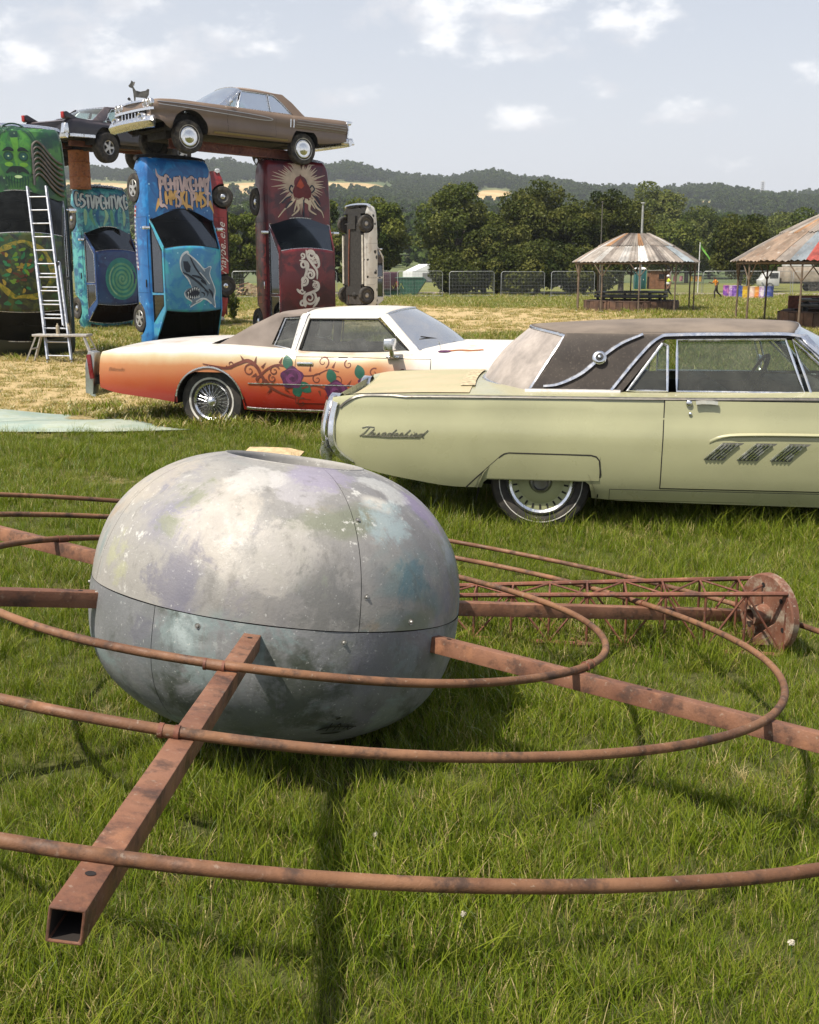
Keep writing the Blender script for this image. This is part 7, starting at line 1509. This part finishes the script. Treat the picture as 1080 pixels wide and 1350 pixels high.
# walking and running figures, facing local +x
walk = dict(pel=(0, 0, .53), spi=(.01, 0, .62), che=(.025, 0, .73), nec=(.03, 0, .84), hea=(.045, 0, .90), crn=(.045, 0, .955), shL=(.02, .10, .79), elL=(-.08, .13, .66), wrL=(-.02, .13, .54), haL=(.0, .13, .50), shR=(.03, -.10, .79), elR=(.07, -.13, .65), wrR=(.17, -.11, .60), haR=(.20, -.10, .59),
            hiL=(0, .055, .51), knL=(.09, .06, .29), anL=(.05, .06, .05), toL=(.12, .06, .02), hiR=(0, -.055, .51), knR=(-.02, -.06, .28), anR=(-.17, -.06, .10), toR=(-.16, -.06, .03))
run = dict(walk); run.update(knL=(.10, .06, .32), anL=(-.02, .06, .10), toL=(.03, .06, .04), knR=(-.05, -.06, .30), anR=(-.22, -.06, .16), toR=(-.22, -.06, .08), pel=(0, 0, .51), spi=(.03, 0, .60), che=(.07, 0, .71), nec=(.09, 0, .82), hea=(.11, 0, .88), crn=(.11, 0, .935), shL=(.06, .10, .77), shR=(.08, -.10, .77), elL=(-.05, .14, .66), wrL=(.05, .15, .58), haL=(.09, .14, .58), elR=(.14, -.14, .66), wrR=(.26, -.12, .70), haR=(.30, -.11, .72), toL2=None)
run.pop('toL2'); run['anL'] = (.06, .06, .05); run['toL'] = (.13, .06, .02)
def helmet(t, V):
    b = MB(); b.lathe([(.13, 0), (.115, .02), (.105, .07), (.06, .11), (0, .12)], 16, Matrix.Translation(V['hea'] + Vector((0, 0, .05)))); b.build('hard_hat', plain('white_hat', (.65, .65, .62), .4), t)
    b = MB(); b.lathe([(.19, -.10), (.195, .0), (.195, .03), (.19, .05)], 14, Matrix.Translation(V['spi'] + Vector((.02, 0, .05))) @ Matrix.Scale(.85, 4, (1, 0, 0))); b.build('reflective_band', plain('silver_band', (.6, .6, .58), .3), t)
pa = on_ground(881, 391.5, -.37); person('person', 'person in yellow hi-vis vest and white hat striding beside the pavilion', pa.x, pa.y, 175, 1.72, walk, [(.20, .11, .07), (.50, .62, .03), (.02, .02, .022), (.015, .015, .015), (.45, .44, .40)], helmet)
pb = on_ground(944, 395, -.33); person('person', 'person in orange shirt and dark trousers running towards the coloured barrels', pb.x, pb.y, 178, 1.66, run, [(.09, .05, .035), (.72, .25, .02), (.03, .022, .02), (.015, .015, .015), (.012, .010, .009)])

# ------------------------------------------------------------------ barrels, hut, toilet, vehicles, clutter
def barrel(label, x, y, c, c2):
    t = thing('plastic_barrel', label, 'barrel', (x, y, float(gz(x, y))), (0, 0, random.uniform(0, 6)), 'painted barrels in a row by the track'); M = Mat('barrel_paint'); m = M.pbr(M.mix(M.rng(M.noise(3.2, 3), .46, .56), c, c2), .5)
    b = MB(); b.lathe([(0, 0), (.30, 0), (.31, .03), (.295, .05), (.295, .29), (.31, .31), (.295, .33), (.295, .57), (.31, .59), (.295, .61), (.295, .86), (.305, .89)], 24); b.build('drum_shell', m, t)
    b = MB(); b.lathe([(.305, .88), (.31, .91), (.27, .915), (.265, .88), (0, .88)], 24); b.build('lid', plain('barrel_lid_%.2f' % c2[0], c2, .5), t)
for lab, px, py, c, c2 in (('purple barrel with pink swirls, first in the row', 958, 390, (.16, .05, .30), (.45, .16, .38)), ('lilac barrel with pale swirls beside the purple barrel', 966, 391, (.30, .16, .42), (.50, .40, .52)), ('violet barrel next to the navy barrel', 970, 392, (.14, .06, .30), (.30, .14, .45)), ('navy blue barrel next to the yellow barrel', 978, 392.5, (.03, .05, .20), (.06, .10, .32)), ('yellow barrel with dark dots in the row', 984, 393.5, (.55, .36, .02), (.42, .24, .02)),
                           ('pale pink barrel beside the orange barrel', 993, 394.5, (.60, .40, .34), (.66, .55, .46)), ('orange barrel in the row of painted barrels', 1000, 395, (.60, .20, .03), (.62, .32, .10)), ('lilac and white barrel beside the deep blue barrel', 1006, 395.5, (.42, .26, .46), (.60, .55, .58)), ('deep blue barrel at the end of the row', 1013, 396, (.04, .06, .26), (.10, .12, .30))):
    p = on_ground(px, py, -.32); barrel(lab, p.x, p.y, c, c2)
for lab, px, c in (('yellow barrel beyond the gravel track', 911, (.55, .36, .02)), ('orange barrel beyond the gravel track', 917, (.55, .20, .03)), ('pink barrel beyond the gravel track', 898, (.50, .20, .24)), ('maroon barrel beyond the gravel track', 890, (.22, .04, .07)), ('gold barrel beyond the gravel track', 923, (.52, .30, .02))):
    p = on_ground(px, 371.5, -.45); barrel(lab, p.x, p.y, c, tuple(q * .7 for q in c))
def hut():
    p = on_ground(868, 381, -.4); t = thing('wooden_hut', 'small brown wooden hut with dark window beside the teal toilet', 'hut', (p.x, p.y, float(gz(p.x, p.y)))); wd = plain('hut_planks', (.20, .095, .05), .8, 0, .3, 3)
    for k in range(9): b = MB(); b.box((-1.0 + .25 * k, -.9, .95), (.24, .03, 1.9)); b.build('plank', wd, t, smooth=False)
    b = MB(); b.box((0, .02, .95), (2.2, 1.78, 1.88)); b.build('wall', wd, t, smooth=False)
    b = MB(); b.prism([(-1.2, 1.9), (1.2, 1.98), (1.2, 2.05), (-1.2, 1.97)], 2.1, ROTX); b.build('roof', plain('felt_roof', (.22, .20, .18), .9), t, smooth=False); b = MB(); b.box((.1, -.925, 1.3), (.6, .03, .55)); w = b.build('window', plain('hut_window', (.015, .014, .014), .3), t, smooth=False)
    b = MB(); b.box((.1, -.94, 1.01), (.7, .05, .05)); b.build('sill', wd, w, smooth=False)
hut()
def toilet():
    p = on_ground(843, 381, -.4); t = thing('portable_toilet', 'teal portable toilet with white roof beside the wooden hut', 'toilet', (p.x, p.y, float(gz(p.x, p.y)))); m = plain('teal_plastic', (.02, .12, .12), .5); wm = plain('white_plastic', (.66, .66, .64), .5)
    for x, y in ((-.55, -.55), (.55, -.55), (.55, .55), (-.55, .55)): b = MB(); b.box((x, y, 1.05), (.08, .08, 2.1)); b.build('corner_post', m, t, bevel=.02)
    b = MB(); b.box((0, .0, 1.05), (1.08, 1.08, 2.06)); b.build('wall', m, t, bevel=.01); b = MB(); b.box((0, -.55, 1.0), (.75, .04, 1.85)); d = b.build('door', plain('teal_plastic_dark', (.015, .09, .095), .5), t, bevel=.01); b = MB(); b.box((.28, -.58, 1.0), (.06, .04, .12)); b.build('handle', wm, d)
    b = MB(); b.lathe([(.86, 2.08), (.84, 2.16), (.55, 2.30), (0, 2.36)], 4, Matrix.Rotation(R(45), 4, 'Z')); b.build('roof', wm, t, smooth=False)
toilet()
def skip():
    p = on_ground(530, 388, -.3); t = thing('waste_skip', 'dark green steel skip with pale yellow scrawl beyond the white upright car', 'skip', (p.x, p.y, float(gz(p.x, p.y))), (0, 0, R(-4))); m = plain('skip_green', (.012, .075, .045), .6, 0, .4)
    b = MB(); b.prism([(-1.2, 0), (1.15, 0), (2.0, 1.25), (1.75, 1.45), (-1.75, 1.45), (-2.0, 1.25)], 1.7, ROTX); b.build('shell', m, t, smooth=False); b = MB(); b.tube([(-1.78, -.86, 1.46), (1.78, -.86, 1.46)], .05, 6); b.tube([(-1.78, .86, 1.46), (1.78, .86, 1.46)], .05, 6); b.build('rim', m, t)
    for x in (-1.0, 0, 1.0): b = MB(); b.box((x, -.88, .7), (.09, .06, 1.3)); b.build('rib', m, t)
    b = MB(); b.tube([Vector((x, -.915, z)) for x, z in ((-.9, 1.1), (-.6, .6), (-.4, 1.1), (-.2, .5), (0, 1.0), (.2, .6))], .035, 4); b.build('painted_scrawl', plain('scrawl_yellow', (.38, .42, .10), .6), t)
skip()
def boxy_van(name, label, px, py, yz, L, H, W, col, zg, head, cat='van'):
    p = on_ground(px, py, zg); t = thing(name, label, cat, (p.x, p.y, float(gz(p.x, p.y))), (0, 0, R(head))); m = paint('van_paint_%s' % name, col, .3)
    b = MB(); b.prism([(-L / 2, .45), (L / 2 - .1, .45), (L / 2, .55), (L / 2 - .02, 1.0), (L / 2 - .75, 1.15), (L / 2 - 1.25, H), (-L / 2 + .08, H), (-L / 2, H - .1)], W, ROTX); b.build('body', m, t, bevel=.05)
    for s_ in (-1, 1):
        b = MB(); b.box((L / 2 - 1.55, s_ * (W / 2 + .004), H - .42), (.8, .02, .5)); b.build('window', plain('van_window', (.02, .022, .025), .15), t, bevel=.008)
        b = MB(); b.box((L / 2 - .02, s_ * (W / 2 - .2), .8), (.06, .22, .16)); b.build('headlamp', plain('lamp_face', (.6, .6, .58), .2), t, bevel=.02); b = MB(); b.box((-L / 2 - .01, s_ * (W / 2 - .12), .95), (.04, .14, .4)); b.build('tail_lamp', plain('red_lens', (.35, .02, .015), .25), t)
        for x in (-L / 2 + .8, L / 2 - .8):
            b = MB(); Mx = Matrix.Translation((x, s_ * (W / 2 - .1), .34)) @ Matrix.Rotation(R(-90 * s_), 4, 'X'); b.lathe([(0, .03), (.19, .05), (.2, .09), (.34, .09), (.35, 0), (.34, -.1), (0, -.1)], 22, Mx); w = b.build('wheel', rubber(), t); b = MB(); b.lathe([(0, .1), (.12, .1), (.19, .07), (.19, .05)], 18, Mx); b.build('rim', plain('wheel_steel_light', (.35, .34, .33), .5, .5), w)
    b = MB(); b.box((-L / 2 - .04, 0, .5), (.12, W - .05, .16)); b.build('bumper', DARK, t, bevel=.02); b = MB(); b.prism([(-.02, 0), (.45, -.58), (.43, -.6), (-.04, -.02)], W - .2, Matrix.Translation((L / 2 - 1.23, 0, H - .06)) @ ROTX); b.build('windscreen', plain('van_window', (.02, .022, .025), .15), t)
    return t
boxy_van('parked_van', 'white van parked between the teal and blue upright cars', 176, 392, 0, 4.6, 1.95, 1.9, (.55, .55, .54), -.2, 175); boxy_van('dark_van', 'dark maroon van parked beside the green skip', 509, 386, 0, 4.0, 1.9, 1.8, (.05, .012, .025), -.2, 95)
def truck():
    p = on_ground(1056, 384, -.4); t = thing('flatbed_truck', 'white cab truck with tan load parked behind the red patched pavilion', 'truck', (p.x, p.y, float(gz(p.x, p.y))), (0, 0, R(178))); wh = paint('truck_white', (.60, .60, .58), .3); tan = plain('truck_load', (.36, .30, .24), .8, 0, .3, 2)
    b = MB(); b.prism([(2.4, .5), (4.1, .5), (4.15, 1.1), (3.95, 1.2), (3.6, 1.85), (2.4, 1.9)], 1.9, ROTX); c = b.build('cab', wh, t, bevel=.06); b = MB(); b.box((2.95, -.96, 1.5), (.8, .02, .5)); b.build('window', plain('van_window', (.02, .022, .025), .15), c); b = MB(); b.box((2.95, .96, 1.5), (.8, .02, .5)); b.build('window', plain('van_window', (.02, .022, .025), .15), c)
    b = MB(); b.box((-.2, 0, .82), (4.9, 1.95, .14)); b.build('flatbed', DARK, t); b = MB(); b.box((-.2, 0, 1.6), (4.7, 1.85, 1.4)); b.build('load', tan, t, bevel=.06); b = MB(); b.box((.5, 0, 2.5), (2.6, 1.7, .4)); b.build('load_cover', wh, t, bevel=.12, seg=3)
    for x in (-1.6, -.8, 3.3):
        for s_ in (-1, 1): b = MB(); Mx = Matrix.Translation((x, s_ * .85, .42)) @ Matrix.Rotation(R(-90 * s_), 4, 'X'); b.lathe([(0, .05), (.22, .05), (.24, .1), (.41, .1), (.42, 0), (.41, -.12), (0, -.12)], 22, Mx); b.build('wheel', rubber(), t)
truck()
def wood_pile():
    p = on_ground(322, 388, -.1); t = thing('timber_pile', 'heap of broken boards and pallets between the upright cars', 'wood pile', (p.x, p.y, float(gz(p.x, p.y)))); rng = random.Random(2); ms = [plain('scrap_timber', (.36, .22, .11), .85, 0, .4), plain('scrap_timber_dark', (.16, .085, .05), .85, 0, .4), plain('scrap_timber_pale', (.46, .34, .21), .85, 0, .3)]
    for k in range(46):
        x = rng.gauss(0, .95); z = max(.05, (1.25 - abs(x) * .5) * rng.uniform(.05, 1)); M_ = Euler((rng.uniform(-.5, .5), rng.uniform(-.5, .5), rng.uniform(0, 3.14))).to_matrix()
        b = MB(); b.box((x, rng.uniform(-.6, .6), z), (rng.uniform(.6, 1.5), rng.uniform(.09, .2), .04), M_); b.build('board', rng.choice(ms), t, smooth=False)
    o = MB()
    for k in range(6): o.box((.75, -.75 , .25 + .13 * k), (1.0, .03, .09), Matrix.Rotation(R(12), 3, 'Y'))
    o.build('pallet', ms[2], t, smooth=False)
wood_pile()
def loose_wheel():
    p = on_ground(297, 388, -.1); t = thing('trailer_wheel', 'dark trailer wheel with pale hub resting beside the timber heap', 'wheel', (p.x, p.y, float(gz(p.x, p.y)) + .46)); b = MB(); b.lathe([(0, .08), (.24, .08), (.26, .12), (.45, .11), (.47, 0), (.45, -.12), (0, -.12)], 28, ROTX); b.build('tyre', rubber(), t); b = MB(); b.lathe([(0, .15), (.10, .15), (.16, .10), (.25, .12), (.25, .06)], 22, ROTX); b.build('rim', plain('wheel_steel_light', (.35, .34, .33), .5, .5), t)
loose_wheel()
def rubble():
    p = on_ground(748, 378, -.38); t = thing('rubble_heap', 'pale heap of rubble at the foot of the mesh fence', 'rubble', (p.x, p.y, float(gz(p.x, p.y)))); rng = random.Random(6); m = plain('pale_rubble', (.40, .38, .36), .9, 0, .4)
    for k in range(26):
        s_ = rng.uniform(.15, .38); x, y = rng.gauss(0, .55), rng.gauss(0, .3); bm = bmesh.new(); bmesh.ops.create_icosphere(bm, subdivisions=1, radius=s_)
        for v in bm.verts: v.co *= rng.uniform(.7, 1.25)
        me = bpy.data.meshes.new('stone'); bm.to_mesh(me); bm.free(); me.materials.append(m); o = link(bpy.data.objects.new('stone', me), t); o.location = (x, y, max(.05, (.8 - abs(x) * .7) * rng.uniform(.1, 1)))
rubble()
def marquee(label, x, y, w, h, head):
    t = thing('marquee', label, 'tent', (x, y, -.4), (0, 0, R(head)), 'white tents beyond the trees'); m = plain('white_canvas', (.72, .72, .72), .7, 0, .08)
    b = MB(); b.prism([(-w / 2, 0), (w / 2, 0), (w / 2, h * .55), (0, h), (-w / 2, h * .55)], 10, ROTX); b.build('canopy', m, t, smooth=False); b = MB(); b.box((0, -5.02, h * .25), (w * .4, .05, h * .48)); b.build('doorway', plain('tent_inside', (.2, .2, .2), .9), t)
marquee('white marquee glimpsed in the gap left of the big tree', 2.6, 205, 6, 3.0, 10); marquee('white marquee glimpsed through the dark trees behind the fence', 27, 195, 16, 9.5, -8); marquee('white marquee top showing above the trees behind the pavilion', 60, 330, 22, 12, 5)

# ------------------------------------------------------------------ trees and hills
LEAF = {}
def leaves(kind):
    if kind not in LEAF:
        a = {'dark': [(0, (.022, .034, .009)), (.5, (.068, .080, .019)), (1, (.140, .140, .038))], 'mid': [(0, (.034, .055, .011)), (.5, (.092, .116, .023)), (1, (.170, .182, .042))], 'light': [(0, (.042, .062, .015)), (.5, (.105, .125, .032)), (1, (.180, .185, .055))], 'far': [(0, (.024, .046, .012)), (.5, (.054, .086, .021)), (1, (.100, .128, .032))]}[kind]
        LEAF[kind] = leaf_mat('foliage_' + kind, .28, 'tint', a, .10)
    return LEAF[kind]
def cards(C, S, rng, up=.35, out=None):
    """n little leaf sprays: bent quads round points C of size S facing roughly outwards"""
    n = len(C); d = rng.normal(size=(n, 3)); d += (out if out is not None else 0) * 1.1; d[:, 2] += up; d /= np.linalg.norm(d, axis=1)[:, None]
    a = np.cross(d, rng.normal(size=(n, 3))); a /= np.linalg.norm(a, axis=1)[:, None] + 1e-9; b = np.cross(d, a); S = S[:, None]
    P = np.stack([C - a * S - b * S * .35, C + b * -.62 * S + d * S * .12, C + a * S - b * S * .2, C + b * .8 * S - d * S * .1], 1); return P
def crown(rng, H, Wd, base, n_cl, n_leaf, size, squash=1.0):
    """leaf sprays gathered in clumps on an uneven crown"""
    cl = []; 
    while len(cl) < n_cl:
        u = rng.normal(size=3); u /= np.linalg.norm(u); r = rng.uniform(.45, 1.0)**.6
        cl.append((u[0] * Wd / 2 * r * .82, u[1] * Wd / 2 * r * .82, base + (H - base) * (.52 + .44 * u[2] * r * squash)))
    cl = np.array(cl); rad = rng.uniform(.07, .19, n_cl) * Wd; w = rad**2 / (rad**2).sum(); k = rng.choice(n_cl, n_leaf, p=w); u = rng.normal(size=(n_leaf, 3)); u /= np.linalg.norm(u, axis=1)[:, None]; q = rng.uniform(.35, 1, n_leaf)**.45
    P = cl[k] + u * (rad[k] * q)[:, None] * np.array([1, 1, .78]); P[:, 2] = np.maximum(P[:, 2], base * .8); tint = np.clip(.5 + .24 * rng.normal(size=n_cl)[k] + .12 * rng.normal(size=n_leaf), 0, 1)
    return P, u, size * rng.uniform(.6, 1.3, n_leaf), tint, cl
def tree(name, label, x, y, H, Wd, kind, seed, n_leaf=5200, base=.18, size=.26, n_cl=46, group='trees along the far edge of the field', z=None):
    rng = np.random.default_rng(seed); z = float(gz(x, y)) if z is None else z; t = thing(name, label, 'tree', (x, y, z), group=group); bs = base * H
    P, u, S, T, cl = crown(rng, H, Wd, bs, n_cl, n_leaf, size); Q = cards(P, S, rng, .45, u); o = mesh_np('crown', Q, np.arange(len(Q) * 4).reshape(-1, 4), leaves(kind), t)
    at = o.data.attributes.new('tint', 'FLOAT', 'FACE'); at.data.foreach_set('value', T.astype(np.float32))
    b = MB(); r0 = .022 * H + .06; bark = plain('bark', (.075, .060, .045), .9, 0, .4, 6); b.tube([(0, 0, -.3), (.05 * rng.normal(), .05 * rng.normal(), bs * .8), (.15 * rng.normal(), .15 * rng.normal(), H * .5), (.2 * rng.normal(), .2 * rng.normal(), H * .8)], [r0 * 1.25, r0, r0 * .6, r0 * .15], 8)
    for c in cl[rng.choice(len(cl), 12)]: s_ = Vector((0, 0, bs * .7 + (c[2] - bs) * .35)); b.tube([s_, s_.lerp(Vector(c), .55) + Vector((0, 0, .15)), Vector(c)], [r0 * .4, r0 * .22, r0 * .06], 5)
    b.build('trunk', bark, t); return t
def px_tree(px, d, top, wpx, kind, seed, label, name='field_tree', **k):
    """a tree at distance d whose crown tops out at photograph row top and is wpx wide"""
    x = (px - 540) / FPX * (d * cP + 2 * sP); H = CAMH + (YH - top) / FPX * d * .97; tree(name, label, x, d, H, wpx / FPX * d, kind, seed, **k)
TR = [(318, 96, 268, 75, 'mid', 'bushy tree seen between the blue and crimson upright cars'), (290, 104, 285, 60, 'dark', 'dark low tree behind the timber heap'), (235, 110, 290, 90, 'dark', 'dark tree standing behind the blue upright car'), (355, 106, 262, 70, 'dark', 'dark tree behind the crimson upright car'), (420, 104, 258, 80, 'mid', 'green tree right behind the crimson upright car'), (498, 100, 255, 92, 'mid', 'rounded green tree behind the white upright car'), (455, 96, 300, 60, 'dark', 'low dark bush behind the white upright car'),
      (600, 99, 238, 108, 'light', 'largest spreading tree with pale green crown behind the fence'), (638, 103, 276, 90, 'mid', 'broad tree joined to the largest spreading tree'), (655, 96, 285, 95, 'dark', 'dark tree beside the brown-tinted tall tree'), (708, 100, 236, 108, 'dark', 'tall dark tree with brownish crown behind the fence'), (692, 106, 262, 80, 'dark', 'dark tree tucked behind the tall brownish tree'), (752, 98, 262, 90, 'dark', 'dark tree just left of the pavilion roof'), (792, 104, 248, 95, 'dark', 'dark tree standing behind the pavilion roof'), (818, 110, 256, 80, 'dark', 'dark tree right behind the thin pole'),
      (610, 94, 330, 90, 'dark', 'low dark shrub under the largest spreading tree'), (690, 93, 318, 110, 'dark', 'low dark shrub behind the middle of the fence'), (770, 94, 320, 100, 'dark', 'low dark shrub behind the fence by the pavilion'),
      (858, 190, 246, 90, 'light', 'pale willowy tree standing behind the pavilion'), (905, 185, 274, 95, 'light', 'green tree between the pavilion and the round tree'), (880, 165, 290, 80, 'mid', 'lower green tree behind the pavilion eaves'), (975, 106, 276, 86, 'dark', 'rounded green tree standing alone beyond the barrels'), (1030, 210, 282, 100, 'light', 'pale tree beyond the red patched pavilion'), (1068, 170, 276, 90, 'mid', 'green tree at the far side of the red patched pavilion'), (935, 220, 290, 80, 'light', 'pale distant tree left of the round tree'), (60, 110, 285, 100, 'dark', 'dark tree hidden behind the green upright sedan'), (140, 105, 290, 90, 'mid', 'green tree behind the teal upright car'), (1000, 125, 330, 60, 'mid', 'low hedge tree beside the round tree')]
for k, (px, d, top, w, kind, lab) in enumerate(TR):
    px_tree(px, d, top, w * 1.06, kind, 50 + k, lab, n_leaf=15000 if w > 85 else 10000, size=.135 if d < 130 else .22, base=.12, n_cl=60)
def weeds(px, py, n, h, label, seed):
    rng = np.random.default_rng(seed); p = on_ground(px, py); t = thing('weed_plant', label, 'plant', (p.x, p.y, float(gz(p.x, p.y)))); V = []; T = []
    for k in range(n):
        a = rng.uniform(0, 6.28); L = h * rng.uniform(.6, 1.1); dx, dy = math.cos(a) * .25 * L, math.sin(a) * .25 * L
        for j in range(10): s_ = .15 + .85 * j / 10; V.append((dx * s_ + rng.normal() * .03, dy * s_ + rng.normal() * .03, L * s_))
    V = np.array(V); S = rng.uniform(.05, .11, len(V)); Q = cards(V, S, rng, .2, None); o = mesh_np('foliage', Q, np.arange(len(Q) * 4).reshape(-1, 4), leaves('mid'), t); at = o.data.attributes.new('tint', 'FLOAT', 'FACE'); at.data.foreach_set('value', rng.uniform(.2, .8, len(Q)).astype(np.float32))
    b = MB()
    for k in range(n): a = 6.28 * k / n; b.tube([(0, 0, 0), (math.cos(a) * .12 * h, math.sin(a) * .12 * h, h * .8)], .008, 4)
    b.build('stem', plain('weed_stem', (.06, .09, .03), .8), t)
weeds(308, 424, 16, 1.0, 'tall leafy weed growing between the blue and crimson upright cars', 1); weeds(52, 470, 14, .55, 'low weeds at the foot of the green upright sedan', 2)

# far hills, fields and woods
SKY = tab([(-900, 232), (-300, 226), (0, 228), (150, 226), (270, 220), (430, 222), (500, 228), (560, 236), (620, 232), (700, 240), (780, 247), (870, 252), (930, 250), (1000, 256), (1080, 258), (1400, 262), (2000, 270)])
def hill_z(X, Y):
    px = 540 + X / Y * FPX; f = np.vectorize(SKY); top = (355 - f(px)) / FPX * 1500 - 9; t = np.clip((Y - 190) / 1310, 0, 1); r = t**1.35
    r = np.where(Y > 1500, 1 - .25 * sstep(1500, 2600, Y), r); return -.7 + top * r + 5 * np.sin(X / 140 + Y / 210) * sstep(260, 700, Y) * (1 - sstep(1200, 1500, Y))
def field_mask(X, Y):
    px = 540 + X / Y * FPX; row = 355 - (hill_z(X, Y) - CAMH) / Y * FPX
    a = np.exp(-(((px - 400) / 115)**4 + ((row - 256) / 9)**4)) + np.exp(-(((px - 647) / 24)**4 + ((row - 268) / 12)**4)) + .8 * np.exp(-(((px - 60) / 160)**4 + ((row - 255) / 9)**4)) + .7 * np.exp(-(((px - 905) / 22)**4 + ((row - 274) / 5)**4)); return np.clip(a, 0, 1)
def hills():
    ys = np.concatenate([np.geomspace(168, 1500, 90), np.linspace(1540, 2700, 14)]); us = np.linspace(-1, 1, 220); Y, U = np.meshgrid(ys, us, indexing='ij'); X = U * (Y * 1.15 + 120); Z = hill_z(X, Y); n, m = Y.shape
    i, j = np.meshgrid(np.arange(n - 1), np.arange(m - 1), indexing='ij'); a = (i * m + j).ravel(); M = Mat('hill_fields'); f = M.attr('field').outputs['Fac']
    g = M.mix(M.rng(M.noise(.012, 6), .4, .6), (.070, .100, .030), (.125, .140, .050)); c = M.mix(M.rng(M.op('ADD', f, M.op('MULTIPLY', M.op('SUBTRACT', M.noise(.05, 4), .5), .25)), .4, .55), g, M.mix(M.rng(M.noise(.03, 5), .4, .6), (.42, .29, .125), (.52, .38, .19)))
    o = mesh_np('hills', np.stack([X, Y, Z], -1), np.stack([a, a + 1, a + m + 1, a + m], 1), M.pbr(c, .95), smooth=True); at = o.data.attributes.new('field', 'FLOAT', 'POINT'); at.data.foreach_set('value', field_mask(X, Y).ravel().astype(np.float32)); o['kind'] = 'structure'
    rng = np.random.default_rng(21); objs = []
    for k in range(6):
        P, u, S, T, cl = crown(rng, 11 + 2 * (k % 3), 9.5 + (k % 2) * 2, .5, 16, 420, 1.0); Q = cards(P, S, rng, .5, u); q = mesh_np(f'hill_tree.{k:03d}', Q, np.arange(len(Q) * 4).reshape(-1, 4), leaves('far')); at = q.data.attributes.new('tint', 'FLOAT', 'FACE'); at.data.foreach_set('value', T.astype(np.float32)); objs.append(q)
    coll = make_collection('hill_trees', objs); N_ = 40000; y = 230 + (1750 - 230) * rng.uniform(size=N_)**.75; x = rng.uniform(-1, 1, N_) * (y * .62 + 60); px = 540 + x / y * FPX; row = 355 - (hill_z(x, y) - CAMH) / y * FPX
    wood = np.sin(x / 95 + 1.5 * np.sin(y / 130)) + np.sin(y / 75 + 1.2 * np.sin(x / 170 + 1)) + .5 * np.sin(x / 31 + y / 44); hedge = np.minimum(np.abs(((x + .4 * y) % 210) - 105), np.abs(((y - .3 * x) % 150) - 75)) < 9
    ridge = sstep(930, 1150, y); keep = ((wood + 2.4 * ridge > .35) | (hedge & (rng.uniform(size=N_) < .8))) & (field_mask(x, y) < .3); x, y = x[keep], y[keep]; n = len(x); s_ = rng.uniform(.5, .95, n)
    # knolls of taller trees along the skyline
    s_ = s_ * (1 + .35 * np.sin(x / 47) * np.sin(x / 19 + 2) * (y > 1250))
    scatter('wooded_hillside', np.stack([x, y, hill_z(x, y) - .4], 1), np.stack([0 * x, 0 * x, rng.uniform(0, 6.28, n)], 1), np.stack([s_, s_, s_], 1), rng.integers(0, 6, n), coll, 'blue green woods and hedges covering the far hillside', 'woods'); print('hill trees', n)
hills()
def far_mast(label, px, row, h):
    d = 1350; x = (px - 540) / FPX * d; z = float(hill_z(np.array([x]), np.array([d]))[0]); b = MB()
    for q in (0, 120, 240): b.tube([(2.2 * math.cos(R(q)), 2.2 * math.sin(R(q)), 0), (.5 * math.cos(R(q)), .5 * math.sin(R(q)), h)], .45, 5)
    for k in range(6): b.box((0, 0, h * .5 + k * h * .09), (4.2, 4.2, .8))
    o = b.build('radio_mast', plain('white_mast', (.62, .62, .62), .6), smooth=False); o.location = (x, d, z); tag(o, label, 'mast')
far_mast('pale radio mast standing among the hilltop woods', 988, 250, 24)

# summer haze over the whole valley
def haze():
    b = MB(); b.box((0, 1370, 98), (5400, 2860, 204)); M = bpy.data.materials.new('haze_air'); M.use_nodes = True; nt = M.node_tree; nt.nodes.clear(); o = nt.nodes.new('ShaderNodeOutputMaterial'); v = nt.nodes.new('ShaderNodeVolumePrincipled'); v.inputs['Color'].default_value = (.86, .90, .96, 1); v.inputs['Density'].default_value = .00022; v.inputs['Anisotropy'].default_value = .3; nt.links.new(v.outputs[0], o.inputs['Volume'])
    h = b.build('haze', M, smooth=False); tag(h, 'thin blue summer haze over the whole valley', 'haze', None, 'stuff')
haze()

def clover(px, py):
    p = on_ground(px, py, .07); t = thing('clover_flower', 'white clover flower head among the grass in front of the sculpture', 'flower', (p.x, p.y, 0), group='white clover flowers in the grass'); rng = np.random.default_rng(int(px)); n = 60
    u = rng.normal(size=(n, 3)); u /= np.linalg.norm(u, axis=1)[:, None]; Q = cards(u * .0065 + np.array([0, 0, .075]), np.full(n, .004), rng, .3, u * 2); mesh_np('petals', Q, np.arange(n * 4).reshape(-1, 4), plain('clover_white', (.50, .46, .36), .8, 0, .2), t)
    b = MB(); b.tube([(0, 0, -.01), (.004, 0, .04), (0, 0, .07)], .0015, 5); b.build('stem', plain('clover_stem', (.07, .12, .03), .8), t)
for q in ((495, 1102), (611, 1207), (1043, 1245)): clover(*q)
